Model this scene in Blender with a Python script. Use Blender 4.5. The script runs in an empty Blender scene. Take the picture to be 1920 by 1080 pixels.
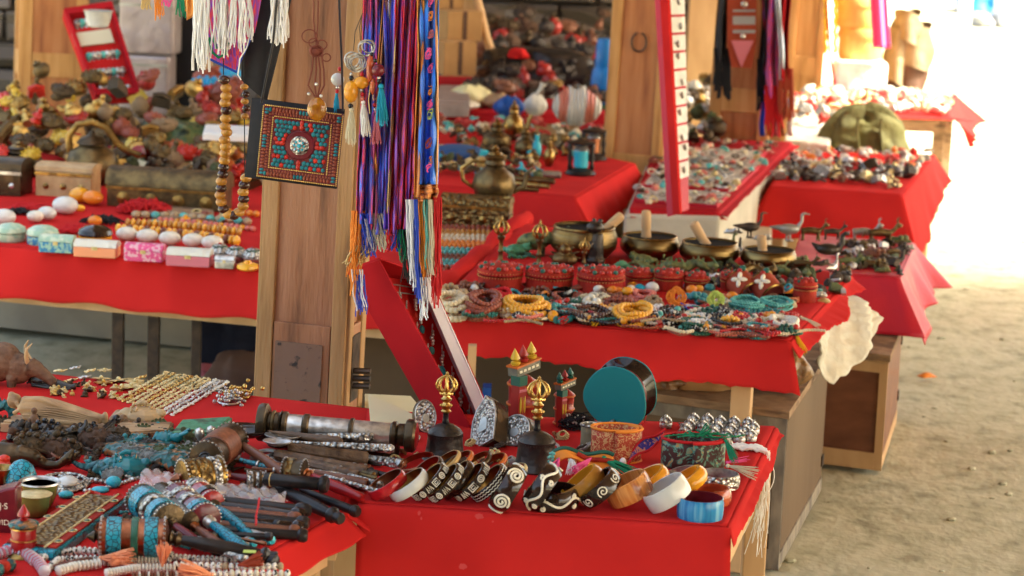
import bpy, math, random
from mathutils import Vector, Matrix, Euler
R_ = math.radians
sc = bpy.context.scene
COL = sc.collection
random.seed(7)
# ------------------------------------------------------------ camera
F = 4800.0
CAMZ = 1.65
PITCH, ROLL = 10.5, 2.3
cd = bpy.data.cameras.new('camera'); cam = bpy.data.objects.new('camera', cd); COL.objects.link(cam)
cam.location = (0, 0, CAMZ)
CR = Matrix.Rotation(R_(90-PITCH), 3, 'X') @ Matrix.Rotation(R_(ROLL), 3, 'Z')
cam.rotation_euler = CR.to_euler()
cd.sensor_width = 36; cd.lens = F/1920*36; cd.clip_end = 500; cd.clip_start = .05
cd.dof.use_dof = True; cd.dof.focus_distance = 4.55; cd.dof.aperture_fstop = 7.5
sc.camera = cam
# ------------------------------------------------------------ world, sun, exposure
SUN_EL, SUN_AZ = 50, 100          # azimuth: degrees from +Y towards +X
w = bpy.data.worlds.new("World"); sc.world = w; w.use_nodes = True
nt = w.node_tree; nt.nodes.clear()
sky = nt.nodes.new('ShaderNodeTexSky'); sky.sky_type = 'NISHITA'; sky.sun_disc = False
sky.sun_elevation = R_(SUN_EL); sky.sun_rotation = R_(SUN_AZ); sky.dust_density = 6; sky.air_density = .7; sky.ozone_density = 0.0
bg = nt.nodes.new('ShaderNodeBackground'); bg.inputs[1].default_value = .15
out = nt.nodes.new('ShaderNodeOutputWorld')
tint = nt.nodes.new('ShaderNodeMixRGB'); tint.blend_type = 'MULTIPLY'; tint.inputs[0].default_value = 1; tint.inputs[2].default_value = (.97, .95, .80, 1)   # the camera's daylight white balance
nt.links.new(sky.outputs[0], tint.inputs[1]); nt.links.new(tint.outputs[0], bg.inputs[0]); nt.links.new(bg.outputs[0], out.inputs[0])
sl = bpy.data.lights.new('sun', 'SUN'); sun = bpy.data.objects.new('sun', sl); COL.objects.link(sun)
sl.energy = 3.0; sl.angle = R_(.55); sl.color = (1, .95, .82)
sd = Vector((math.sin(R_(SUN_AZ))*math.cos(R_(SUN_EL)), math.cos(R_(SUN_AZ))*math.cos(R_(SUN_EL)), math.sin(R_(SUN_EL))))
sun.rotation_euler = sd.to_track_quat('Z', 'Y').to_euler(); sun.location = sd*20
vs = sc.view_settings; vs.view_transform = 'Standard'; vs.look = 'None'; vs.gamma = 1; vs.exposure = 2.98
sc.cycles.use_denoising = True; sc.cycles.max_bounces = 8; sc.cycles.diffuse_bounces = 5; sc.cycles.glossy_bounces = 3
sc.cycles.transparent_max_bounces = 12; sc.cycles.caustics_reflective = False; sc.cycles.caustics_refractive = False
sc.cycles.sample_clamp_indirect = 6
# ------------------------------------------------------------ pixel <-> world
def ray(px, py): return CR @ Vector(((px-960)/F, -(py-540)/F, -1))
def P(px, py, z):                 # point on the horizontal plane z seen at photo pixel px,py
    d = ray(px, py); return Vector((0, 0, CAMZ)) + d*((z-CAMZ)/d.z)
def Q(px, py, D):                 # point at distance D ahead seen at photo pixel px,py
    d = ray(px, py); return Vector((0, 0, CAMZ)) + d*(D/d.y)
def mpp(p): return (p.y)/F/1.0    # metres per photo pixel at p
# ------------------------------------------------------------ mesh builder
class MB:
    def __init__(s): s.v = []; s.f = []
    def add(s, vs, fs, M=None):
        b = len(s.v)
        s.v += [tuple(M @ Vector(a)) for a in vs] if M is not None else [tuple(a) for a in vs]
        s.f += [tuple(i+b for i in f) for f in fs]; return s
    def box(s, c, d, M=None):
        x, y, z = c; a, b, e = d[0]/2, d[1]/2, d[2]/2
        return s.hexa([(x-a,y-b,z-e),(x+a,y-b,z-e),(x+a,y+b,z-e),(x-a,y+b,z-e),(x-a,y-b,z+e),(x+a,y-b,z+e),(x+a,y+b,z+e),(x-a,y+b,z+e)], M)
    def hexa(s, p, M=None):
        return s.add(p, [(3,2,1,0),(4,5,6,7),(0,1,5,4),(1,2,6,5),(2,3,7,6),(3,0,4,7)], M)
    def prism(s, poly, h, M=None):    # poly in xy, from z=0 to h
        n = len(poly); vs = [(x,y,0) for x,y in poly]+[(x,y,h) for x,y in poly]
        return s.add(vs, [tuple(range(n-1,-1,-1)), tuple(range(n,2*n))]+[(i,(i+1)%n,(i+1)%n+n,i+n) for i in range(n)], M)
    def lathe(s, prof, seg=24, M=None, close=False):
        vs = []; fs = []
        n = len(prof)
        for r, z in prof:
            for k in range(seg):
                a = 2*math.pi*k/seg; vs.append((r*math.cos(a), r*math.sin(a), z))
        for i in range(n if close else n-1):
            j = (i+1) % n
            for k in range(seg):
                l = (k+1) % seg; fs.append((i*seg+k, i*seg+l, j*seg+l, j*seg+k))
        if not close:
            if prof[0][0] > 1e-6: fs.append(tuple(range(seg-1,-1,-1)))
            if prof[-1][0] > 1e-6: fs.append(tuple((n-1)*seg+k for k in range(seg)))
        return s.add(vs, fs, M)
    def tube(s, pts, r, seg=8, closed=False, flat=1.0, M=None):
        pts = [Vector(p) for p in pts]; n = len(pts)
        rr = r if isinstance(r, (list, tuple)) else [r]*n
        vs = []; fs = []
        up = None
        for i, p in enumerate(pts):
            t = (pts[(i+1) % n]-pts[i-1]) if closed else (pts[min(i+1,n-1)]-pts[max(i-1,0)])
            if t.length < 1e-9: t = Vector((0,0,1))
            t.normalize()
            if up is None:
                up = Vector((0,0,1)) if abs(t.z) < .9 else Vector((1,0,0))
            a = t.cross(up)
            if a.length < 1e-6: a = t.cross(Vector((1,0,0)))
            a.normalize(); b = a.cross(t).normalized(); up = b
            for k in range(seg):
                g = 2*math.pi*k/seg
                vs.append(p + a*math.cos(g)*rr[i] + b*math.sin(g)*rr[i]*flat)
        for i in range(n if closed else n-1):
            j = (i+1) % n
            for k in range(seg):
                l = (k+1) % seg; fs.append((i*seg+k, i*seg+l, j*seg+l, j*seg+k))
        if not closed:
            fs.append(tuple(range(seg-1,-1,-1))); fs.append(tuple((n-1)*seg+k for k in range(seg)))
        return s.add(vs, fs, M)
    def ball(s, c, r, seg=8, rings=5, sc=(1,1,1), M=None):
        vs = [(c[0], c[1], c[2]-r*sc[2])]
        for i in range(1, rings):
            a = math.pi*i/rings
            for k in range(seg):
                g = 2*math.pi*k/seg
                vs.append((c[0]+r*sc[0]*math.sin(a)*math.cos(g), c[1]+r*sc[1]*math.sin(a)*math.sin(g), c[2]-r*sc[2]*math.cos(a)))
        vs.append((c[0], c[1], c[2]+r*sc[2])); fs = []
        for k in range(seg):
            l = (k+1) % seg
            fs.append((0, 1+l, 1+k)); fs.append((len(vs)-1, 1+(rings-2)*seg+k, 1+(rings-2)*seg+l))
            for i in range(rings-2):
                fs.append((1+i*seg+k, 1+i*seg+l, 1+(i+1)*seg+l, 1+(i+1)*seg+k))
        return s.add(vs, fs, M)
    def grid(s, fn, nu, nv, M=None):
        vs = [fn(i/nu, j/nv) for j in range(nv+1) for i in range(nu+1)]
        fs = [(j*(nu+1)+i, j*(nu+1)+i+1, (j+1)*(nu+1)+i+1, (j+1)*(nu+1)+i) for j in range(nv) for i in range(nu)]
        return s.add(vs, fs, M)
    def build(s, name, m, parent=None, smooth=True, bevel=0, solid=0, angle=40, sub=0):
        me = bpy.data.meshes.new(name); me.from_pydata(s.v, [], s.f); me.update()
        if smooth:
            me.shade_smooth(); me.set_sharp_from_angle(angle=R_(angle))
        me.materials.append(MATS[m] if isinstance(m, str) else m)
        o = bpy.data.objects.new(name, me); COL.objects.link(o)
        if parent is not None: o.parent = parent
        if solid:
            k = o.modifiers.new('solid', 'SOLIDIFY'); k.thickness = solid; k.offset = -1
        if bevel:
            k = o.modifiers.new('bevel', 'BEVEL'); k.width = bevel; k.segments = 2; k.limit_method = 'ANGLE'
        if sub:
            k = o.modifiers.new('sub', 'SUBSURF'); k.levels = sub; k.render_levels = sub
        return o
def tag(o, label, cat, group=None, kind=None):
    o['label'] = label; o['category'] = cat
    if group: o['group'] = group
    if kind: o['kind'] = kind
    return o
def T(name, label, cat, loc, rz=0, group=None, rot=None, s=1):
    o = bpy.data.objects.new(name, None); COL.objects.link(o); o.empty_display_size = .05
    o.location = loc; o.rotation_euler = rot if rot is not None else (0, 0, rz); o.scale = (s, s, s)
    return tag(o, label, cat, group)
def struct(name, mb, m, **k):
    o = mb.build(name, m, **k); o['kind'] = 'structure'; return o
def stuff(o, kind='stuff'): o['kind'] = kind; return o
def copy_thing(root, loc, rz=None, label=None, group=None, rot=None, s=None, mats=None):
    c = root.copy(); COL.objects.link(c); c.location = loc
    if rz is not None: c.rotation_euler = (0, 0, rz)
    if rot is not None: c.rotation_euler = rot
    if s is not None: c.scale = (s, s, s)
    if label: c['label'] = label
    if group: c['group'] = group
    def rec(src, dst):
        for ch in [o for o in KIDS.get(src.name, [])] or list(src.children):
            d = ch.copy(); COL.objects.link(d); d.parent = dst
            if mats and ch.data.materials[0].name in mats:
                d.data = ch.data.copy(); d.data.materials[0] = MATS[mats[ch.data.materials[0].name]]
            rec(ch, d)
    rec(root, c); return c
KIDS = {}
def frame(p1, p2, z, dz=0):        # origin, length, heading of the line between two photo pixels on plane z
    a = P(*p1, z); b = P(*p2, z); d = b-a
    return a+Vector((0,0,dz)), d.length, math.atan2(d.y, d.x)
def ring(r, n, a0=0, a1=2*math.pi): return [(r*math.cos(a0+(a1-a0)*k/n), r*math.sin(a0+(a1-a0)*k/n)) for k in range(n)]
# ------------------------------------------------------------ materials
MATS = {}
def _ramp(nt, stops):
    n = nt.nodes.new('ShaderNodeValToRGB'); e = n.color_ramp.elements
    while len(e) < len(stops): e.new(.5)
    for i, (p, c) in enumerate(stops):
        e[i].position = p; e[i].color = (*c, 1)
    return n
def mat(name, col, rough=.6, metal=0, tex='noise', scale=30, col2=None, col3=None, lo=.35, hi=.65, stretch=(1,1,1), bump=0, bscale=None, btex=None,
        coat=0, spec=.32, trans=0, sheen=0, alpha=1, dist=0, detail=4, rvar=0, emit=0, rot=(0,0,0)):
    m = bpy.data.materials.new(name); m.use_nodes = True; nt = m.node_tree; L = nt.links.new
    b = nt.nodes['Principled BSDF']
    def inp(k, v):
        if k in b.inputs: b.inputs[k].default_value = v
    inp('Base Color', (*col, 1)); inp('Roughness', rough); inp('Metallic', metal); inp('Coat Weight', coat*.5); inp('Coat Roughness', .08)
    inp('Specular IOR Level', spec); inp('Transmission Weight', trans); inp('Sheen Weight', sheen); inp('Alpha', alpha)
    tc = nt.nodes.new('ShaderNodeTexCoord'); mp = nt.nodes.new('ShaderNodeMapping'); L(tc.outputs['Object'], mp.inputs[0])
    mp.inputs['Scale'].default_value = stretch; mp.inputs['Rotation'].default_value = rot
    def tx(kind, s):
        if kind == 'noise':
            n = nt.nodes.new('ShaderNodeTexNoise'); n.inputs['Scale'].default_value = s; n.inputs['Detail'].default_value = detail; n.inputs['Distortion'].default_value = dist
            o = n.outputs[0]
        elif kind == 'vor':
            n = nt.nodes.new('ShaderNodeTexVoronoi'); n.inputs['Scale'].default_value = s; o = n.outputs['Distance']
        elif kind == 'edge':
            n = nt.nodes.new('ShaderNodeTexVoronoi'); n.feature = 'DISTANCE_TO_EDGE'; n.inputs['Scale'].default_value = s; o = n.outputs['Distance']
        elif kind == 'wave':
            n = nt.nodes.new('ShaderNodeTexWave'); n.inputs['Scale'].default_value = s; n.inputs['Distortion'].default_value = dist; n.inputs['Detail'].default_value = detail; o = n.outputs['Fac'] if 'Fac' in n.outputs else n.outputs[1]
        elif kind == 'cell':
            n = nt.nodes.new('ShaderNodeTexVoronoi'); n.inputs['Scale'].default_value = s; r = nt.nodes.new('ShaderNodeSeparateColor'); L(n.outputs['Color'], r.inputs[0]); L(mp.outputs[0], n.inputs['Vector']); return r.outputs[0]
        L(mp.outputs[0], n.inputs['Vector']); return o
    if col2 is not None:
        st = [(lo, col), (hi, col2)] if col3 is None else [(lo, col), ((lo+hi)/2, col2), (hi, col3)]
        t = tx(tex, scale); rp = _ramp(nt, st); L(t, rp.inputs[0]); L(rp.outputs[0], b.inputs['Base Color'])
        if rvar:
            mm = nt.nodes.new('ShaderNodeMath'); mm.operation = 'MULTIPLY_ADD'; mm.inputs[1].default_value = rvar; mm.inputs[2].default_value = rough-rvar/2; L(t, mm.inputs[0]); L(mm.outputs[0], b.inputs['Roughness'])
    if bump:
        t = tx(btex or tex, bscale or scale); bp = nt.nodes.new('ShaderNodeBump'); bp.inputs['Strength'].default_value = min(1, bump); bp.inputs['Distance'].default_value = .25/(bscale or scale)*max(1, bump)
        L(t, bp.inputs['Height']); L(bp.outputs[0], b.inputs['Normal'])
    if emit:
        inp('Emission Color', (*col, 1)); inp('Emission Strength', emit)
    MATS[name] = m; return m
mat('ground', (.31,.295,.20), .95, col2=(.45,.435,.30), col3=(.52,.50,.36), scale=13, lo=.30, hi=.60, detail=14, bump=.7, bscale=38, stretch=(1,.8,1))
mat('red_cloth', (.54,.022,.020), .9, col2=(.45,.017,.016), scale=5, bump=.1, bscale=900, detail=2, spec=.06)
mat('deep_red_cloth', (.40,.012,.018), .85, col2=(.33,.01,.015), scale=6, bump=.1, bscale=900, detail=2, spec=.08)
mat('crimson_sheen', (.50,.012,.025), .5, col2=(.42,.01,.03), scale=6, bump=.3, bscale=60, spec=.3)
mat('post_wood', (.19,.10,.042), .65, col2=(.36,.205,.085), col3=(.43,.25,.115), scale=13, stretch=(3,3,.3), lo=.28, hi=.66, bump=.6, bscale=60, detail=6, coat=.1)
mat('panel_wood', (.13,.058,.032), .6, col2=(.33,.15,.075), col3=(.39,.195,.11), scale=11, stretch=(3,3,.35), lo=.28, hi=.70, bump=.6, bscale=60, detail=7, coat=.15)
mat('pale_wood', (.50,.30,.14), .6, col2=(.60,.38,.19), scale=16, stretch=(1,1,.3), bump=.2, detail=6)
mat('ochre_wood', (.34,.15,.045), .6, col2=(.50,.25,.075), col3=(.58,.31,.11), scale=13, stretch=(3,3,.3), lo=.28, hi=.66, bump=.4, bscale=60, detail=6)
mat('russet_panel', (.26,.085,.032), .6, col2=(.42,.16,.055), col3=(.48,.21,.08), scale=11, stretch=(3,3,.35), lo=.28, hi=.70, bump=.4, bscale=60, detail=7)
mat('deep_turquoise', (.008,.13,.165), .35, col2=(.015,.19,.22), scale=60, coat=.3)
mat('worn_panel', (.20,.12,.085), .7, col2=(.035,.03,.028), scale=45, lo=.58, hi=.66, bump=.5)
mat('old_board', (.22,.13,.07), .75, col2=(.32,.20,.11), col3=(.13,.075,.04), scale=10, stretch=(1,1,5), bump=.3, detail=6)
mat('grey_batten', (.30,.25,.18), .8, col2=(.12,.10,.08), scale=25, stretch=(1,1,.4), bump=.4, detail=6)
mat('brown_ply', (.115,.072,.038), .7, spec=.2, col2=(.15,.095,.052), scale=4, stretch=(1,1,.3), bump=.1, detail=6)
mat('mahogany', (.15,.055,.028), .5, col2=(.23,.09,.045), scale=18, stretch=(.3,1,1), coat=.3)
mat('black_wood', (.008,.007,.008), .38, spec=.25, col2=(.025,.018,.015), scale=20, coat=.3)
mat('carved_wood', (.10,.055,.03), .5, col2=(.19,.115,.065), scale=60, stretch=(.25,1,1), bump=1.6, bscale=90, coat=.15, detail=6)
mat('concrete', (.36,.31,.23), .9, col2=(.26,.22,.17), scale=5, bump=.3, bscale=50, detail=8)
mat('pale_concrete', (.52,.47,.37), .9, col2=(.40,.36,.28), scale=6, bump=.3, bscale=60, detail=8)
mat('stone', (.11,.09,.075), .95, tex='cell', scale=3.2, col2=(.22,.18,.15), lo=.1, hi=.9, stretch=(1,1,2.2), bump=2.5, btex='edge', bscale=3.2)
mat('iron', (.05,.04,.035), .5, metal=.7, col2=(.10,.07,.05), scale=40, bump=.4)
mat('brass', (.42,.26,.075), .32, metal=1, col2=(.16,.095,.035), scale=38, rvar=.25, bump=.3, bscale=120)
mat('old_brass', (.19,.125,.05), .42, metal=.9, col2=(.08,.055,.028), scale=30, rvar=.25, bump=.5, bscale=110)
mat('carved_brass', (.30,.19,.065), .4, metal=.9, tex='vor', col2=(.10,.06,.025), scale=110, lo=.2, hi=.8, bump=2.2, btex='vor', bscale=110)
mat('gold', (.72,.48,.15), .3, metal=1, col2=(.45,.28,.08), scale=60, bump=.6, bscale=200)
mat('pale_gold', (.80,.66,.34), .4, metal=.45, col2=(.50,.38,.15), scale=60, bump=.6, bscale=200)
mat('silver', (.66,.64,.60), .32, metal=.75, col2=(.30,.28,.26), scale=60, rvar=.2, bump=.4, bscale=160)
mat('carved_silver', (.70,.67,.60), .33, metal=.75, tex='vor', col2=(.05,.045,.04), scale=170, lo=.3, hi=.85, bump=2.6, btex='vor', bscale=170)
mat('pewter', (.42,.41,.38), .38, metal=.7, col2=(.20,.19,.17), scale=25, stretch=(.3,1,1), bump=.25)
mat('bell_metal', (.045,.04,.036), .38, metal=.75, col2=(.075,.06,.05), scale=30, bump=.6, bscale=90)
mat('bronze', (.10,.065,.035), .35, metal=.8, col2=(.05,.035,.02), scale=30, bump=.5, bscale=90)
mat('copper', (.36,.14,.07), .3, metal=1, col2=(.20,.07,.035), scale=40, bump=.5, bscale=150)
mat('singing_brass', (.24,.155,.055), .33, metal=1, col2=(.10,.065,.03), scale=14, stretch=(.3,.3,3), rvar=.2, bump=.3, bscale=60)
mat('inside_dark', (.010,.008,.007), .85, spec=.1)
mat('verdigris', (.07,.13,.055), .5, metal=.4, col2=(.16,.17,.06), col3=(.04,.055,.03), scale=35, bump=1, bscale=90)
mat('green_patina', (.05,.20,.10), .5, metal=.2, col2=(.08,.30,.17), col3=(.05,.10,.06), scale=40, bump=1, bscale=90)
mat('turquoise', (.015,.30,.40), .32, tex='edge', col2=(.03,.42,.52), scale=150, lo=.02, hi=.05, coat=.4, bump=.3, btex='edge', bscale=150)
mat('cracked_turquoise', (.006,.010,.012), .3, tex='edge', col2=(.012,.27,.37), scale=130, lo=.03, hi=.09, coat=.5, stretch=(1,1,1))
mat('teal', (.008,.15,.18), .22, col2=(.012,.20,.22), scale=20, coat=.4, bump=.2, bscale=60)
mat('carved_teal', (.012,.12,.13), .35, tex='vor', col2=(.006,.05,.06), scale=100, lo=.3, hi=.8, coat=.2, bump=2.4, btex='vor', bscale=100)
mat('mixed_teal', (.012,.12,.12), .45, tex='cell', col2=(.015,.045,.04), col3=(.30,.14,.05), scale=120, lo=.3, hi=.85, coat=.3, bump=2.6, btex='vor', bscale=85)
mat('drum_teal', (.005,.17,.19), .6, col2=(.006,.19,.21), scale=8, spec=.35)
mat('coral', (.55,.030,.014), .35, col2=(.38,.015,.010), scale=50, coat=.25)
mat('coral_panel', (.40,.030,.016), .7, spec=.15, col2=(.24,.018,.010), scale=60, bump=1, bscale=160)
mat('lacquer_red', (.33,.010,.012), .28, col2=(.24,.008,.010), scale=20, coat=.6)
mat('maroon', (.10,.006,.012), .3, col2=(.16,.012,.02), scale=30, coat=.5)
mat('amber', (.78,.36,.02), .2, col2=(.62,.24,.015), scale=30, coat=.6, trans=.0)
mat('clear_amber', (.75,.32,.02), .08, coat=.8, trans=.55, col2=(.5,.15,.01), scale=60)
mat('honey_bead', (.85,.45,.04), .3, col2=(.75,.36,.03), scale=50, coat=.4)
mat('gold_bead', (.50,.24,.035), .3, col2=(.36,.15,.02), scale=40, coat=.5)
mat('dark_bead', (.035,.012,.008), .2, coat=.6, col2=(.06,.02,.01), scale=30)
mat('brown_bead', (.14,.045,.022), .45, col2=(.22,.08,.04), scale=120, coat=.2)
mat('rust_bead', (.30,.07,.035), .45, col2=(.22,.05,.025), scale=90, coat=.2)
mat('cream_bead', (.68,.60,.42), .45, col2=(.56,.47,.30), scale=60, coat=.15)
mat('tan_bead', (.45,.33,.19), .5, col2=(.30,.20,.10), scale=80)
mat('white_bead', (.75,.72,.62), .35, col2=(.62,.58,.46), scale=60, coat=.2)
mat('bone', (.66,.60,.46), .45, col2=(.60,.54,.40), scale=60, bump=.3, bscale=200)
mat('bone_speckled', (.78,.74,.64), .5, tex='noise', col2=(.02,.018,.015), scale=230, lo=.57, hi=.60, detail=1)
mat('teal_bead', (.02,.17,.19), .35, col2=(.03,.25,.26), scale=60, coat=.3)
mat('sea_bead', (.05,.28,.26), .4, col2=(.14,.50,.44), scale=60, coat=.2)
mat('blue_bead', (.01,.30,.55), .35, coat=.4)
mat('navy_bead', (.012,.05,.10), .3, col2=(.03,.14,.18), scale=50, coat=.4)
mat('green_bead', (.012,.07,.045), .35, col2=(.02,.12,.08), scale=60, coat=.3)
mat('black_bead', (.008,.008,.010), .22, coat=.5)
mat('speckled_bead', (.01,.01,.012), .3, col2=(.7,.68,.6), scale=160, lo=.55, hi=.6, detail=1, coat=.3)
mat('red_bead', (.48,.012,.015), .3, coat=.4)
mat('pink_bead', (.60,.16,.12), .4, coat=.2)
mat('orange_bead', (.72,.22,.02), .3, coat=.5)
mat('lime_thread', (.50,.62,.14), .8)
mat('orange_thread', (.75,.24,.03), .8)
mat('yellow_thread', (.80,.48,.02), .8)
mat('peach_thread', (.80,.32,.16), .85)
mat('white_thread', (.80,.78,.74), .85)
mat('cream_thread', (.60,.54,.38), .85)
mat('green_thread', (.008,.22,.10), .75)
mat('red_thread', (.50,.012,.015), .8)
mat('rust_thread', (.32,.05,.02), .8)
mat('pink_thread', (.80,.10,.30), .8)
mat('rose_thread', (.55,.16,.20), .85)
mat('blue_thread', (.02,.06,.45), .6)
mat('cyan_thread', (.01,.28,.42), .75)
mat('black_thread', (.008,.008,.01), .7)
mat('silver_thread', (.50,.52,.60), .4, metal=.3)
mat('gold_thread', (.55,.38,.15), .45, metal=.3)
mat('brown_thread', (.16,.035,.02), .7)
mat('black_cloth', (.012,.012,.015), .75, col2=(.02,.02,.025), scale=20, bump=.2, bscale=400)
mat('striped_cloth', (.78,.05,.09), .6, tex='wave', col2=(.30,.12,.55), scale=28, lo=.45, hi=.55, dist=3, bump=.4, bscale=200, btex='noise')
mat('magenta_cloth', (.80,.05,.10), .6, tex='noise', col2=(.25,.06,.55), scale=60, stretch=(6,6,.5), lo=.45, hi=.6, bump=.8, bscale=150, sheen=.3)
mat('blue_silk', (.04,.17,.90), .5, tex='noise', col2=(.45,.06,.50), scale=45, stretch=(6,6,.6), lo=.48, hi=.62, bump=.8, bscale=120, sheen=.3)
mat('orange_silk', (.80,.32,.04), .5, col2=(.50,.15,.02), scale=40, stretch=(4,4,.6), bump=.6, bscale=120, sheen=.3)
mat('blue_brocade', (.01,.16,.78), .5, col2=(.02,.22,.85), scale=20, bump=.4, bscale=150, sheen=.3)
mat('orange_brocade', (.72,.26,.04), .7, col2=(.62,.14,.05), tex='vor', scale=160, lo=.3, hi=.5, bump=.8, bscale=200)
mat('rust_brocade', (.42,.05,.02), .55, col2=(.60,.35,.14), tex='noise', scale=140, lo=.5, hi=.56, dist=2, bump=.8, bscale=200)
mat('dark_brocade', (.06,.02,.015), .55, col2=(.10,.30,.22), col3=(.40,.25,.08), tex='noise', scale=48, lo=.50, hi=.68, dist=2.5, bump=.4, bscale=200)
mat('indigo_brocade', (.03,.02,.20), .5, col2=(.55,.20,.12), tex='noise', scale=50, lo=.50, hi=.55, dist=4, bump=.4, bscale=200)
mat('orange_cloth', (.78,.26,.03), .7, col2=(.72,.20,.02), scale=30, bump=.3, bscale=300)
mat('wrap', (.78,.76,.72), .10, alpha=.42, coat=1, spec=.8, bump=3, bscale=40, detail=5)
mat('pale_plastic', (.72,.70,.60), .3, alpha=.9, bump=1.5, bscale=25, coat=.3)
mat('yellow_plastic', (.72,.66,.36), .3, bump=1.5, bscale=25, coat=.3)
mat('blue_plastic', (.01,.07,.30), .35, bump=1.2, bscale=25)
mat('striped_plastic', (.78,.72,.62), .35, tex='wave', col2=(.75,.20,.12), scale=3, lo=.65, hi=.85, dist=2, bump=1.2, bscale=20)
mat('blue_bottle', (.01,.17,.50), .3, coat=.3)
mat('brown_plastic', (.30,.17,.07), .22, col2=(.15,.07,.03), scale=18, bump=2.5, bscale=14, coat=.5)
mat('card', (.70,.64,.38), .8, col2=(.66,.60,.35), scale=9)
mat('cardboard', (.40,.22,.08), .8, col2=(.32,.17,.06), scale=8)
mat('white_card', (.88,.88,.90), .6)
mat('tin_trunk', (.36,.30,.29), .45, metal=.5, col2=(.27,.21,.20), scale=6, bump=.5, bscale=12)
mat('black_box', (.010,.010,.012), .4)
mat('white_enamel', (.62,.62,.58), .25, coat=.6, col2=(.54,.55,.52), scale=30)
mat('striped_orange', (.50,.15,.03), .22, tex='noise', col2=(.68,.30,.08), col3=(.32,.08,.02), scale=9, stretch=(8,8,.6), lo=.35, hi=.65, coat=.6)
mat('striped_blue', (.008,.10,.30), .2, tex='noise', col2=(.02,.24,.50), col3=(.16,.42,.60), scale=9, stretch=(8,8,.5), lo=.38, hi=.68, coat=.6)
mat('red_enamel', (.50,.014,.02), .22, tex='noise', col2=(.36,.01,.015), scale=60, coat=.6)
mat('agate', (.50,.10,.03), .2, coat=.6, col2=(.35,.05,.02), scale=40)
mat('horn', (.009,.005,.004), .12, spec=.25, coat=.7, col2=(.03,.014,.010), scale=20)
mat('inlay', (.80,.74,.58), .3, coat=.4)
mat('inlay_tan', (.60,.36,.14), .3, coat=.4)
mat('resin_tan', (.33,.20,.10), .5, col2=(.44,.29,.15), col3=(.20,.11,.05), scale=26, stretch=(.4,1,1), bump=1.2, bscale=70, detail=6)
mat('resin_cream', (.52,.36,.18), .45, col2=(.38,.24,.11), scale=22, bump=.4, bscale=60)
mat('resin_brown', (.10,.05,.028), .6, col2=(.17,.09,.05), col3=(.06,.028,.015), scale=40, bump=1.4, bscale=110, detail=7)
mat('resin_black', (.014,.012,.010), .25, col2=(.035,.028,.02), scale=26, bump=.9, bscale=60, coat=.4)
mat('painted_red', (.28,.02,.015), .4, col2=(.35,.02,.015), scale=30, coat=.3)
mat('painted_yellow', (.55,.36,.03), .4, coat=.3)
mat('painted_green', (.01,.10,.07), .4, coat=.3)
mat('painted_orange', (.50,.12,.02), .4, coat=.3)
mat('painted_grey', (.10,.10,.08), .5, col2=(.2,.19,.14), scale=60, coat=.3)
mat('green_glass', (.22,.25,.06), .15, metal=.2, col2=(.16,.18,.05), scale=40, coat=.5)
mat('blue_paint', (.03,.20,.40), .4, tex='noise', col2=(.30,.50,.40), scale=90, lo=.45, hi=.55, coat=.4)
mat('pink_paint', (.68,.07,.22), .35, tex='noise', col2=(.72,.40,.45), scale=90, lo=.5, hi=.56, coat=.4)
mat('mint_paint', (.30,.46,.34), .35, col2=(.52,.60,.45), scale=60, lo=.45, hi=.6, coat=.5)
mat('olive_canvas', (.16,.15,.05), .8, col2=(.10,.095,.035), scale=9, bump=.8, bscale=14)
mat('khaki_cloth', (.26,.21,.12), .85, col2=(.16,.12,.07), scale=8, bump=.8, bscale=16)
mat('brown_cloth', (.10,.05,.03), .85, col2=(.07,.035,.02), scale=8)
mat('basket', (.62,.40,.12), .7, tex='wave', col2=(.45,.26,.07), scale=12, lo=.3, hi=.7, bump=1, stretch=(0,0,1))
mat('white_sack', (.75,.74,.70), .7, bump=.8, bscale=5)
mat('tarp_blue', (.01,.14,.60), .5, bump=.6, bscale=4)
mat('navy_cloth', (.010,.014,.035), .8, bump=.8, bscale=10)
mat('mauve_cloth', (.17,.10,.075), .8, col2=(.13,.07,.06), scale=6)
mat('hide', (.62,.59,.50), .85, col2=(.60,.54,.42), scale=30, bump=1, bscale=45, detail=8)
mat('orange_peel', (.75,.22,.02), .6)
mat('grey_paint', (.28,.28,.29), .7)
mat('jean_blue', (.03,.08,.20), .8, bump=.6, bscale=14)
mat('jewel_card', (.66,.60,.50), .6, tex='cell', col2=(.10,.07,.05), scale=90, lo=.3, hi=.9, bump=1.5, btex='vor', bscale=90)
# ------------------------------------------------------------ ground
def ground_z(x, y): return .012*math.sin(x*2.3+y*1.1)*math.sin(y*1.7-x*.6)+.006*math.sin(x*7.1)*math.sin(y*6.3)
g = MB(); g.grid(lambda u, v: ((-12+34*u), (2+23*v), ground_z(-12+34*u, 2+23*v)-.012), 240, 200); struct('ground', g, 'ground')
g = MB(); g.box((0, 60, -.12), (400, 400, .12)); struct('terrain', g, 'ground')
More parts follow.
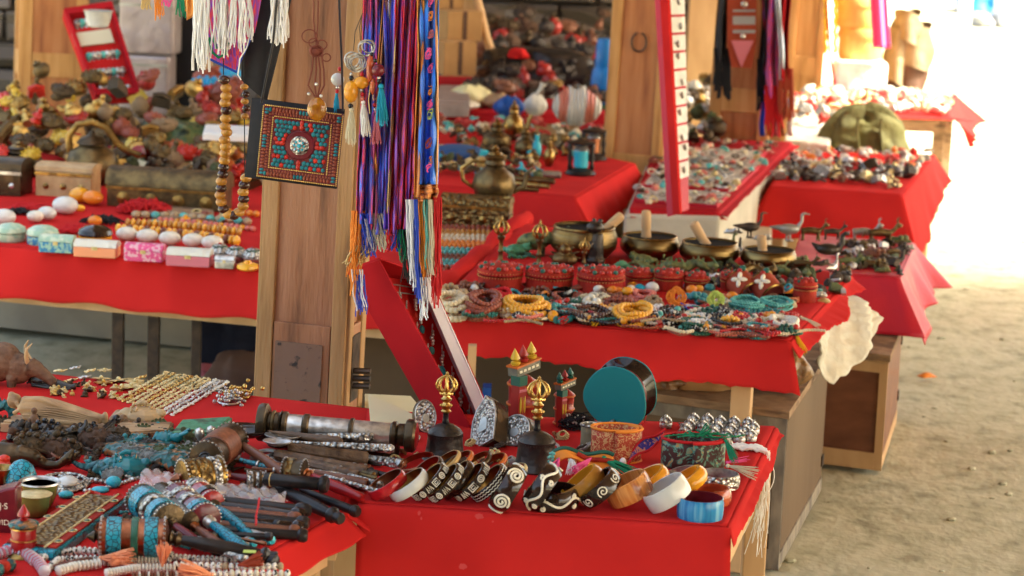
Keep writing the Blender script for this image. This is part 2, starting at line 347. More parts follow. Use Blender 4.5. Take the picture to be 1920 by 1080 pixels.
# unseen roof over the stalls; its outline is shaped to set where shade falls
def roof():
    r = T('market_roof', 'unseen plank roof on beams, outline shaped to shade the stalls and near lane', 'roof', (0, 6, 3.1))
    m = MB(); m.prism([(-.5, -8.9), (8, -8.9), (8, 2.5), (3.2, 2.5), (3.2, 8.5), (-2.0, 8.5), (-1.6, 2), (-.5, -1)], .06); m.build('roof_boards', 'old_board', r, smooth=False)
    for y in (-8.5, -6, -1.5, 0, 2.5, 5, 7.5):
        m = MB(); m.box((.5, y, -.09), (5.2, .14, .18)); m.build('beam', 'old_board', r, smooth=False)
    for i in range(44):          # lath fringe, unseen, added to fade the shadow edge; gaps widen down the lane
        m = MB(); wd = .048*(1-i/46)+.004; m.box((5.65, 2.53+i*.05, .02), (4.9, wd, .02)); m.build('shade_slat', 'pale_wood', r, smooth=False)
roof()
w_ = MB(); w_.box((-1.2, -2.8, 1.5), (9, .2, 3.0)); w_ = w_.build('shade_wall', 'brown_ply', smooth=False); tag(w_, 'unseen dark board wall added behind the viewer to keep light off the cloth fronts', 'wall')  # unseen, added to block light coming from behind the camera
def poly_wall(name, label, a, b, z0, z1, th, m, cat='wall', **k):
    a = Vector(a); b = Vector(b); d = (b-a).xy; n = Vector((-d.y, d.x)).normalized()*th
    mb = MB(); mb.hexa([(a.x, a.y, z0), (b.x, b.y, z0), (b.x+n.x, b.y+n.y, z0), (a.x+n.x, a.y+n.y, z0), (a.x, a.y, z1), (b.x, b.y, z1), (b.x+n.x, b.y+n.y, z1), (a.x+n.x, a.y+n.y, z1)])
    return tag(mb.build(name, m, smooth=False, **k), label, cat)
# rough stone wall: real stones in courses
def stone_wall():
    r = T('stone_wall', 'dark rubble stone wall closing the stalls at the back', 'wall', (-2, 12.6, 0))
    m = MB(); m.box((-.75, .2, 1.6), (9-1.5, .3, 3.2)); m.build('mortar_core', 'stone', r, smooth=False)
    m = MB(); z = 0; rnd = random.Random(3)
    while z < 2.2:
        h = rnd.uniform(.10, .2); x = -4.4
        while x < 2.9:
            wd = rnd.uniform(.18, .55); j = lambda: rnd.uniform(-.02, .02)
            x0, x1, z0, z1 = x+.012, x+wd-.012, z+.01, z+h-.01
            m.hexa([(x0, -.03+j(), z0), (x1, -.03+j(), z0+j()*.4), (x1, .1, z0), (x0, .1, z0), (x0+j(), -.05+j(), z1+j()*.4), (x1+j(), -.05+j(), z1), (x1, .1, z1), (x0, .1, z1)])
            x += wd
        z += h
    m.build('stones', 'stone', r, smooth=False, bevel=.012)
stone_wall()
poly_wall('concrete_wall', 'low grey concrete wall behind the legs of the left stall', P(-400, 560, .02), P(840, 690, .02), 0, .17, .5, 'concrete')
poly_wall('plaster_wall', 'sand coloured plaster wall panel lit between two carved posts', (.85, 12.2, 0), (1.32, 12.2, 0), 0, 2.6, .1, 'pale_wood')
# ------------------------------------------------------------ tables and cloths
def table(name, label, px, z, apron=.05, legs=((0,1,2,3)), m='pale_wood', top=.025, lw=.05, inset=.03, cat='table', legm=None):
    c = [P(x, y, z) for x, y in px]; ctr = sum(c, Vector())/4; ctr.z = 0
    r = T(name, label, cat, ctr)
    q = [(p-ctr) for p in c]
    ins = [(v.xy*(1-.004/max(.05, v.xy.length))) for v in q]
    mb = MB(); mb.prism([(v.x, v.y) for v in ins], top, Matrix.Translation((0, 0, z-.006-top))); mb.build('tabletop', m, r, smooth=False)
    if apron:
        for i in range(4):
            a, b = ins[i], ins[(i+1) % 4]; d = (b-a).normalized(); n = Vector((-d.y, d.x))
            a1, b1 = a+d*.004+n*.004, b-d*.03+n*.004
            mb = MB(); z1 = z-.008-top; z0 = z1-apron
            mb.hexa([(a1.x,a1.y,z0),(b1.x,b1.y,z0),(b1.x+n.x*.022,b1.y+n.y*.022,z0),(a1.x+n.x*.022,a1.y+n.y*.022,z0),(a1.x,a1.y,z1),(b1.x,b1.y,z1),(b1.x+n.x*.022,b1.y+n.y*.022,z1),(a1.x+n.x*.022,a1.y+n.y*.022,z1)])
            mb.build('apron', m, r, smooth=False)
    for i in legs:
        v = q[i]; d = (-v.xy).normalized(); p = v.xy+d*(inset+lw*.7)
        a, b = q[i], q[(i+1) % 4]; h = math.atan2(b.y-a.y, b.x-a.x)
        mb = MB(); mb.box((0, 0, (z-.04)/2), (lw, lw, z-.04), Matrix.Translation((p.x, p.y, 0)) @ Matrix.Rotation(h, 4, 'Z')); mb.build('leg', legm or m, r, smooth=False, bevel=.003)
    return r
def lerp_list(L, t):
    if len(L) == 1: return L[0]
    x = t*(len(L)-1); i = min(int(x), len(L)-2); return L[i]+(L[i+1]-L[i])*(x-i)
def cloth(label, px, z, skirts, m='red_cloth', amp=.006, flare=.02, wrinkle=.0008, name='tablecloth', seed=1, cat='tablecloth', freq=22, rag=.0):
    rnd = random.Random(seed); ph = [rnd.uniform(0, 6) for _ in range(8)]
    c = [P(x, y, z) for x, y in px]; ctr = sum(c, Vector())/4
    q = [p-ctr for p in c]
    mb = MB()
    def wz(x, y): return wrinkle*(math.sin(x*19+y*7+ph[0])+math.sin(y*23-x*9+ph[1])+.6*math.sin(x*41+y*33+ph[2]))
    def top(u, v):
        a = q[0].lerp(q[1], u); b = q[3].lerp(q[2], u); p = a.lerp(b, v); e = min(1, 12*min(u, 1-u, v, 1-v)); return (p.x, p.y, wz(p.x, p.y)*e)
    mb.grid(top, 60, 40)
    nrm = []
    for i in range(4):
        d = (q[(i+1) % 4]-q[i]).xy.normalized(); nrm.append(Vector((d.y, -d.x)))
    order = [i for i in range(4) if i in skirts]
    for i in order:
        a, b = q[i], q[(i+1) % 4]; L = (b-a).length; n0 = nrm[i]
        na = (nrm[i]+nrm[i-1]).normalized()*1.2 if (i-1) % 4 in skirts else n0
        nb = (nrm[i]+nrm[(i+1) % 4]).normalized()*1.2 if (i+1) % 4 in skirts else n0
        dr = skirts[i]; nu = max(24, int(L/.012))
        def sk(u, v):
            p = a.lerp(b, u)
            e0 = max(0, 1-u*9); e1 = max(0, 1-(1-u)*9)
            n = (n0*(1-e0-e1)+na*e0+nb*e1) if e0+e1 <= 1 else n0
            D = lerp_list(dr, u)*(1+.03*math.sin(u*L*31+ph[3])); r = .010
            if v < .15:
                t = v/.15*math.pi/2; o = r*math.sin(t); dz = -r*(1-math.cos(t)); k = 0
            else:
                k = (v-.15)/.85; o = r+flare*k*(1+.4*(e0+e1)); dz = -r-(D-r)*k
            s = u*L*freq
            w = (math.sin(s+ph[4])+.6*math.sin(s*2.17+ph[5])+.35*math.sin(s*.41+ph[6]))*amp*k
            o += w+abs(amp)*k*.8
            if rag: dz += rag*k*math.sin(u*L*140+ph[7])*math.sin(u*L*57)
            return (p.x+n.x*o, p.y+n.y*o, dz)
        mb.grid(sk, nu, 14)
    o = mb.build(name, m, angle=70); o.location = ctr
    k = o.modifiers.new('solid', 'SOLIDIFY'); k.thickness = .0012; k.offset = 1
    return tag(o, label, cat)
ZF, ZL, ZB, ZM, ZR, ZQ, ZS, ZC, ZT, ZE = .57, .565, .50, .54, .46, .43, .44, .50, .47, .49
pF = [(672,942),(1362,987),(1452,800),(688,770)]
pL = [(-150,1400),(640,958),(702,768),(-110,680)]
pB = [(-160,446),(826,536),(984,408),(-160,255)]
pM = [(800,590),(1480,640),(1594,516),(976,418)]
pR = [(1478,508),(1684,520),(1712,455),(1500,440)]
pQ = [(1444,350),(1690,366),(1750,290),(1480,284)]
pS = [(1555,206),(1778,214),(1792,176),(1560,168)]
pC = [(700,338),(1078,370),(1188,306),(800,228)]
pT = [(1180,392),(1345,396),(1482,266),(1240,252)]
pE = [(700,204),(1160,218),(1160,150),(700,140)]
table('display_table', 'pale wooden stall table under the front red cloth with bangles', pF, ZF, apron=.07, lw=.042, inset=.005)
table('display_table', 'wooden table under the crowded cloth with masks and prayer wheels', pL, ZL, m='pale_wood')
table('display_table', 'long pale wood table with pale rim board and metal legs, behind the big post', pB, ZB, apron=.115, legs=(0,3))
table('display_table', 'wooden table under the red cloth heaped with prayer bead bracelets', pM, ZM, apron=0, legs=(), m='pale_wood')
LG = P(1405, 742, ZM-.10); mb = MB(); mb.box((0, 0, ZM/2-.03), (.045, .045, ZM-.06)); t = mb.build('table_leg', 'pale_wood', smooth=False, bevel=.003); t.location = (LG.x+.0, LG.y+.17, 0); t.rotation_euler = (0, 0, R_(-12)); tag(t, 'square pale wood leg under the mala table corner before the grey cabinet', 'table leg')  # one leg of the mala table
table('display_table', 'low table under the small bronze animals by the lane', pR, ZR, legs=())
table('display_table', 'table under the square red cloth with dark jewellery beside the canvas bag', pQ, ZQ)
table('display_table', 'farthest table at the lane side with open dark space beneath', pS, ZS, m='old_board')
table('display_table', 'table under the bright red cloth with the teapots and table prayer wheels', pC, ZC)
table('display_table', 'back table holding plastic bags in front of the stone wall', pE, ZE)
FC = cloth('smooth red cloth with pale stains hanging down the front bangle table', pF, ZF, {0: [.30,.30,.30], 1: [.028,.016,.02,.012]}, amp=.004, flare=.008, seed=2, rag=.004, freq=9)
cloth('red cloth under the masks, statues and hand prayer wheels', pL, ZL, {0: [.06,.05,.035], 1: [.03,.03,.03]}, amp=.004, seed=3, wrinkle=.0012)
cloth('long red cloth hanging behind the big carved post with bead ropes on it', pB, ZB, {0: [.135,.13,.125,.13,.12,.12,.115]}, amp=.008, seed=4, freq=8)
cloth('red cloth under the malas and round red boxes with a low hanging corner', pM, ZM, {0: [.075,.08,.075,.085,.10,.098,.115], 1: [.03,.02,.03,.022,.03]}, rag=.004, amp=.012, flare=.02, seed=5, freq=8)
cloth('red cloth with a pink glossy fold hanging over the lane side of the animal table', pR, ZR, {0: [.15,.14,.14,.15], 1: [.16,.14,.12,.12]}, m='crimson_sheen', amp=.012, flare=.06, seed=6)
cloth('plain red cloth hanging deep in front of the dark jewellery table', pQ, ZQ, {0: [.16,.17,.18,.2], 1: [.22,.22,.15,.1], 3: [.1,.16]}, amp=.006, flare=.05, seed=7, freq=12)
cloth('red cloth with a flap blown out on the farthest lane side table', pS, ZS, {0: [.012,.014,.012,.014], 1: [.10,.2,.12]}, amp=.01, flare=.09, seed=8)
cloth('bright red cloth with a pointed hanging corner under the teapots', pC, ZC, {0: [.1,.09,.1,.085], 1: [.08,.12,.08,.13]}, amp=.008, flare=.05, seed=9)
cloth('red cloth strip on the back table below the plastic bags', pE, ZE, {0: [.035,.035]}, m='deep_red_cloth', amp=.002, seed=10)
cloth('red cloth with pale cards of jewellery on the plinth between two posts', pT, ZT, {0: [.02,.02], 1: [.012,.012]}, m='deep_red_cloth', amp=.002, seed=11)
# rolled red cloth edge between the bead table and the mala table
a = P(822, 545, ZB+.03); b = P(985, 412, ZB+.03); o = Vector((a.x, a.y, 0))
m = MB(); n = 24; pts = [a.lerp(b, i/n)-o+Vector((0, 0, .006*math.sin(i*.9))) for i in range(n+1)]
m.tube(pts, [.026+.005*math.sin(i*1.3) for i in range(n+1)], 12); t = m.build('rolled_cloth', 'red_cloth'); t.location = o
tag(t, 'thick roll of crimson cloth lying between the bead ropes and the malas', 'cloth roll')
# concrete plinths
def plinth(label, px, z, m='pale_concrete', name='concrete_plinth', z0=0):
    c = [P(x, y, z) for x, y in px]; o = sum(c, Vector())/4; o.z = z0
    mb = MB(); mb.prism([((v-o).x, (v-o).y) for v in c], z-z0)
    t = mb.build(name, m, smooth=False, bevel=.01); t.location = o; return tag(t, label, 'plinth')
plinth('pale plastered plinth carrying the jewellery cards between the posts', [(1170,402),(1350,408),(1492,270),(1235,252)], ZT-.012)
plinth('wide low concrete step behind the singing bowls at the foot of a carved post', [(1040,455),(1440,480),(1452,400),(1090,372)], .30)
plinth('pale masonry bench under the back table with plastic bags', [(700,232),(1230,246),(1230,190),(700,170)], ZE-.075)
# metal legs of the long table
for i, (x, y, wpx, lab) in enumerate([(222, 600, 22, 'dark square metal leg, leftmost under the long table'), (289, 606, 22, 'second dark metal leg under the long table'), (369, 612, 18, 'slim dark metal leg nearest the big post under the long table')]):
    p = P(x, 450+.0913*(x+160), ZB); p.y += .09+.02*i; mb = MB(); s = wpx*mpp(p)
    mb.box((0, 0, .235), (s, s, .47)); t = mb.build('metal_leg', 'iron', smooth=False, bevel=.002); t.location = (Q(x, 600, p.y).x, p.y, 0); tag(t, lab, 'table leg')
# ------------------------------------------------------------ carved posts
def post(label, px, pyb, z0, wpx, yaw, H, side=1.0, plate=False, panel='russet_panel', stile='ochre_wood'):
    p = P(px, pyb, z0); w = wpx*mpp(p); d = w*side
    r = T('carved_post', label, 'post', (p.x, p.y+d*.5, z0), rot=(0, R_(1.2), R_(yaw))); fw = w*.17
    mb = MB(); mb.box((0, 0, (H-z0)/2), (w, d, H+z0)); mb.build('shaft', panel, r, smooth=False)
    rails = [(0, .0), (.16*H/3 if plate else .04, .05)] if plate else [(0, .07)]
    for face in range(4):
        M = Matrix.Rotation(face*math.pi/2, 4, 'Z'); ww, dd = (w, d) if face % 2 == 0 else (d, w)
        for sx in (-1, 1): mb = MB(); mb.box((sx*(ww/2-fw/2+.003), -dd/2-.004, (H-z0)/2), (fw, .012, H+z0), M); mb.build('stile', stile, r, smooth=False, bevel=.002)
        zs = [(.07, .20), (1.5, .13)] if plate else [(.15, .09), (1.03, .09), (1.93, .09)]
        for zz, zh in zs: mb = MB(); mb.box((0, -dd/2-.0035, zz), (ww-2*fw+.006-.003, .009, zh), M); mb.build('rail', panel if plate else stile, r, smooth=False, bevel=.002)
    return r, w, d, p
# big post
MP, MW, MD, MPp = post('big carved post with worn brown panels in the middle, purse hanging on it', 573, 768, .50, 168, -13, 2.6, side=.62, plate=True, panel='panel_wood', stile='post_wood')
mb = MB(); mb.box((-.004, -MD/2-.009, .075), (MW*.56, .006, .115)); mb.build('worn_plate', 'worn_panel', MP, smooth=False)
mb = MB()
mb.box((MW/2+.008, -.01, .085), (.007, .05, .13))
for zz in (.05, .065, .08): mb.tube([(MW/2+.008, -.02, zz), (MW/2+.045, -.02, zz+.003)], .006, 8)
mb.build('hinge_bracket', 'iron', MP)
r, w_, d_, p_ = post('carved post with an iron ring knocker in the centre of the picture', 1184, 392, .30, 104, -12, 2.8, side=.5)
mb = MB(); zc = (P(1184, 392, .3).y)/F*(392-75); mb.tube([(.5*.065*math.cos(a)*.8-.002, -d_/2-.012, zc+.033*math.sin(a)) for a in [math.radians(110+k*12) for k in range(28)]], .0035, 6); mb.build('ring_handle', 'iron', r)
post('reddish carved post behind the dark hanging sashes', 1386, 262, .47, 104, -8, 2.7, side=.6)
post('ochre carved post at the far left beside the tilted earring tray', 84, 196, .5, 118, 16, 2.8, side=.8)
post('plain golden post behind the yellow cord, near the stacked baskets', 1506, 185, .40, 60, -8, 2.7, side=.6, panel='ochre_wood')
for (px, py, wp, lab, mm) in [(338, 205, 40, 'ochre timber jamb beside the tin trunks', 'post_wood'), (386, 235, 18, 'thin golden door frame behind the amber necklace', 'pale_wood'), (1312, 190, 60, 'sunlit beige board between the two middle posts', 'pale_wood'), (862, 60, 62, 'golden corner timber above the cardboard boxes', 'post_wood'), (1805, 80, 22, 'slim pale post standing in the glare of the lane', 'white_sack')]:
    p = P(px, py, .35); p = Vector((p.x, min(p.y, 12), .0)) if px < 1800 else P(px, py, 0); s = wp*p.y/F
    p = Q(px, py, p.y)
    mb = MB(); mb.box((0, 0, 1.5), (s, s, 3)); t = mb.build('timber_post', mm, smooth=False, bevel=.003); t.location = (p.x, p.y, 0); tag(t, lab, 'post')
# ------------------------------------------------------------ cabinets under the tables
def cabinet(label, near, left, right, z, m='brown_ply', bt='grey_batten'):
    a = P(*near, z); b = P(*left, z); c = P(*right, z)
    ux = (b-a); uy = (c-a)
    r = T('wooden_cabinet', label, 'cabinet', (a.x, a.y, 0)); 
    def H(f0, f1, s0, s1, z0, z1, out=0, name='panel', mm=m):
        # f along ux (0..1), s along uy
        def pt(f, s, zz): v = ux*f+uy*s; return (v.x, v.y, zz)
        mb = MB(); mb.hexa([pt(f0, s0, z0), pt(f0, s1, z0), pt(f1, s1, z0), pt(f1, s0, z0), pt(f0, s0, z1), pt(f0, s1, z1), pt(f1, s1, z1), pt(f1, s0, z1)][::1])
        # keep normals outward
        mb.build(name, mm, r, smooth=False)
    e = .012/ux.length; g = .012/uy.length
    H(0, 1, 0, 1, .02, z-.02, name='body')
    H(-e, 1+e, -g, 1+g, z-.018, z, name='top_board', mm='old_board')
    for f0, f1 in ((0-e*.6, .045), (.955, 1+e*.6)): H(f0, f1, -g*.6, -g*.02, .0, z-.02, name='batten', mm=bt)
    H(.046, .954, -g*.6, -g*.02, z-.05, z-.02, name='batten', mm=bt)
    H(.046, .954, -g*.6, -g*.02, .0, .045, name='batten', mm=bt)
    H(-e*.5, -e*.02, .02, .98, .04, z-.03, name='door', mm=m)
    H(-e*.55, -e*.02, .0, 1, .0, .036, name='plinth_board', mm=bt)
    for zz in (.07, z-.08): H(-e*.8, -e*.5, .95, .99, zz, zz+.028, name='hinge', mm='iron')
    return r
cabinet('weathered plywood cabinet with grey battens and a hinged side door, under the mala table', (1472,768), (1150,726), (1552,650), .37)
cabinet('reddish wooden cabinet with pale frame under the bronze animal table', (1662,664), (1440,640), (1690,590), .31, m='mahogany', bt='pale_wood')
# ------------------------------------------------------------ object builders
def s_(p): return p.y/F
def turned(name, label, cat, px, py, z, parts, rot=None, seg=26, group=None, rz=0, k=1):
    p = P(px, py, z); s = s_(p)*k; r = T(name, label, cat, p, rz, group, rot)
    for pn, m, prof in parts: MB().lathe([(a*s, b*s) for a, b in prof], seg).build(pn, m, r)
    return r
def axis(name, label, cat, p1, h1, p2, h2, z, parts, seg=20, group=None):
    """thing whose parts are turned about the line p1->p2; profiles are (radius in photo px, fraction of the length)"""
    a = P(*p1, z+h1); b = P(*p2, z+h2); d = b-a; s = s_(a); L = d.length
    r = T(name, label, cat, a, group=group); r.rotation_mode = 'QUATERNION'; r.rotation_quaternion = d.to_track_quat('Z', 'Y')
    for pn, m, prof in parts: MB().lathe([(q*s, t*L) for q, t in prof], seg).build(pn, m, r)
    r['L'] = L; return r
def cyl(r, t0, t1, e=.004): return [(r*.9, t0), (r, t0+e), (r, t1-e), (r*.9, t1)]
def bulge(r0, r1, t0, t1): return [(r0*.8, t0), (r0, t0+.1*(t1-t0)), (r1, (t0+t1)/2), (r0, t1-.1*(t1-t0)), (r0*.8, t1)]
def band(r, t0, t1, r2=None): return [(r*.85, t0), (r, t0+(t1-t0)*.25), (r2 or r, t0+(t1-t0)*.75), ((r2 or r)*.85, t1)]
def bangle(label, px, py, R, W, tilt, yaw, m, z=ZF, lining='copper', th=.003, inlay=None, inlay_m='inlay', group=None, bul=.0012, name='bangle', roll=0):
    zc = z+R*math.sin(abs(R_(tilt)))+W/2*math.cos(R_(tilt))
    p = P(px, py, zc)
    M = Matrix.Rotation(R_(yaw), 4, 'Z') @ Matrix.Rotation(R_(-tilt), 4, 'Y') @ Matrix.Rotation(R_(roll), 4, 'Z')
    r = T(name, label, 'bangle', p, rot=M.to_euler(), group=group); h = W/2
    MB().lathe([(R-th*.5, -h), (R-.0006, -h*.97), (R+bul*.7, -h*.5), (R+bul, 0), (R+bul*.7, h*.5), (R-.0006, h*.97), (R-th*.5, h)], 56, close=True).build('band', m, r)
    MB().lathe([(R-th, -h*1.01), (R-th*.5-.0002, -h*1.03), (R-th*.5-.0002, h*1.03), (R-th, h*1.01)], 56, close=True).build('lining', lining, r)
    if inlay:
        mb = MB()
        for path, wd in inlay(R, W):
            pts = []
            for a, v in path:
                q = v/h; rr = R+bul*(1-q*q*.5)+.0002; pts.append((rr*math.cos(a), rr*math.sin(a), v))
            mb.tube(pts, wd, 6)
        mb.build('inlay', inlay_m, r)
    return r
def spiral(a0, v0, rad, R, turns=2.2, start=.12, sgn=1, tail=0):
    out = []
    n = int(26*turns)
    for i in range(n+1):
        t = i/n; g = sgn*t*turns*2*math.pi; q = rad*(start+(1-start)*t)
        out.append((a0+q*math.cos(g)/R, v0+q*math.sin(g)))
    return out
def swirls(n, rad=.30, wd=.0012, ph=0, turns=2.0, every=1):
    def f(R, W):
        return [(spiral(ph+2*math.pi*i/n, 0, W*rad, R, turns, sgn=1 if i % 2 else -1), wd) for i in range(n)]
    return f
def glyphs(n, wd=.0009, seed=1):
    def f(R, W):
        rnd = random.Random(seed); out = []
        for i in range(n):
            a = 2*math.pi*i/n; da = .34*2*math.pi/n; h = W*.30; k = i % 3
            if k == 0: out += [([(a-da, -h), (a+da, -h), (a+da, h), (a-da, h), (a-da, -h)], wd), ([(a-da*.5, -h*.45), (a+da*.5, -h*.45), (a+da*.5, h*.45), (a-da*.5, h*.45), (a-da*.5, -h*.45)], wd*.8)]
            elif k == 1: out += [([(a+da*.9*math.cos(t), h*math.sin(t)) for t in [j*math.pi/6 for j in range(13)]], wd), ([(a+da*.4*math.cos(t), h*.45*math.sin(t)) for t in [j*math.pi/5 for j in range(11)]], wd*.8)]
            else: out += [([(a-da+da*.33*j, h*(.9 if j % 2 else -.9)) for j in range(7)], wd)]
        return out
    return f
def zig(n, wd=.0006, rows=(-.3, 0, .3)):
    def f(R, W): return [([(2*math.pi*j/n, W*(v+.05*(1 if j % 2 else -1))) for j in range(n+1)], wd) for v in rows]
    return f
def wavy(wd=.0016):
    def f(R, W):
        return [([(2*math.pi*j/80, W*(.18*math.sin(j*math.pi/8)+.0)) for j in range(81)], wd)]+[(spiral(2*math.pi*i/5+.3, W*(.30 if i % 2 else -.30)*.9, W*.13, R, 1.2, start=.3), wd*.8) for i in range(10)]
    return f
def ellipse_path(cx, cy, a, b, n, ph=0, rot=0):
    out = []
    for i in range(n):
        t = 2*math.pi*i/n+ph; x, y = a*math.cos(t), b*math.sin(t); c, s = math.cos(rot), math.sin(rot)
        out.append((cx+x*c-y*s, cy+x*s+y*c))
    return out
def tassel(parent, o, d, L, m, n=18, spread=.25, r=.0006, name='tassel', seed=0, droop=.0, head=True, wav=.04):
    rnd = random.Random(seed); d = Vector(d).normalized(); mb = MB(); o = Vector(o)
    a = d.orthogonal().normalized(); b = d.cross(a)
    for i in range(n):
        g = rnd.uniform(0, 6.28); q = spread*L*math.sqrt(rnd.random()); l = L*rnd.uniform(.82, 1.05); w = rnd.uniform(-1, 1)*wav*L
        e = a*math.cos(g)*q+b*math.sin(g)*q
        pts = [o+d*l*t+e*min(1, t*1.8)**.7*(.3+.7*t)+a*w*math.sin(t*5)+Vector((0, 0, -droop*L*t*t)) for t in (0, .15, .4, .7, 1)]
        mb.tube(pts, [r, r*1.1, r, r, r*.6], 4)
    if head: mb.ball(o+d*L*.05, L*.07, 8, 5)
    return mb.build(name, m, parent)
def mala(label, px, py, wpx, hpx, z, m, bpx=4, loops=3, cat='prayer beads', group=None, seed=0, rz=0, accent=None, tas=None, name='bead_mala', squash=1, dip=0):
    """a mala coiled on the cloth: beads on stacked ovals"""
    rnd = random.Random(seed*31+int(px)); p = P(px, py, z); s = s_(p); br = bpx*s; a = wpx/2*s-br; b = max(br*1.5, hpx/2*s/.26-br)
    r = T(name, label, cat, p, group=group, rz=R_(rz)); mb = MB()
    for l in range(loops):
        q = 1-.13*(l % 3)-.06*rnd.random(); aa = a*q; bb = b*q; zc = br*(1+1.25*(l*.75))
        n = max(6, int(math.pi*(3*(aa+bb)-math.sqrt((3*aa+bb)*(aa+3*bb)))/(2*br*.96))); ph = rnd.uniform(0, 6); tl = rnd.uniform(-.3, .3)*br*2; w = rnd.randint(2, 3)
        ox, oy = rnd.uniform(-1, 1)*br*1.2, rnd.uniform(-1, 1)*br*1.5
        for i, (x, y) in enumerate(ellipse_path(ox, oy, aa, bb, n, 0, rnd.uniform(-.12, .12))):
            t = 2*math.pi*i/n; zz = zc+tl*math.cos(t+ph)+br*.5*math.sin(w*t+ph); mb.ball((x, y, max(br, zz)), br*rnd.uniform(.94, 1.04), 8, 5, (1, 1, squash))
    mb.build('beads', m, r)
    if accent:
        for i, am in enumerate(accent if isinstance(accent, (list, tuple)) else [accent]):
            t = rnd.uniform(3.6, 5.8)+i*.5; MB().ball((a*.9*math.cos(t), b*.9*math.sin(t), br*2.4), br*rnd.uniform(1.4, 1.9), 12, 8).build('guru_bead', am, r)
    if tas:
        t = rnd.uniform(4.2, 5.5); tassel(r, (a*.8*math.cos(t), b*.8*math.sin(t), br*2.6), (rnd.uniform(-.6, .6), -1, -.12), br*7, tas, 16, .22, br*.16, seed=seed)
    return r
def rope(label, pts, z, m, bpx=4, cat='bead strand', name='bead_strand', group=None, disc=1, every=None, lift=0, gap=.95, seg=8):
    """beads threaded along a polyline of photo pixels lying on plane z"""
    w = [P(x, y, z+lift) for x, y in pts]; o = w[0].copy(); s = s_(o); br = bpx*s
    r = T(name, label, cat, o-Vector((0, 0, lift)), group=group); mb = MB(); ex = {}
    dist = 0; nxt = 0; k = 0; rnd = random.Random(int(pts[0][0]*7+pts[0][1]))
    for a, b in zip(w, w[1:]):
        d = b-a; L = d.length; u = d/L; q = u.to_track_quat('Z', 'Y').to_matrix().to_4x4()
        while nxt < dist+L:
            c = a+u*(nxt-dist)-o; c.z += br*.98
            tgt = mb
            if every and k % every[0] == every[0]-1: tgt = ex.setdefault(every[1], MB())
            tgt.ball((0, 0, 0), br*rnd.uniform(.95, 1.05), seg, 5, (1, 1, disc), Matrix.Translation(c+Vector((0, 0, lift))) @ q)
            nxt += 2*br*disc*gap; k += 1
        dist += L
    mb.build('beads', m, r)
    for mm, q in ex.items(): q.build('spacer_beads', mm, r)
    return r
def blob(name, m, parts, parent=None, vox=.0022, smooth_it=4):
    """one carved solid: balls (c, r, scale) and tubes fused by voxel remesh"""
    mb = MB()
    for p in parts:
        if p[0] == 'b': mb.ball(p[1], p[2], 14, 9, p[3] if len(p) > 3 else (1, 1, 1))
        elif p[0] == 't': mb.tube(p[1], p[2], 10)
        elif p[0] == 'x': mb.box(p[1], p[2])
    o = mb.build(name, m, parent); k = o.modifiers.new('fuse', 'REMESH'); k.mode = 'VOXEL'; k.voxel_size = vox; k.use_smooth_shade = True
    k = o.modifiers.new('sm', 'SMOOTH'); k.iterations = smooth_it; k.factor = .5
    return o
def solid(name, label, cat, m, parts, px, py, z, rz=0, k=1, vox=.0022, group=None):
    """a whole thing that is one carved solid, sized in photo px"""
    p = P(px, py, z); s = s_(p)*k; sc_ = []
    for q in parts:
        if q[0] == 'b': sc_.append(('b', tuple(a*s for a in q[1]), q[2]*s)+tuple(q[3:]))
        elif q[0] == 't': sc_.append(('t', [tuple(a*s for a in c) for c in q[1]], [a*s for a in q[2]]))
        else: sc_.append(('x', tuple(a*s for a in q[1]), tuple(a*s for a in q[2])))
    o = blob(name, m, sc_, vox=vox); o.location = p; o.rotation_euler = (0, 0, R_(rz)); return tag(o, label, cat, group)
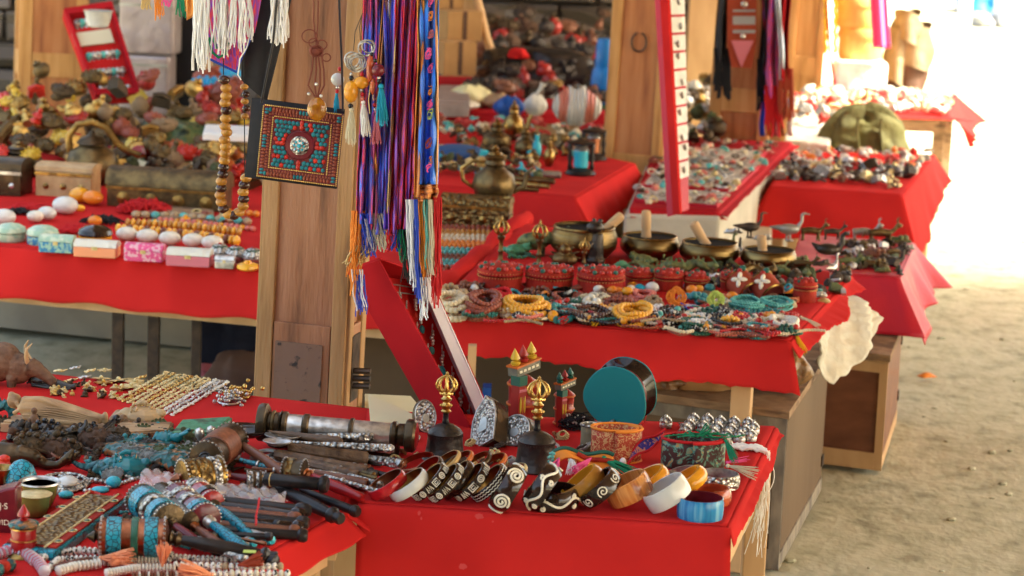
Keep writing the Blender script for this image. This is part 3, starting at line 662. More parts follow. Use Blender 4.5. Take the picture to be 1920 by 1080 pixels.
def prayer_wheel(label, p1, p2, pe, drum=30, m='brass', hm='black_wood', bands=(), z=ZL, h=.03, hr=7, he=.012, tip='copper', knob=True, group='hand prayer wheels lying on the left table', fin=True, seed=0):
    """hand prayer wheel lying down: p1 finial end of drum, p2 handle end of drum, pe end of handle (photo px)"""
    a = P(*p1, z+h); b = P(*p2, z+h); e = P(*pe, z+he); s = s_(a); d = b-a; L = d.length
    r = T('prayer_wheel', label, 'prayer wheel', a, group=group); r.rotation_mode = 'QUATERNION'; q = d.to_track_quat('Z', 'Y'); r.rotation_quaternion = q
    MB().lathe([(t[0]*s, t[1]*L) for t in [(drum*.5, 0), (drum*.98, .03), (drum, .06), (drum*.95, .12), (drum*.95, .88), (drum, .94), (drum*.98, .97), (drum*.5, 1)]], 28).build('drum', m, r)
    for j, (t0, t1, bm) in enumerate(bands): MB().lathe([(drum*.94*s, t0*L), (drum*1.04*s, (t0+.01)*L), (drum*1.05*s, (t0+t1)/2*L), (drum*1.04*s, (t1-.01)*L), (drum*.94*s, t1*L)], 28).build('drum_band', bm, r)
    for t in (.05, .95):
        mb = MB(); n = 26
        for i in range(n): g = 2*math.pi*i/n; mb.ball((drum*1.03*s*math.cos(g), drum*1.03*s*math.sin(g), t*L), drum*.075*s, 5, 4)
        mb.build('bead_rim', 'silver', r)
    if fin: MB().lathe([(0, -drum*.62*s), (drum*.10*s, -drum*.52*s), (drum*.30*s, -drum*.25*s), (drum*.34*s, -drum*.18*s), (drum*.16*s, -drum*.08*s), (drum*.3*s, 0)], 14).build('finial', tip, r)
    inv = q.inverted(); v = inv @ (e-a); o = Vector((0, 0, L)); hd = v-o; HL = hd.length
    M = Matrix.Translation(o) @ hd.to_track_quat('Z', 'Y').to_matrix().to_4x4()
    k = hr*s; MB().lathe([(k*.8, 0), (k*1.2, .02*HL), (k*.8, .05*HL), (k*1.25, .08*HL), (k*.8, .12*HL)], 14, M).build('ferrule', tip, r)
    prof = [(k*.7, .12*HL), (k*.8, .14*HL), (k*1.05, .35*HL), (k*1.15, .6*HL), (k*.9, .82*HL)]
    prof += [(k*.85, .84*HL), (k*1.3, .87*HL), (k*1.3, .9*HL), (k*.85, .93*HL), (k*1.0, .98*HL), (k*.8, HL)] if knob else [(k*.95, .97*HL), (k*.7, HL)]
    MB().lathe(prof, 16, M).build('handle', hm, r)
    return r
def stick(name, label, cat, p1, p2, r1, r2, m, z=ZL, h1=None, h2=None, extra=(), seg=12, flat=1, group=None):
    a = P(*p1, z); s = s_(a); h1 = r1*s if h1 is None else h1; h2 = r2*s if h2 is None else h2
    return axis(name, label, cat, p1, h1, p2, h2, z, [('shaft', m, [(r1*.7, 0), (r1, .01), (r1*.96+r2*.04, .3), (r2, .97), (r2*.8, 1)])]+list(extra), seg, group)
def chest(label, px, py, w, d, h, z, rz, m, trim, lid=.3, dome=.25, name='chest', lattice=0, k=1, cat='chest', knobs=3):
    p = P(px, py, z); s = s_(p)*k; w *= s; d *= s; h *= s; r = T(name, label, cat, p, R_(rz)); hb = h*(1-lid)
    mb = MB(); mb.box((0, 0, hb/2), (w, d, hb)); mb.build('body', m, r, smooth=False, bevel=.002)
    mb = MB(); n = 10; pts = [(-d*.52*math.cos(math.pi*i/n), hb+.001+h*lid*(dome+(1-dome)*math.sin(math.pi*i/n)) if 0 < i < n else hb+.001) for i in range(n+1)]
    mb.prism([(y, zz) for y, zz in pts][::-1], w*1.03, Matrix(((0, 0, 1, -w*.515), (1, 0, 0, 0), (0, 1, 0, 0), (0, 0, 0, 1)))); mb.build('lid', m, r)
    mb = MB(); mb.box((0, -d/2-.001, hb*.9), (w*1.02, .004, hb*.12)); mb.build('rim_strip', trim, r, smooth=False)
    for i in range(knobs):
        mb = MB(); mb.lathe([(0, .004), (w*.02, .003), (w*.055, .001), (w*.05, -.002)], 14, Matrix.Translation(((i-(knobs-1)/2)*w/(knobs+.2), -d/2-.002, hb*.42)) @ Matrix.Rotation(math.pi/2, 4, 'X')); mb.build('boss', trim, r)
    for sx in (-1, 1):
        mb = MB(); mb.box((sx*w*.45, -d*.4, -.002), (w*.06, d*.1, .008)); mb.build('foot', trim, r)
    return r
def slab(name, label, cat, corners, z, h, m, side=None, lift=0, bevel=.0015, group=None):
    c = [P(x, y, z+lift+h) for x, y in corners]; o = sum(c, Vector())/4; o.z = z+lift
    r = T(name, label, cat, o, group=group)
    pl = [((v-o).x, (v-o).y) for v in c]
    mb = MB(); mb.prism(pl, h*.85); mb.build('body', side or m, r, smooth=False, bevel=bevel)
    mb = MB(); mb.prism([(x*.93, y*.93) for x, y in pl], h*.16, Matrix.Translation((0, 0, h*.85))); mb.build('top_face', m, r, smooth=False, bevel=bevel*.5)
    return r, o, pl
# ============================================================ FRONT TABLE (bangles, bells, drum)
def bell(label, px, py, hpx):
    k = hpx/170
    r = turned('hand_bell', label, 'bell', px, py, ZF, [
        ('bell_body', 'bell_metal', [(44,0),(44.5,3),(41,8),(37,18),(35,30),(34,44),(33.5,52),(34.5,54),(33,57),(29,62),(18,69),(7,73),(0,74)]),
        ('stem', 'black_wood', [(6,72),(7,75),(5.5,80),(5.5,93),(7,96),(0,97)]),
        ('handle', 'gold', [(8,94),(10,97),(7,100),(9,104),(10.5,108),(7,111),(6,114),(9.5,118),(10.5,121),(7,124),(6,128),(12,132),(11,136),(4,139),(3.5,150),(4,160),(2.5,168),(3.5,171),(0,175)])], k=k)
    p = P(px, py, ZF); s = s_(p)*k; mb = MB()
    for i in range(8):
        g = 2*math.pi*i/8; c, n = math.cos(g), math.sin(g)
        pts = [(q*c*s, q*n*s, z*s) for q, z in [(7,134),(14,137),(19,143),(19.5,150),(16,158),(10,163),(4,166)]]
        mb.tube(pts, [2.2*s, 2.6*s, 2.4*s, 2.2*s, 2*s, 1.8*s, 1.6*s], 7)
    for i in range(12):
        g = 2*math.pi*i/12; mb.ball((10*math.cos(g)*s, 10*math.sin(g)*s, 108*s), 2.4*s, 6, 4); mb.ball((11*math.cos(g)*s, 11*math.sin(g)*s, 131*s), 2.6*s, 6, 4)
    mb.build('prongs', 'gold', r)
    mb = MB()
    for i in range(26):
        g = 2*math.pi*i/26; mb.ball((37.2*math.cos(g)*s, 37.2*math.sin(g)*s, 14*s), 1.5*s, 6, 4, (1, 1, 1.5)); 
    for i in range(40):
        g = 2*math.pi*i/40; mb.ball((34.2*math.cos(g)*s, 34.2*math.sin(g)*s, 50*s), 1.0*s, 5, 4)
    mb.build('relief', 'bell_metal', r); return r
bell('dark ritual bell with golden pronged handle, standing behind the first thin bangles', 833, 862, 170)
bell('larger dark ritual bell with golden pronged handle, standing between the silver shrine boxes', 1004, 880, 180)
# --- bangles, left to right
bangle('red striped bangle with copper lining at the left end of the bangle row', 726, 908, .033, .017, 33, 8, 'red_enamel', inlay=None)
bangle('plain white bangle leaning on the black patterned ones beside the red bangle', 766, 909, .034, .018, 36, 6, 'white_enamel', lining='brass')
bangle('thin copper bangle lying upright behind the red bangle', 781, 868, .032, .009, 22, 20, 'copper', lining='copper')
bangle('horn bangle with a metal clasp leaning behind the red and white bangles', 800, 884, .032, .013, 40, 14, 'bronze', lining='copper')
BB = [(806, 903, 46, 'glyphs', 'black bangle with white square glyphs just right of the plain white one', 3), (836, 905, 48, 'glyphs', 'black bangle with white eye glyphs, second of the slim patterned row', 4),
      (858, 899, 50, None, 'plain glossy black bangle between the glyph bangles', 0), (884, 903, 48, 'glyphs2', 'black bangle with white key pattern in the middle of the slim row', 5),
      (918, 905, 46, 'zig', 'black bangle with tan rings and white zigzags left of the spiral bangles', 6)]
for x, y, tl, kd, lab, sd in BB:
    il = {'glyphs': glyphs(15, .0010, sd), 'glyphs2': glyphs(12, .0012, sd), 'zig': zig(64, .0007)}.get(kd)
    bangle(lab, x, y, .035, .0165, tl, 6, 'horn', lining='brass', inlay=il, th=.004)
for i, (x, y, tl, m, lab) in enumerate([(832, 873, 38, 'gold_thread', 'thin gold edged bangle rising behind the white bangle'), (856, 873, 38, 'painted_orange', 'thin orange edged bangle in the rear of the slim row'),
      (889, 874, 36, 'bronze', 'thin bronze bangle, middle of the rear row'), (918, 876, 34, 'painted_orange', 'thin copper bangle with orange rim near the golden charms'), (955, 896, 34, 'pale_gold', 'thin pale gold bangle leaning before the golden charms')]):
    bangle(lab, x, y-2, .033, .009, tl, 10, m, lining='brass')
bangle('wide black bangle with a large white spiral facing out', 952, 915, .036, .030, 62, -4, 'horn', lining='horn', th=.005, inlay=swirls(5, .44, .0019, math.pi*1.38, 2.3), bul=.004)
bangle('wide black bangle with brown and white wavy bands behind the pink tassel', 1016, 913, .036, .030, 58, -10, 'horn', lining='horn', th=.005, inlay=wavy(.0022), bul=.004)
bangle('black bangle with white flowing lines lying flat under the pink tassel', 1036, 932, .040, .030, 4, 15, 'horn', lining='horn', th=.005, inlay=wavy(.0021), bul=.004)
bangle('brown resin bangle leaning behind the black spiral one', 1093, 908, .036, .026, 42, 0, 'gold_bead', lining='amber', th=.005, bul=.003)
bangle('black bangle with thin white curls leaning left of the orange striped one', 1124, 914, .036, .026, 44, 2, 'horn', lining='horn', th=.005, inlay=swirls(7, .36, .0011, .35, 1.6), bul=.001)
bangle('orange bangle with brown vertical streaks', 1178, 916, .037, .033, 28, 0, 'striped_orange', lining='striped_orange', th=.004, bul=.0015)
bangle('amber yellow bangle peeping out behind the orange and white ones', 1216, 902, .034, .024, 32, 6, 'amber', lining='amber', th=.005, bul=.003)
bangle('wide white marble bangle leaning right of the orange streaked one', 1250, 924, .037, .031, 34, -2, 'white_enamel', lining='white_enamel', th=.0035, bul=.0008)
bangle('second amber bangle leaning on the right side of the wide white one', 1288, 904, .033, .024, 36, 0, 'amber', lining='amber', th=.006, bul=.004)
bangle('sparkly beaded bangle lying behind the second amber bangle', 1276, 892, .030, .013, 20, 10, 'carved_silver', lining='silver', th=.004, bul=.002)
bangle('wide silver filigree bangle standing flat behind the blue one', 1347, 900, .034, .024, 0, 0, 'carved_silver', lining='silver', th=.003, bul=.002)
bangle('red agate bangle half hidden behind the blue one', 1334, 930, .030, .026, 4, 0, 'agate', lining='agate', th=.005, bul=.003)
bangle('bright blue striped bangle standing flat at the table corner', 1313, 951, .0365, .034, 0, -80, 'striped_blue', lining='maroon', th=.003, bul=.001)
# --- damaru drum, teal heads
def drum():
    c = P(1170, 770, ZF); s = s_(c); hz = 62*s
    r = T('hand_drum', 'two headed hand drum with flat teal skins and glossy black body on the orange band', 'drum', P(1172, 828, ZF)+Vector((0, 0, .030)), rot=(R_(8), R_(-8), R_(-24)))
    R = 61*s; h = 52*s
    def outline(q): return [(R*q*math.cos(a)*(1-.05*math.cos(3*a)), R*q*math.sin(a)*1.0) for a in [2*math.pi*i/48 for i in range(48)]]
    for y0, y1, nm in ((-h/2-.004, -h/2, 'drum_skin'), (h/2, h/2+.004, 'drum_skin')):
        mb = MB(); mb.prism(outline(1), y1-y0, Matrix.Translation((0, y1, R)) @ Matrix.Rotation(math.pi/2, 4, 'X')); mb.build(nm, 'drum_teal', r, bevel=.0015, angle=30)
    mb = MB(); n = 12
    def f(u, v):
        a = 2*math.pi*u; y = -h/2+h*v; q = .985*(1-.26*math.sin(math.pi*v)); return (R*q*math.cos(a)*(1-.05*math.cos(3*a)), y, R+R*q*math.sin(a))
    mb.grid(f, 48, 12); mb.build('drum_body', 'horn', r)
    mb = MB(); mb.tube([(R*.74*math.cos(a), 0, R+R*.74*math.sin(a)) for a in [2*math.pi*i/40 for i in range(40)]], .004, 8, closed=True); mb.build('waist_band', 'maroon', r)
    mb = MB(); mb.ball((R*.5, -h*.2, R*.02), .0045, 10, 6); mb.tube([(R*.7, 0, R*.3), (R*.65, -h*.1, R*.1), (R*.5, -h*.2, R*.02)], .0009, 5); mb.build('striker', 'red_bead', r)
drum()
# --- brocade bands and belts
def coil_belt(label, px, py, wpx, hpx, m, edge, turns=1.5, z=ZF, yaw=0):
    p = P(px, py, z); s = s_(p); a = wpx/2*s; b = a*.72; H = hpx*s
    r = T('rolled_belt', label, 'belt', p, R_(yaw)); n = int(40*turns)
    path = [((a-.0045*i/40*1.6)*math.cos(2*math.pi*i/40-1.6), (b-.0045*i/40*1.6)*math.sin(2*math.pi*i/40-1.6)) for i in range(n+1)]
    mb = MB(); mb.grid(lambda u, v: (*path[min(n, int(round(u*n)))], H*v), n, 3); mb.build('belt_band', m, r, solid=.0022)
    for zz in (0.0015, H):
        mb = MB(); mb.tube([(x, y, zz) for x, y in path], .0026, 6); mb.build('piping', edge, r)
    return r, a, b, H, s
coil_belt('rolled orange and rust brocade belt carrying the teal drum', 1152, 862, 106, 64, 'rust_brocade', 'orange_cloth', 1.4)
r, a, b, H, s = coil_belt('rolled dark green and brown brocade belt with red piping, heaped with green cords', 1296, 878, 132, 60, 'dark_brocade', 'red_thread', 1.6)
rnd = random.Random(5)
for k in range(9):
    mb = MB(); x0 = rnd.uniform(-.8, .5)*a; pts = [(x0+rnd.uniform(-.012, .012)+a*.25*i*rnd.uniform(.6, 1), rnd.uniform(-b*.7, b*.7)*(1-i/7), H+.004+.006*rnd.random()) for i in range(6)]
    mb.tube(pts, .0011, 5); mb.build('green_cord', 'green_thread', r)
tassel(r, (a*.92, -b*.45, H+.004), (.45, -.75, -.75), .045, 'green_thread', 26, .28, .0008, seed=4)
tassel(r, (a*.1, -b*.2, H+.004), (.7, .3, .5), .03, 'green_thread', 18, .4, .0007, seed=9)
# embroidered indigo strip hanging between both rolls
p = P(1200, 868, ZF); s = s_(p); r = T('embroidered_strap', 'indigo strap with orange cloud embroidery and red border between the two rolled belts', 'strap', p)
def strap(u, v): 
    t = u; return ((-30+62*t+14*v)*s, (-8-14*(1-t)+10*v)*s, (8+52*t**.8+(v-.5)*34*(1-.3*t)+6*math.sin(t*6))*s)
mb = MB(); mb.grid(strap, 24, 6); mb.build('strap_band', 'indigo_brocade', r, solid=.002)
for v in (0, 1): mb = MB(); mb.tube([strap(i/24, v) for i in range(25)], .0022, 6); mb.build('border', 'red_thread', r)
mb = MB(); mb.ball(((-34)*s, -20*s, 6*s), 7*s, 10, 7, (1, 1, 1.2)); mb.build('end_knot', 'white_thread', r)
# orange bag with pink tassels
p = P(1085, 905, ZF); s = s_(p); r = T('amulet_pouch', 'orange silk pouch with green trim and pink tassels thrown over the spiral bangles', 'pouch', p+Vector((0, 0, .036)))
def pouch(u, v): return ((-52+118*u)*s, (26*v-6)*s, (10*math.sin(u*5+v*2)+22*math.sin(math.pi*u)*(.4+.6*v)-10*(1-v)+4*math.sin(9*u))*s)
mb = MB(); mb.grid(pouch, 26, 12); mb.build('pouch_cloth', 'orange_cloth', r, solid=.003)
mb = MB(); mb.tube([(x, y, z+.002) for x, y, z in [pouch(i/20, 1) for i in range(21)]], .0035, 7); mb.build('green_trim', 'painted_green', r)
mb = MB(); mb.tube([(x, y-.002, z+.004) for x, y, z in [pouch(.4+.6*i/20, .55) for i in range(21)]], .004, 7); mb.build('red_trim', 'coral_panel', r)
tassel(r, (-40*s, -8*s, 8*s), (-.25, -.9, -.35), .055, 'pink_thread', 34, .26, .0009, seed=1, head=False)
tassel(r, (-18*s, -12*s, 8*s), (.1, -.9, -.35), .042, 'white_thread', 18, .3, .0007, seed=2, head=False)
tassel(r, (22*s, -14*s, 12*s), (-.6, -.8, -.35), .052, 'pink_thread', 30, .2, .0009, seed=3, head=False)
tassel(r, (44*s, 10*s, 8*s), (.9, -.3, -.4), .06, 'green_thread', 34, .2, .0009, seed=6, name='green_tassel')
mb = MB()
for i in range(14): mb.ball(((-52+rnd.uniform(-8, 10))*s, (rnd.uniform(-10, 4))*s, rnd.uniform(-4, 16)*s), rnd.uniform(2, 3.5)*s, 7, 5)
mb.build('beads', 'sea_bead', r)
# white braided tassel over the right edge
p = P(1398, 845, ZF); s = s_(p); r = T('braided_tassel', 'long white braided fringe hanging over the right edge of the bangle table', 'tassel', p)
mb = MB()
for k in range(6):
    pts = [((-34+i*9+2*math.sin(i*2+k*2))*s, (14-k*5-i*1.2)*s, (8+3*math.cos(i*2+k*2)-(.0 if i < 6 else (i-6)**2*1.2))*s) for i in range(9)]
    mb.tube(pts, 3.4*s, 6)
mb.build('braid', 'white_thread', r)
mb = MB(); rnd = random.Random(8)
for k in range(30):
    x0 = (34+rnd.uniform(-6, 12)); L = rnd.uniform(110, 215); ph = rnd.uniform(0, 6); fan = rnd.uniform(-26, 12)
    pts = [((x0+6*math.sin(t*1.5)*(1-t)+fan*t*t+3*math.sin(t*7+ph)+(14*math.sin(t*3.1) if k % 9 == 0 else 0))*s, (10-k*.9-6*t)*s, (3-L*t)*s) for t in [i/12 for i in range(13)]]
    mb.tube(pts, rnd.uniform(.6, .95)*s, 4)
mb.build('fringe', 'white_thread', r)
mb = MB(); mb.ball((-38*s, 2*s, 14*s), 10*s, 10, 7, (1.3, .8, .8)); mb.build('silver_bead', 'carved_silver', r)
p = P(1370, 895, ZF); s = s_(p); r = T('cord_tassel', 'small tassel of cream and pink cords beside the silver filigree bangle', 'tassel', p+Vector((0, 0, .02)))
tassel(r, (-10*s, 0, 0), (1, -.25, -.1), .055, 'cream_thread', 14, .25, .0009, seed=3)
tassel(r, (-10*s, 8*s, 4*s), (1, .2, .1), .04, 'pink_thread', 6, .3, .0007, seed=4)
# --- silver rings behind
RLAB = [f'small domed silver ring, {nn} from the left in the {rw} row of the ring cluster' for rw, L_ in (('middle', ('second','third','fourth','fifth','sixth','seventh')), ('back', ('first','second','third','fourth','last')), ('front', ('first','second','third','last'))) for nn in L_]+['small domed silver ring, leftmost in the middle row of the ring cluster', 'lone domed silver ring between the teal drum and the ring cluster']
for i, (x, y) in enumerate([(1292,803),(1318,806),(1344,808),(1370,812),(1396,814),(1412,808),(1300,792),(1326,793),(1350,797),(1376,798),(1402,800),(1337,818),(1362,822),(1386,824),(1407,822),(1285,812),(1248,796)]):
    r = turned('silver_ring', RLAB[i], 'ring', x, y+6, ZF, [('ring_band', 'silver', [(10,0),(12,2),(12.5,9),(11.5,11)]), ('dome', 'carved_silver', [(12,11),(12.5,13),(11,18),(7,22),(0,24)]), ('stone', 'silver', [(4,22),(3.4,25),(0,27)])], seg=14, group='silver rings clustered at the table back')
# --- toy gate towers (painted lock houses)
def tower(label, px, py, k, top, fin):
    p = P(px, py, ZF); s = s_(p)*k; r = T('painted_tower', label, 'painted ornament', p, R_(50))
    MB().lathe([(a*s, z*s) for a, z in [(24,0),(30,4),(31,12),(28,16),(29,50),(32,54),(32,58),(29,62),(30,92),(33,96),(30,104),(12,116),(0,118)]], 26, Matrix.Translation((16*s, 0, 0))).build('round_body', 'painted_red', r)
    for z in (10, 56, 98): MB().lathe([(30*s, (z-3)*s), (34*s, (z-1.5)*s), (34*s, (z+1.5)*s), (30*s, (z+3)*s)], 26, Matrix.Translation((16*s, 0, 0)), close=True).build('hoop', 'painted_orange', r)
    mb = MB(); mb.box((-14*s, -14*s, 52*s), (24*s, 22*s, 104*s)); mb.build('block', 'painted_red', r, smooth=False, bevel=.001)
    for i in (-1, 0, 1): mb = MB(); mb.ball((-14*s+i*6.5*s, -26*s, 62*s), 3*s, 8, 7, (1, .5, 6)); mb.build('painted_petal', 'painted_yellow' if i else 'painted_orange', r)
    for z in (28, 92): mb = MB(); mb.box((-14*s, -25.6*s, z*s), (22*s, 2*s, 6*s)); mb.build('painted_border', 'rose_thread', r, smooth=False)
    mb = MB(); mb.box((-14*s, -14*s, 112*s), (25*s, 24*s, 20*s)); mb.build('neck_block', 'painted_green', r, smooth=False)
    rr = Matrix.Translation((10*s, -6*s, 134*s)) @ Matrix.Rotation(R_(-8), 4, 'Y')
    mb = MB(); mb.box((0, 0, 0), (74*s, 26*s, 20*s), rr); mb.build('gate_beam', 'painted_grey', r, smooth=False, bevel=.001)
    mb = MB(); mb.box((0, 0, 11.5*s), (78*s, 30*s, 4*s), rr); mb.build('cornice', 'painted_orange', r, smooth=False)
    for i in range(5): mb = MB(); mb.box((-26*s+i*13*s, -13.6*s, 0), (8*s, 1.4*s, 5*s), rr); mb.build('painted_dash', 'inlay', r, smooth=False)
    for i, c in enumerate(fin):
        MB().lathe([(8*s, 13*s), (10*s, 16*s), (10*s, 20*s), (5*s, 22*s), (10*s, 27*s), (9.5*s, 31*s), (5*s, 40*s), (0, 50*s)], 14, rr @ Matrix.Translation(((-26+26*i)*s, 0, 0))).build('finial', c, r)
    return r
tower('painted red gate tower with two yellow and one red pointed finials', 968, 808, .93, 0, ['painted_yellow', 'painted_red', 'painted_yellow'])
tower('smaller painted red tower with green and red finials left of the teal drum', 1050, 800, .62, 0, ['painted_green', 'painted_red', 'painted_green'])
# --- silver shrine boxes (ghau)
def ghau(label, px, py, wpx, hpx, dpx, yaw, lean, z=ZF, shape='arch', roll=0):
    p = P(px, py, z); s = s_(p); w, h, d = wpx*s, hpx*s, dpx*s
    r = T('amulet_box', label, 'amulet box', p, rot=Euler((R_(-lean), R_(roll), R_(yaw)), 'XYZ'))
    if shape == 'arch':
        out = [(-w/2, 0), (w/2, 0), (w*.52, h*.35), (w*.5, h*.6), (w*.36, h*.8), (w*.14, h*.9), (0, h)]; out += [(-x, y) for x, y in out[2:-1][::-1]]
    else: out = [(w/2*math.cos(a), h/2+h/2*math.sin(a)) for a in [2*math.pi*i/36 for i in range(36)]]
    X = Matrix.Rotation(math.pi/2, 4, 'X')
    mb = MB(); mb.prism(out, d, Matrix.Translation((0, d, 0)) @ X); mb.build('case', 'bronze', r, bevel=.0012, angle=30)
    inner = lambda q: [(x*q, h*.47+(y-h*.47)*q) for x, y in out]
    mb = MB(); mb.prism(inner(.9), d*.10, Matrix.Translation((0, -d*.001, 0)) @ X); mb.build('relief_plate', 'carved_silver', r, bevel=.001, angle=30)
    mb = MB(); mb.tube([(x, -d*.09, y) for x, y in inner(.94)], w*.028, 8, closed=True); mb.build('rim', 'silver', r)
    mb = MB(); mb.prism([(x*.34, h*.42+(y-h*.47)*.30) for x, y in out], d*.10, Matrix.Translation((0, -d*.06, 0)) @ X); mb.build('window', 'pewter', r, bevel=.001)
    mb = MB(); rnd = random.Random(int(px))
    for i in range(30):
        a = 2*math.pi*i/30; q = .70+.08*math.sin(3*a*2); mb.ball((w/2*q*math.cos(a), -d*.12, h*.47+h*.45*q*math.sin(a)), w*.035*rnd.uniform(.6, 1.3), 7, 5)
    mb.build('scrolls', 'silver', r); return r
ghau('large arched silver shrine box leaning behind the bells with a mirror window', 905, 838, 70, 125, 30, -38, 38, roll=-34)
ghau('round silver shrine box with dark rim between the two bells', 962, 838, 72, 66, 34, -35, 28, shape='round', roll=-12)
ghau('long silver shrine box lying right of the large bell', 1085, 848, 52, 118, 26, -55, 62, roll=-24)
ghau('small round silver amulet box behind the left bell', 800, 812, 44, 66, 16, 20, 20, shape='round')
# --- golden charms
rnd = random.Random(12)
for i, (x, y) in enumerate([(882,874),(900,866),(918,870),(935,868),(948,878),(928,858),(1072,868),(1088,862)]):
    p = P(x, y, ZF); s = s_(p); mb = MB()
    for k in range(7): mb.ball((rnd.uniform(-9, 9)*s, rnd.uniform(-7, 7)*s, rnd.uniform(3, 13)*s), rnd.uniform(3, 5.5)*s, 8, 6)
    mb.tube([(8*s*math.cos(a), 0, (10+8*math.sin(a))*s) for a in [j*.7 for j in range(9)]], 1.6*s, 6, closed=True)
    t = mb.build('gold_charm', 'pale_gold' if i != 3 else 'brass'); t.location = p; t.rotation_euler.z = rnd.uniform(0, 3)
    tag(t, f'small knotted golden charm, {["leftmost behind the thin bangles","second behind the thin bangles","third behind the thin bangles","dull one of the row behind the thin bangles","beside the large bell, nearest the spiral bangle","rearmost behind the thin bangles","at the right foot of the large bell","by the pouch, right of the large bell"][i]}', 'charm', group='golden charms behind the bangles')
# black cord bundle
p = P(1082, 806, ZF); s = s_(p); r = T('cord_bundle', 'tangled bundle of black cords with tiny metal beads beside the small tower', 'cords', p); mb = MB()
for k in range(34):
    a0 = rnd.uniform(0, 6.3); q = rnd.uniform(14, 34); zc = rnd.uniform(4, 26)
    mb.tube([((q*math.cos(a0+t)*1.15+rnd.uniform(-2, 2))*s, (q*math.sin(a0+t)*.8)*s, (zc+7*math.sin(t*2+k))*s) for t in [j*.5 for j in range(rnd.randint(6, 13))]], 1.3*s, 5)
mb.build('cords', 'black_thread', r); mb = MB()
for k in range(26): mb.ball((rnd.uniform(-22, 18)*s, rnd.uniform(-26, -6)*s, rnd.uniform(14, 34)*s), 1.9*s, 6, 4)
mb.build('metal_beads', 'silver', r)
p = P(1100, 812, ZF); mb = MB(); mb.tube([(0,0,0),(.02,.01,.006),(.06,-.01,.004),(.09,.02,.003)], .0012, 5); t = mb.build('loose_cord', 'black_thread'); t.location = p; tag(t, 'single black cord trailing towards the teal drum', 'cord')  # one loose cord
# rolled green cuff behind the orange belt
coil_belt('rolled olive fabric cuff with silver edge left of the orange brocade belt', 1112, 842, 62, 48, 'khaki_cloth', 'carved_silver', 1.2)
# cloth pale stains
for i, (x, y, a, b) in enumerate([(898, 968, 9, 6), (786, 962, 3, 5), (868, 1062, 8, 6), (790, 972, 2, 3), (924, 978, 2, 2)]):
    q = P(x, 945+(x-672)*.066, ZF); t = Q(x, y, q.y-.024)
    mb = MB(); n = 18; s = s_(t); rr = [random.uniform(.75, 1.2) for _ in range(n)]
    mb.prism([(a*s*rr[j]*math.cos(6.283*j/n), b*s*rr[j]*math.sin(6.283*j/n)) for j in range(n)], .0006, Matrix.Translation((0, 0, 0)) @ Matrix.Rotation(math.pi/2, 4, 'X'))
    o = mb.build('wax_stain', MATS.get('stain') or mat('stain', (.52,.045,.045), .7)); o.parent = FC; o.location = t-FC.location
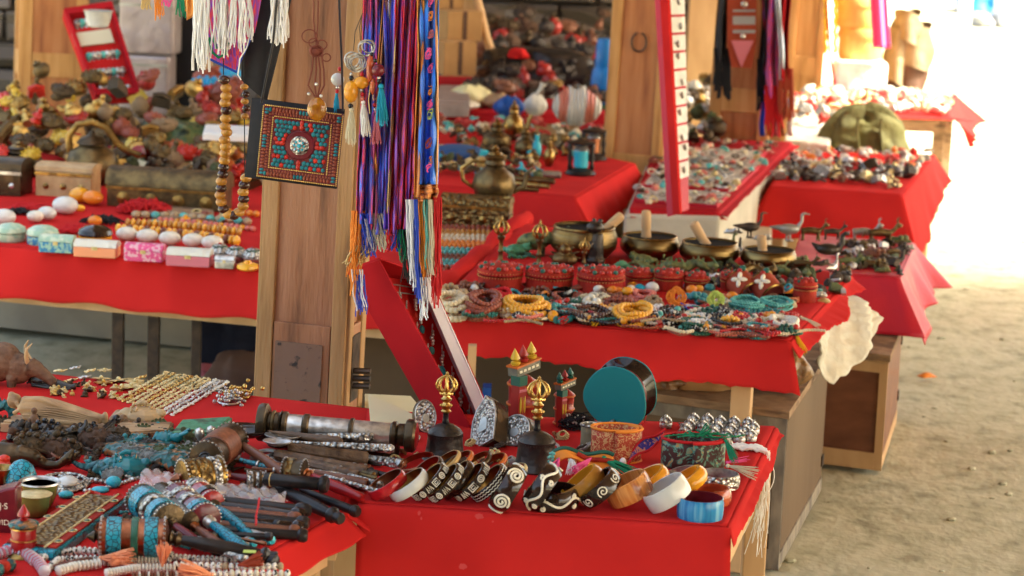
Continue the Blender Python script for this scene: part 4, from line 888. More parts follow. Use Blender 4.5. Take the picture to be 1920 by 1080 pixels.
# ------------------------------------------------------------ leaning red earring tray
def tray():
    a0, a1 = Q(712, 486, 4.50), Q(884, 800, 4.44)        # near edge of the left wall, top and bottom
    b0, b1 = Q(652, 508, 4.56), Q(820, 804, 4.50)        # back edge of the left wall
    c0, c1 = Q(806, 520, 4.62), Q(930, 800, 4.54)        # near edge of the right wall
    o = (a0+a1)/2; r = T('earring_tray', 'long shallow red tray of earrings leaning from the post down to the bangle table', 'display tray', o)
    q = lambda *v: [x-o for x in v]
    d0 = b0-a0; d1 = b1-a1
    e0, e1 = Q(784, 530, 4.69), Q(902, 806, 4.61)
    def wall(name, p0, p1, p2, p3, th, m):
        n = (p1-p0).cross(p3-p0).normalized()*th; mb = MB()
        mb.hexa([x-o for x in (p0, p1, p2, p3)]+[x-o+n for x in (p0, p1, p2, p3)]); mb.build(name, m, r, smooth=False, bevel=.0008)
    wall('left_wall', b0, b1, a1, a0, .004, 'deep_red_cloth')
    g = (c0-a0).normalized()*.005; wall('right_wall', c0+g, c1+g, e1+g, e0+g, -.004, 'deep_red_cloth'); g = g*-.8
    wall('right_lining', c0+g, c1+g, e1+g, e0+g, .001, 'white_card')
    l0, l1 = Q(786, 522, 4.615), Q(905, 802, 4.535); wall('lining_standin', l0, l1, c1+(c1-c0)*0, c0, .0015, 'white_card')  # strip added facing outward, standing in for the lit white lining
    wall('tray_floor', b0, b1, e1, e0, .004, 'red_cloth')
    wall('top_wall', a0, c0, e0, b0, .004, 'deep_red_cloth'); wall('bottom_wall', a1, c1, e1, b1, .004, 'deep_red_cloth')
    mb = MB(); 
    for t in (.07, .12): mb.tube([x-o for x in ((b0*.8+a0*.2).lerp(b1*.8+a1*.2, t), (e0*.8+c0*.2).lerp(e1*.8+c1*.2, t-.02))], .0012, 5)
    mb.build('wire_rail', 'silver', r)
    # earring rows
    rnd = random.Random(2); n = 0
    for row, t in enumerate((.13, .22, .36, .50, .64, .77, .89)):
        for col in range(3):
            u = .24+.25*col; base = (b0.lerp(b1, t)).lerp(e0.lerp(e1, t), u); base = base+(a0-b0)*.22
            E = T('earring', 'x', 'earring', base); mc = ['teal_bead', 'turquoise', 'green_bead', 'sea_bead', 'coral', 'black_bead', 'turquoise'][(row*3+col*2) % 7]
            cn = {'teal_bead': 'teal', 'turquoise': 'turquoise', 'green_bead': 'dark green', 'sea_bead': 'pale sea green', 'coral': 'coral', 'black_bead': 'black'}[mc]
            rw = ['top', 'second', 'third', 'fourth', 'fifth', 'sixth', 'lowest'][row]; cl = ['first', 'second', 'third', 'last'][col]
            E['label'] = f'silver drop earring with {cn} stone, {cl} in the {rw} row of the tray'; E['group'] = 'earrings in the leaning red tray'
            s = .0011
            mb = MB(); mb.tube([(0, -.001, .0), (0, -.004, .004), (0, -.001, .007), (0, .002, .004)], .0007, 5, closed=True)
            for k in range(5): mb.ball((rnd.uniform(-.001, .001), -.002, -.003*k), .0024-.0003*abs(2-k), 7, 5)
            mb.build('silver_drop', 'silver', E)
            mb = MB(); mb.ball((0, -.003, -.019), .0048 if row > 2 else .0036, 9, 7, (.9, .7, 1.3)); mb.build('stone', mc, E)
            E['L'] = 1; E.scale = (1.9, 1.9, 1.9)
tray()
# cream card on the table behind the tray
slab('paper_sheet', 'cream paper sheet lying behind the silver cylinders and the leaning tray', 'paper', [(690,738),(806,790),(818,800),(695,800)][::1], ZF+.002, .0015, 'card')
slab('paper_sheet', 'pale yellow card lying behind the lower end of the leaning tray', 'paper', [(684,800),(826,806),(770,742),(684,738)], .50, .0015, 'card')
# ============================================================ LEFT TABLE (statues, masks, prayer wheels)
Z = ZL
# --- yak
solid('yak_statue', 'brown resin yak statue with pale horns grazing at the back left corner', 'statue', 'resin_brown', [
    ('b', (-30, 0, 40), 38, (1.45, .62, .92)), ('b', (-8, 0, 52), 30, (1.1, .6, .9)), ('b', (20, -2, 34), 27, (1, .62, 1.05)), ('b', (46, -4, 36), 19, (1.1, .75, .85)),
    ('t', [(40,-4,40),(62,-5,30),(80,-6,17)], [17,12,9]), ('b', (82,-6,15), 9), ('t', [(10,-10,20),(10,-10,0)], [9,8]), ('t', [(-60,-8,20),(-60,-8,0)], [10,9]), ('b', (38,-14,46), 6, (1.4,.5,.8)),
    ('t', [(-80,0,40),(-88,0,20)], [8,5])], 14, 724, Z, rz=-6, k=1.1)
Y = bpy.data.objects['yak_statue']; s = s_(P(14, 724, Z))*1.1
for sy in (-1, 1):
    mb = MB(); mb.tube([(40*s, (-4+sy*9)*s, 46*s), ((34-5*sy)*s, (-4+sy*16)*s, 60*s), ((34-6*sy)*s, (-4+sy*17)*s, 72*s), ((42-7*sy)*s, (-4+sy*12)*s, 83*s)], [4.5*s, 3.8*s, 2.6*s, .8*s], 8); mb.build('horn', 'resin_cream', Y)
# --- gold blossoms and charms scattered on the red cloth
rnd = random.Random(21)
def blossom(px, py, k, kind, m, lab):
    p = P(px, py, Z); s = s_(p)*k; mb = MB()
    if kind == 'flower':
        n = 7; rr = [(13+3*math.cos(n*a))*s for a in [2*math.pi*i/42 for i in range(42)]]
        mb.lathe([(0, 3*s), (6*s, 3*s)], 42); mb.prism([(r_*math.cos(2*math.pi*i/42), r_*math.sin(2*math.pi*i/42)) for i, r_ in enumerate(rr)], 1.6*s, Matrix.Translation((0, 0, 4*s)) @ Matrix.Rotation(R_(rnd.uniform(-14, 14)), 4, 'X')); mb.ball((0, 0, 7*s), 3.4*s, 8, 6); mb.tube([(0,0,0),(0,0,5*s)], 2*s, 6)
    else:
        mb.tube([(-12*s, 0, 3*s), (-3*s, 2*s, 6*s), (6*s, -1*s, 5*s), (15*s, 3*s, 8*s)], [2*s, 4.5*s, 4*s, 1.2*s], 8, flat=.6); mb.ball((2*s, -2*s, 6*s), 5*s, 8, 6, (1, 1, .6)); mb.ball((-8*s, 5*s, 4*s), 4*s, 7, 5, (1.2, 1, .5))
    t = mb.build('gold_brooch', m); t.location = p; t.rotation_euler.z = rnd.uniform(-.6, .6)+.5
    tag(t, lab, 'brooch', group='gold brooches scattered on the back of the left table')
for x, y, k, kd, m, lab in [(112, 700, 1, 'pin', 'pale_gold', 'gilt pin nearest the muzzle of the yak'), (142, 694, .9, 'pin', 'silver', 'silvery pin right of the one at the yak'), (160, 712, 1, 'pin', 'silver', 'whitish pin in front of the second gilt one'), (136, 716, .8, 'pin', 'pale_gold', 'short gilt pin behind the dark reclining figure'),
     (72, 715, .9, 'pin', 'gold', 'gilt pin touching the chest of the yak'), (95, 722, .8, 'pin', 'pale_gold', 'gilt scrap pin over the dark figure'), (170, 700, 1, 'pin', 'pale_gold', 'gilt pin in the row, third from the yak'), (196, 698, .9, 'flower', 'pale_gold', 'gilt blossom at the back edge of the cloth'), (190, 714, 1.1, 'flower', 'pale_gold', 'gilt blossom leaning on the back edge one'),
     (194, 722, 1.2, 'flower', 'gold', 'flat gilt blossom in the middle group, on its left'), (222, 718, 1.25, 'flower', 'pale_gold', 'wide gilt blossom in the middle group, behind'), (228, 732, 1.3, 'flower', 'pale_gold', 'flat gilt blossom nearest the viewer in the middle'), (166, 733, 1, 'pin', 'gold', 'lone gilt bird pin in the open red area'), (254, 722, 1.3, 'flower', 'pale_gold', 'wide gilt blossom beside the chain mats'), (266, 712, 1, 'pin', 'gold', 'gilt pin standing on the blossom by the chains'), (246, 728, 1.1, 'flower', 'pale_gold', 'low gilt blossom touching the chain mats')]:
    blossom(x, y, k, kd, m, lab)
# --- chain strands laid side by side
def chain(label, p1, p2, m, w=5, group=None, n=None):
    a = P(*p1, Z); b = P(*p2, Z); d = b-a; s = s_(a); L = d.length; n = n or int(L/(w*s*1.15)); mb = MB(); rr = random.Random(int(p1[0]*3+p1[1]))
    for i in range(n):
        c = d*(i/n)+Vector((rr.uniform(-1.6,1.6)*s, rr.uniform(-3,3)*s, 0)); c.z = 2.4*s+rr.uniform(0, 2)*s; M = Matrix.Translation(c) @ Matrix.Rotation(math.atan2(d.y, d.x)+rr.uniform(-.6, .6), 4, 'Z') @ Matrix.Rotation(rr.uniform(-.5, .5), 4, 'X')
        mb.ball((0, 0, 0), w*s*.78, 6, 4, (1, .8, .42), M); mb.ball((0, w*s*.5, w*.2*s), w*s*.4, 5, 4, (1, 1, .7), M)
    t = mb.build('charm_chain', m, angle=60); t.location = a; return tag(t, label, 'chain', group)
nm = ['first', 'second', 'third', 'fourth', 'fifth', 'sixth', 'seventh', 'eighth', 'ninth', 'tenth', 'eleventh']
for i in range(11):
    f = i/10; m = 'pale_gold' if i < 7 else ('silver' if i > 8 else 'white_thread')
    m = ['pale_gold','gold','pale_gold','pale_gold','gold','pale_gold','pale_gold','pale_gold','white_bead','silver','white_bead'][i]
    chain(f'{"gilt" if i < 8 else "silvery"} blossom chain, {nm[i]} from the left in the slanting chains', (222+f*100, 752+f*30), (318+f*112, 700+f*18), m, 6.2, 'blossom chains laid slanting on the red cloth')
for i, (x, y, m) in enumerate([(430,757,'silver'),(448,746,'pale_gold')]):
    p = P(x, y, Z); s = s_(p); mb = MB()
    for k in range(70): mb.ball((rnd.gauss(0, 13)*s, rnd.gauss(0, 20)*s, abs(rnd.gauss(0, 1))*10*s+3*s), rnd.uniform(2.4, 4.6)*s, 7, 5)
    mb.tube([(20*s*math.cos(a), 28*s*math.sin(a), 5*s) for a in [j*.4 for j in range(16)]], 2.5*s, 6, closed=True)
    t = mb.build('charm_heap', m if i == 0 else 'gold'); t.location = p; tag(t, 'shiny heap of silver charms at the foot of the big post' if i == 0 else 'gilt chain heap just behind the silver charms', 'jewellery heap')
# --- reclining figures
def reclining(label, px, py, k, m, base, rz, w=1.0, bm=None):
    p = P(px, py, Z); s = s_(p)*k; r = T('reclining_statue', label, 'statue', p, R_(rz))
    sc2 = lambda L: [tuple(a*s for a in v) for v in L]
    if base:
        mb = MB(); mb.box((0, 0, 9*s), (200*s, 62*s, 18*s)); mb.box((0, 0, 20*s), (190*s, 54*s, 5*s)); mb.build('pedestal', bm or m, r, smooth=False, bevel=.0018)
    z0 = 22 if base else 0
    blob('body', m, [('t', sc2([(-66,0,z0+24),(-30,0,z0+26),(5,0,z0+22),(50,0,z0+17),(92,0,z0+13)]), [20*s,21*s,20*s,15*s,9*s]), ('b', tuple(a*s for a in (-84,0,z0+33)), 15*s, (1,.9,1)), ('b', tuple(a*s for a in (-90,0,z0+44)), 7*s),
        ('t', sc2([(-62,-10,z0+40),(-30,-12,z0+44),(0,-14,z0+38),(24,-12,z0+30)]), [6*s,6*s,5*s,4*s]), ('b', tuple(a*s for a in (98,0,z0+16)), 9*s, (.7,.8,1.4)), ('t', sc2([(-80,-14,z0+12),(-66,-14,z0+22),(-76,-10,z0+34)]), [5*s,5*s,5*s]),
        ('t', sc2([(-60,-12,z0+8),(0,-16,z0+6),(80,-10,z0+4)]), [9*s,9*s,6*s])], r, vox=.0016)
    mb = MB()
    for j in range(5): mb.tube(sc2([(-60+j*12,-21,z0+12+j*5),(-20+j*10,-22,z0+16+j*4),(50,-17,z0+10+j*4),(88,-10,z0+8+j*2)]), 1.3*s, 5)
    mb.build('robe_folds', m, r); return r
reclining('large tan carved reclining figure on a stepped pedestal', 105, 812, 1.02, 'resin_tan', True, -12)
reclining('small black reclining figure behind the tan one', 92, 728, .55, 'resin_black', False, -16)
# green-black horned dragon tail at left edge
solid('dragon_statue', 'dark teal dragon tail curling up at the left edge', 'statue', 'carved_teal', [('t', [(-30,0,14),(-8,0,34),(10,-2,40),(22,-3,28),(22,-5,10),(8,-8,2),(-10,-8,4)], [12,11,10,9,8,7,8])]+[('b', (-26+8*i, 0, 36+14*math.sin(i*.55)), 3.2, (.7,.7,1.8)) for i in range(6)], 2, 796, Z, rz=0, vox=.0016)
# black lotus / conch figures
def shell(label, px, py, k, m, rz, seed):
    rr = random.Random(seed); parts = []
    for i in range(9):
        a = i*.75; q = 44-3.2*i; parts.append(('b', (q*math.cos(a)*1.1, q*math.sin(a)*.7, 9+i*3.4), 14-i*.6, (1.2, 1, .8)))
    for i in range(14): a = i*.45; parts.append(('b', (62*math.cos(a)*1.1, 36*math.sin(a), 6+4*math.sin(i*2.1)), 7, (1.5, 1, .8)))
    parts += [('b', (0,0,12), 34, (1.4,.9,.5)), ('t', [(30,-10,26),(44,-6,44),(42,0,54)], [9,6,4])]
    return solid('lotus_statue', label, 'statue', m, parts, px, py, Z, rz, k, vox=.0018)
shell('glossy black lotus and elephant head carving left of the tan pedestal corner', 122, 834, .92, 'resin_black', 10, 1)
shell('dark brown segmented shell carving at the left edge', 38, 826, .62, 'bronze', 60, 2)
solid('seated_statue', 'tiny brown seated figure before the tan pedestal', 'statue', 'resin_brown', [('b',(0,0,8),12,(1.3,1,.7)),('t',[(0,0,8),(0,0,30)],[10,7]),('b',(0,0,38),6.5),('t',[(-8,-4,24),(-10,-8,12),(0,-10,12)],[3,3,3]),('t',[(8,-4,24),(10,-8,12),(0,-10,12)],[3,3,3])], 64, 806, Z+.012, vox=.0013)
solid('dragon_boat', 'dark bronze crested carving with wing tips at the left edge', 'statue', 'bronze', [('b',(-40,0,22),34,(1.6,.7,.8)),('t',[(-10,0,30),(20,0,24),(46,0,10),(70,-4,12),(92,-6,30),(100,-6,46)],[18,15,10,8,10,3]),('t',[(60,0,10),(92,4,22),(110,4,40)],[6,9,3])]+[('b',(-50+12*i,-8,44-i*2.5),5) for i in range(8)], 44, 878, Z, rz=-6, vox=.0018)
# tan sleeping face & carved relief
def mask(label, px, py, k, m, back, rz, tilt=0, name='mask'):
    """face lying on its back: long axis along local x"""
    p = P(px, py, Z); s = s_(p)*k; r = T(name, label, 'mask', p, R_(rz)); S = lambda v: tuple(a*s for a in v)
    blob('face', m, [('b', S((0,0,12)), 30*s, (1.35,1,.78)), ('b', S((30,0,14)), 20*s, (1,1,.9)), ('t', [S((14,0,38)), S((2,0,44)), S((-8,0,42))], [3.4*s,5.2*s,6*s]), ('b', S((-14,0,34)), 7*s, (.6,1.1,.7)), ('b', S((-20,0,32)), 6*s, (.6,1,.6)), ('b', S((-34,0,24)), 11*s, (1,1,.8)),
        ('b', S((12,-13,31)), 6.5*s, (.7,1.2,.6)), ('b', S((12,13,31)), 6.5*s, (.7,1.2,.6)), ('t', [S((20,-20,28)), S((22,-10,36)), S((18,-3,37))], [2*s,2.6*s,2*s]), ('t', [S((20,20,28)), S((22,10,36)), S((18,3,37))], [2*s,2.6*s,2*s])], r, vox=.0013, smooth_it=2)
    mb = MB()
    for sy in (-1, 1): mb.tube([S((12, sy*20, 30)), S((10, sy*13, 35)), S((12, sy*6, 36))], 1.1*s, 5)
    mb.tube([S((-17,-9,35)), S((-17.5,0,38)), S((-17,9,35))], 1.1*s, 5); mb.build('painted_lines', 'inlay_tan', r)
    if back:
        parts = [('b', S((34+10*math.cos(a), 32*math.sin(a), 14+4*math.sin(a*5))), 9*s) for a in [i*.4-1.5 for i in range(9)]]+[('b', S((52, y, 12)), 10*s) for y in (-22, -8, 8, 22)]+[('b', S((-10+15*i, sy*34, 9)), 8*s) for i in range(4) for sy in (-1, 1)]
        blob('crown_hair', back, parts, r, vox=.0016)
    return r
mask('tan sleeping face carving with curly hair beside the chains', 268, 796, 1.0, 'resin_cream', 'resin_tan', 178)
slab('relief_plaque', 'tan oval relief plaque carved with scrolls in front of the sleeping face', 'plaque', [(208,812),(318,806),(326,790),(222,792)], Z, .016, 'resin_tan')[0]
slab('relief_plaque', 'green weathered relief plaque with a peak, right of the tan carvings', 'plaque', [(318,812),(396,812),(436,780),(340,786)], Z, .018, 'green_patina')[0]
mask('bright teal face mask lying on its back beside the crumpled film', 238, 890, 1.05, 'teal', 'carved_teal', 184)
mask('small turquoise deity face resting on the jewelled base', 262, 850, .72, 'teal', 'carved_teal', 176, name='deity_mask')
solid('lotus_hand', 'turquoise hand and sleeve folds lying on the right of the jewelled base', 'statue', 'teal', [('b',(0,0,26),14,(1.5,1,.8)),('b',(26,-4,30),10,(1.2,1,1))]+[('t',[(30,-8+5*i,34),(42,-10+6*i,44-abs(i-1.5)*3),(50,-10+7*i,50-abs(i-1.5)*4)],[3.6,3.2,2]) for i in range(4)]+[('t',[(-20+9*i,-14,22),(-14+9*i,0,36),(-20+9*i,12,26)],[3,4,3]) for i in range(4)], 308, 846, Z, rz=-6, vox=.0014)
solid('jewelled_base', 'oval base of mixed teal and coral chips under the turquoise deity', 'statue base', 'mixed_teal', [('b',(0,0,10),70,(1.25,.95,.24))]+[('b',(84*math.cos(a),62*math.sin(a),8+3*math.sin(a*7)),8) for a in [i*.38 for i in range(17)]], 272, 852, Z, rz=-4, vox=.002)
solid('mosaic_mask', 'jumbled mosaic mask of teal, coral and brown chips behind the teal face', 'mask', 'mixed_teal', [('b',(0,0,14),46,(1.3,1,.42))]+[('b',(52*math.cos(a),40*math.sin(a),12+6*math.sin(a*5)),9) for a in [i*.5 for i in range(13)]], 330, 876, Z, rz=10, vox=.002)
solid('lizard_statue', 'black and teal crested lizard carving with curled nose', 'statue', 'carved_teal', [('b',(20,0,16),26,(1.3,.9,.6)),('t',[(-6,0,16),(-30,-2,10),(-48,-2,14),(-62,-2,22)],[12,8,6,4])]+[('b',(6+9*i,-16,14+4*(i%2)),6) for i in range(6)]+[('b',(40,-10,12),14),('b',(58,-6,10),12)], 192, 888, Z, rz=-8, vox=.0016)
# --- silver chains with white stone
p = P(118, 912, Z); s = s_(p); r = T('stone_pendant', 'ornate silver pendant with a smooth white stone lying on silver chains', 'pendant', p)
mb = MB(); rr = random.Random(3)
for i in range(120): a = rr.uniform(0, 6.28); q = rr.uniform(.4, 1); mb.ball((46*q*math.cos(a)*s, 60*q*math.sin(a)*s, rr.uniform(3, 12)*s*(1.4-q*.5)), rr.uniform(3, 5)*s, 6, 4)
for l in range(3): mb.tube([((50-4*l)*math.cos(a)*s, (66-8*l)*math.sin(a)*s, (7+3*l)*s) for a in [i*.3 for i in range(21)]], 3*s, 6, closed=True)
mb.build('silver_links', 'carved_silver', r)
mb = MB(); mb.ball((12*s, -20*s, 14*s), 22*s, 16, 10, (1, 1.3, .55)); mb.build('white_stone', 'white_enamel', r)
mb = MB(); mb.tube([(22*math.cos(a)*s+12*s, (28*math.sin(a)-20)*s, 14*s) for a in [i*.3 for i in range(21)]], 2.4*s, 6, closed=True); mb.build('setting', 'silver', r)
rope('silver bead chain running from the white stone pendant to the turquoise knob', [(150,912),(175,905),(200,910),(232,898),(250,905)], Z, 'carved_silver', 6, name='silver_chain', cat='chain')
rope('second silver chain in front of the turquoise knob', [(160,925),(190,922),(225,912),(262,900)], Z, 'silver', 5, name='silver_chain', cat='chain')
solid('turquoise_bead', 'rounded turquoise stone set in the silver chain', 'stone', 'turquoise', [('b',(0,0,13),13,(1.2,1,.95))], 213, 916, Z, vox=.0012)
solid('turquoise_bead', 'flat turquoise stone beside the ornate book, below the silver chain', 'stone', 'turquoise', [('b',(0,0,6),14,(1.3,1,.5))], 188, 924, Z, vox=.0012)
solid('turquoise_bead', 'small turquoise stone between the glass bowl and the book', 'stone', 'turquoise', [('b',(0,0,7),13,(1.2,1,.6))], 124, 934, Z, vox=.0012)
# --- turquoise dome, bowls
turned('domed_bead', 'turquoise dome with black cracks behind the silver bowl', 'ornament', 40, 910, Z, [('dome', 'cracked_turquoise', [(30,0),(31,10),(29,24),(23,38),(14,47),(5,51),(0,52)]), ('rim_band', 'silver', [(31,0),(34,2),(34,6),(31,8)])])
solid('coral_chip', 'small orange coral piece leaning on the turquoise dome', 'ornament', 'coral', [('b',(0,0,30),10,(1.2,1,.8)),('b',(0,0,14),14)], 8, 888, Z, vox=.0015)
turned('metal_bowl', 'shallow brass bowl cut by the left edge of the picture', 'bowl', 2, 908, Z, [('bowl', 'brass', [(12,0),(20,8),(26,26),(28,34),(25,34),(22,24),(12,10),(0,9)])])
turned('metal_bowl', 'silver rimmed bowl with wide lip standing behind the green glass bowl', 'bowl', 74, 950, Z, [('bowl', 'green_glass', [(20,0),(26,6),(33,24),(36,42),(39,48),(36,48),(32,40),(22,14),(0,10)]), ('lip', 'silver', [(36,46),(41,49),(40,52),(34,50),(33,46)])])
turned('metal_bowl', 'green glass bowl with thin rim, nearer of the two', 'bowl', 66, 968, Z, [('bowl', 'green_glass', [(16,0),(22,4),(27,18),(30,36),(33,44),(30.5,44),(26,28),(18,10),(0,8)]), ('lip', 'pale_gold', [(31,42),(33.5,45),(31,46)])])
# --- leather case with letters at the left edge
p = P(-4, 1002, Z); s = s_(p); r = T('leather_case', 'brown curved leather case with pale letters at the left edge', 'case', p)
mb = MB(); n = 16; pts = [(-34,0),(36,0),(37,60),(36,96)]+[(36-70*i/n, 96-26*(i/n)**1.5) for i in range(1, n+1)]
mb.prism([(x*s, z*s) for x, z in pts], 50*s, Matrix.Translation((0, 50*s, 0)) @ Matrix.Rotation(math.pi/2, 4, 'X')); mb.build('case_body', 'maroon', r, bevel=.003, angle=30)
def text(s_txt, parent, loc, size, m, rot=(math.pi/2, 0, 0), name='lettering', ext=.0003):
    c = bpy.data.curves.new(name, 'FONT'); c.body = s_txt; c.size = size; c.extrude = ext; t_ = bpy.data.objects.new('tmp', c); COL.objects.link(t_); dg = bpy.context.evaluated_depsgraph_get(); me = bpy.data.meshes.new_from_object(t_.evaluated_get(dg)); bpy.data.objects.remove(t_); me.materials.clear(); me.materials.append(MATS[m]); o = bpy.data.objects.new(name, me); COL.objects.link(o); o.parent = parent; o.location = loc; o.rotation_euler = rot; return o
text('J·S', r, (3*s, -.0012, 52*s), 17*s, 'inlay'); text('/ID', r, (3*s, -.0012, 20*s), 15*s, 'inlay')
# --- ornate book box
r, o, pl = slab('inlaid_box', 'long flat inlaid box with coral corners and turquoise sides', 'box', [(2,1018),(104,1030),(240,930),(150,922)], Z, .020, 'coral_panel', side='cracked_turquoise', bevel=.004)
mb = MB(); c0 = sum((Vector(v) for v in pl), Vector((0, 0)))/4
rr = random.Random(4)
A_, B_, C_, D_ = [Vector(v) for v in pl]
q = [A_.lerp(B_, .2).lerp(D_.lerp(C_, .2), .04), A_.lerp(B_, .8).lerp(D_.lerp(C_, .8), .04), A_.lerp(B_, .8).lerp(D_.lerp(C_, .8), .96), A_.lerp(B_, .2).lerp(D_.lerp(C_, .2), .96)]
m2 = MB(); m2.prism([(v.x, v.y) for v in q], .0015, Matrix.Translation((0, 0, .0200))); m2.build('carved_panel', 'carved_brass', r, smooth=False)
for v in (.2, .8): m2 = MB(); a_, b_ = A_.lerp(B_, v), D_.lerp(C_, v); m2.tube([(a_.x, a_.y, .0215), (b_.x, b_.y, .0215)], .0016, 6); m2.build('brass_strip', 'pale_gold', r)
for i in range(420):
    u, v = rr.random(), rr.uniform(.26, .74); q = (A_.lerp(D_, .05+.9*u)).lerp(B_.lerp(C_, .05+.9*u), v); mb.ball((q.x, q.y, .0205), rr.uniform(.0015, .0028), 6, 4, (1.3, 1, .5))
mb.build('brass_filigree', 'carved_brass', r)
for i in range(5):
    for v, mm in ((.12, 'green_bead'), (.88, 'green_bead')):
        q = A_.lerp(D_, .12+.19*i).lerp(B_.lerp(C_, .12+.19*i), v); mb = MB(); mb.ball((q.x, q.y, .0205), .0045, 10, 6, (1, 1, .5)); mb.build('stone', mm, r)
        mb = MB(); mb.tube([(q.x+.006*math.cos(a), q.y+.006*math.sin(a), .021) for a in [j*.45 for j in range(14)]], .0011, 5, closed=True); mb.build('stone_setting', 'pale_gold', r)
# --- little red table prayer wheel
turned('prayer_wheel', 'small upright red prayer wheel with teal disc and red cone top', 'prayer wheel', 44, 1044, Z, [
    ('base', 'brass', [(34,0),(35,4),(28,8),(25,12),(27,14)]), ('drum', 'lacquer_red', [(24,14),(24.5,18),(24.5,56),(24,58)]), ('ring', 'gold', [(24,34),(25.8,35),(25.8,37),(24,38)]), ('ring', 'gold', [(24,57),(26,58),(26,60),(23,61)]),
    ('disc', 'mixed_teal', [(20,60),(29,63),(30,66),(29,69),(14,73),(8,74)]), ('finial', 'lacquer_red', [(7,73),(9,76),(5,79),(12,83),(12,86),(6,97),(2,104),(0,106)])], seg=32)
# ============================================================ hand prayer wheels
PW = prayer_wheel
PW('large prayer wheel with cracked turquoise bands, green centre and black handle', (184, 1006), (316, 1008), (520, 1046), 38, 'copper', 'black_wood', [(.12,.34,'cracked_turquoise'),(.47,.58,'green_bead'),(.66,.86,'cracked_turquoise')], h=.038, hr=13, he=.014, tip='bronze')
PW('prayer wheel with dark carved drum and maroon handle above the large turquoise one', (262, 935), (320, 978), (388, 1030), 32, 'bronze', 'maroon', [(.15,.4,'cracked_turquoise'),(.5,.62,'carved_silver'),(.68,.85,'cracked_turquoise')], h=.038, hr=8, tip='bronze')
PW('prayer wheel with maroon drum and turquoise handle, its tip by the plastic wrap', (330, 930), (388, 975), (482, 1046), 30, 'maroon', 'cracked_turquoise', [(.2,.32,'carved_silver'),(.45,.6,'carved_silver'),(.75,.88,'cracked_turquoise')], h=.036, hr=10, tip='silver', knob=False)
PW('prayer wheel with red and black drum and second turquoise handle', (352, 905), (400, 945), (470, 1004), 24, 'lacquer_red', 'cracked_turquoise', [(.3,.5,'carved_silver'),(.7,.85,'black_bead')], h=.03, hr=9, tip='bronze', knob=False)
PW('prayer wheel with dark beaded drum and brown wound handle', (300, 925), (362, 985), (432, 1036), 25, 'bronze', 'brown_bead', [(.3,.5,'carved_silver')], h=.03, hr=8, knob=False)
PW('brass scroll prayer wheel with wooden end disc and copper handle', (338, 898), (416, 890), (560, 912), 36, 'brass', 'maroon', [(.10,.28,'carved_brass'),(.34,.62,'carved_brass'),(.68,.86,'carved_silver')], h=.04, hr=8, he=.03, tip='copper')
PW('prayer wheel with leather studs and silver letter emblems on a dark drum', (384, 862), (436, 822), (560, 905), 34, 'bronze', 'mahogany', [(.3,.72,'brown_bead')], h=.044, hr=9, he=.02, tip='copper')
PW('small prayer wheel with copper edged dark drum and red lacquer handle', (532, 884), (572, 888), (680, 934), 27, 'bronze', 'lacquer_red', [(.2,.5,'carved_brass')], h=.034, hr=10, he=.014, tip='copper', knob=False, fin=False)
PW('small silver banded prayer wheel with long dark copper-collared handle', (462, 905), (500, 905), (640, 974), 22, 'carved_silver', 'black_wood', [(.3,.45,'bronze'),(.6,.75,'bronze')], h=.03, hr=12, he=.014, tip='copper')
stick('wheel_handle', 'thick black turned prayer wheel handle lying over the small silver drum', 'handle', (496, 898), (602, 908), 13, 13, 'black_wood', h1=.045, h2=.045, extra=[('collar', 'gold_thread', band(14, .1, .13)), ('knob', 'black_wood', [(10,.96),(17,1.0),(18,1.06),(14,1.12)])])  # loose handles of hand prayer wheels
stick('wheel_handle', 'slim black handle with a knobbed end pointing to the bangles', 'handle', (560, 918), (670, 960), 9, 9, 'black_wood', h1=.02, extra=[('knob', 'black_wood', [(7,.9),(12,.93),(12,.98),(9,1.02)])])
stick('wheel_handle', 'short brown handle with beaded brass end half under the film', 'handle', (400, 924), (512, 920), 11, 9, 'brown_bead', h1=.02, extra=[('brass_end', 'brass', band(13, .02, .2)), ('brass_tip', 'carved_brass', band(12, .7, .95))])
stick('wheel_handle', 'silver handle with turquoise cap, upper of the two capped ones', 'handle', (424, 986), (506, 1012), 9, 11, 'pewter', extra=[('collar', 'silver', band(13, .88, .95)), ('cap', 'turquoise', [(11,.95),(12,1),(8,1.06),(0,1.08)])])
stick('wheel_handle', 'copper toned handle with turquoise cap, lower of the two capped ones', 'handle', (392, 990), (472, 1018), 8, 9, 'copper', extra=[('collar', 'silver', band(11, .88, .95)), ('cap', 'turquoise', [(9,.95),(10,1),(7,1.07),(0,1.1)])])
stick('wheel_handle', 'long dark grey turned handle along the bottom row above the bone beads', 'handle', (400, 1026), (512, 1054), 15, 12, 'black_wood', extra=[('knob', 'black_wood', [(9,.93),(15,.97),(15,1.04),(9,1.07)])])
MB_ = MB(); p = P(468, 1034, Z+.03); MB_.box((0,0,0), (.018,.012,.001)); t = MB_.build('price_sticker', 'lime_thread', smooth=False); t.location = p; tag(t, 'tiny green paper sticker on the long dark handle', 'sticker')
p = P(404, 838, Z+.075); s = s_(p)
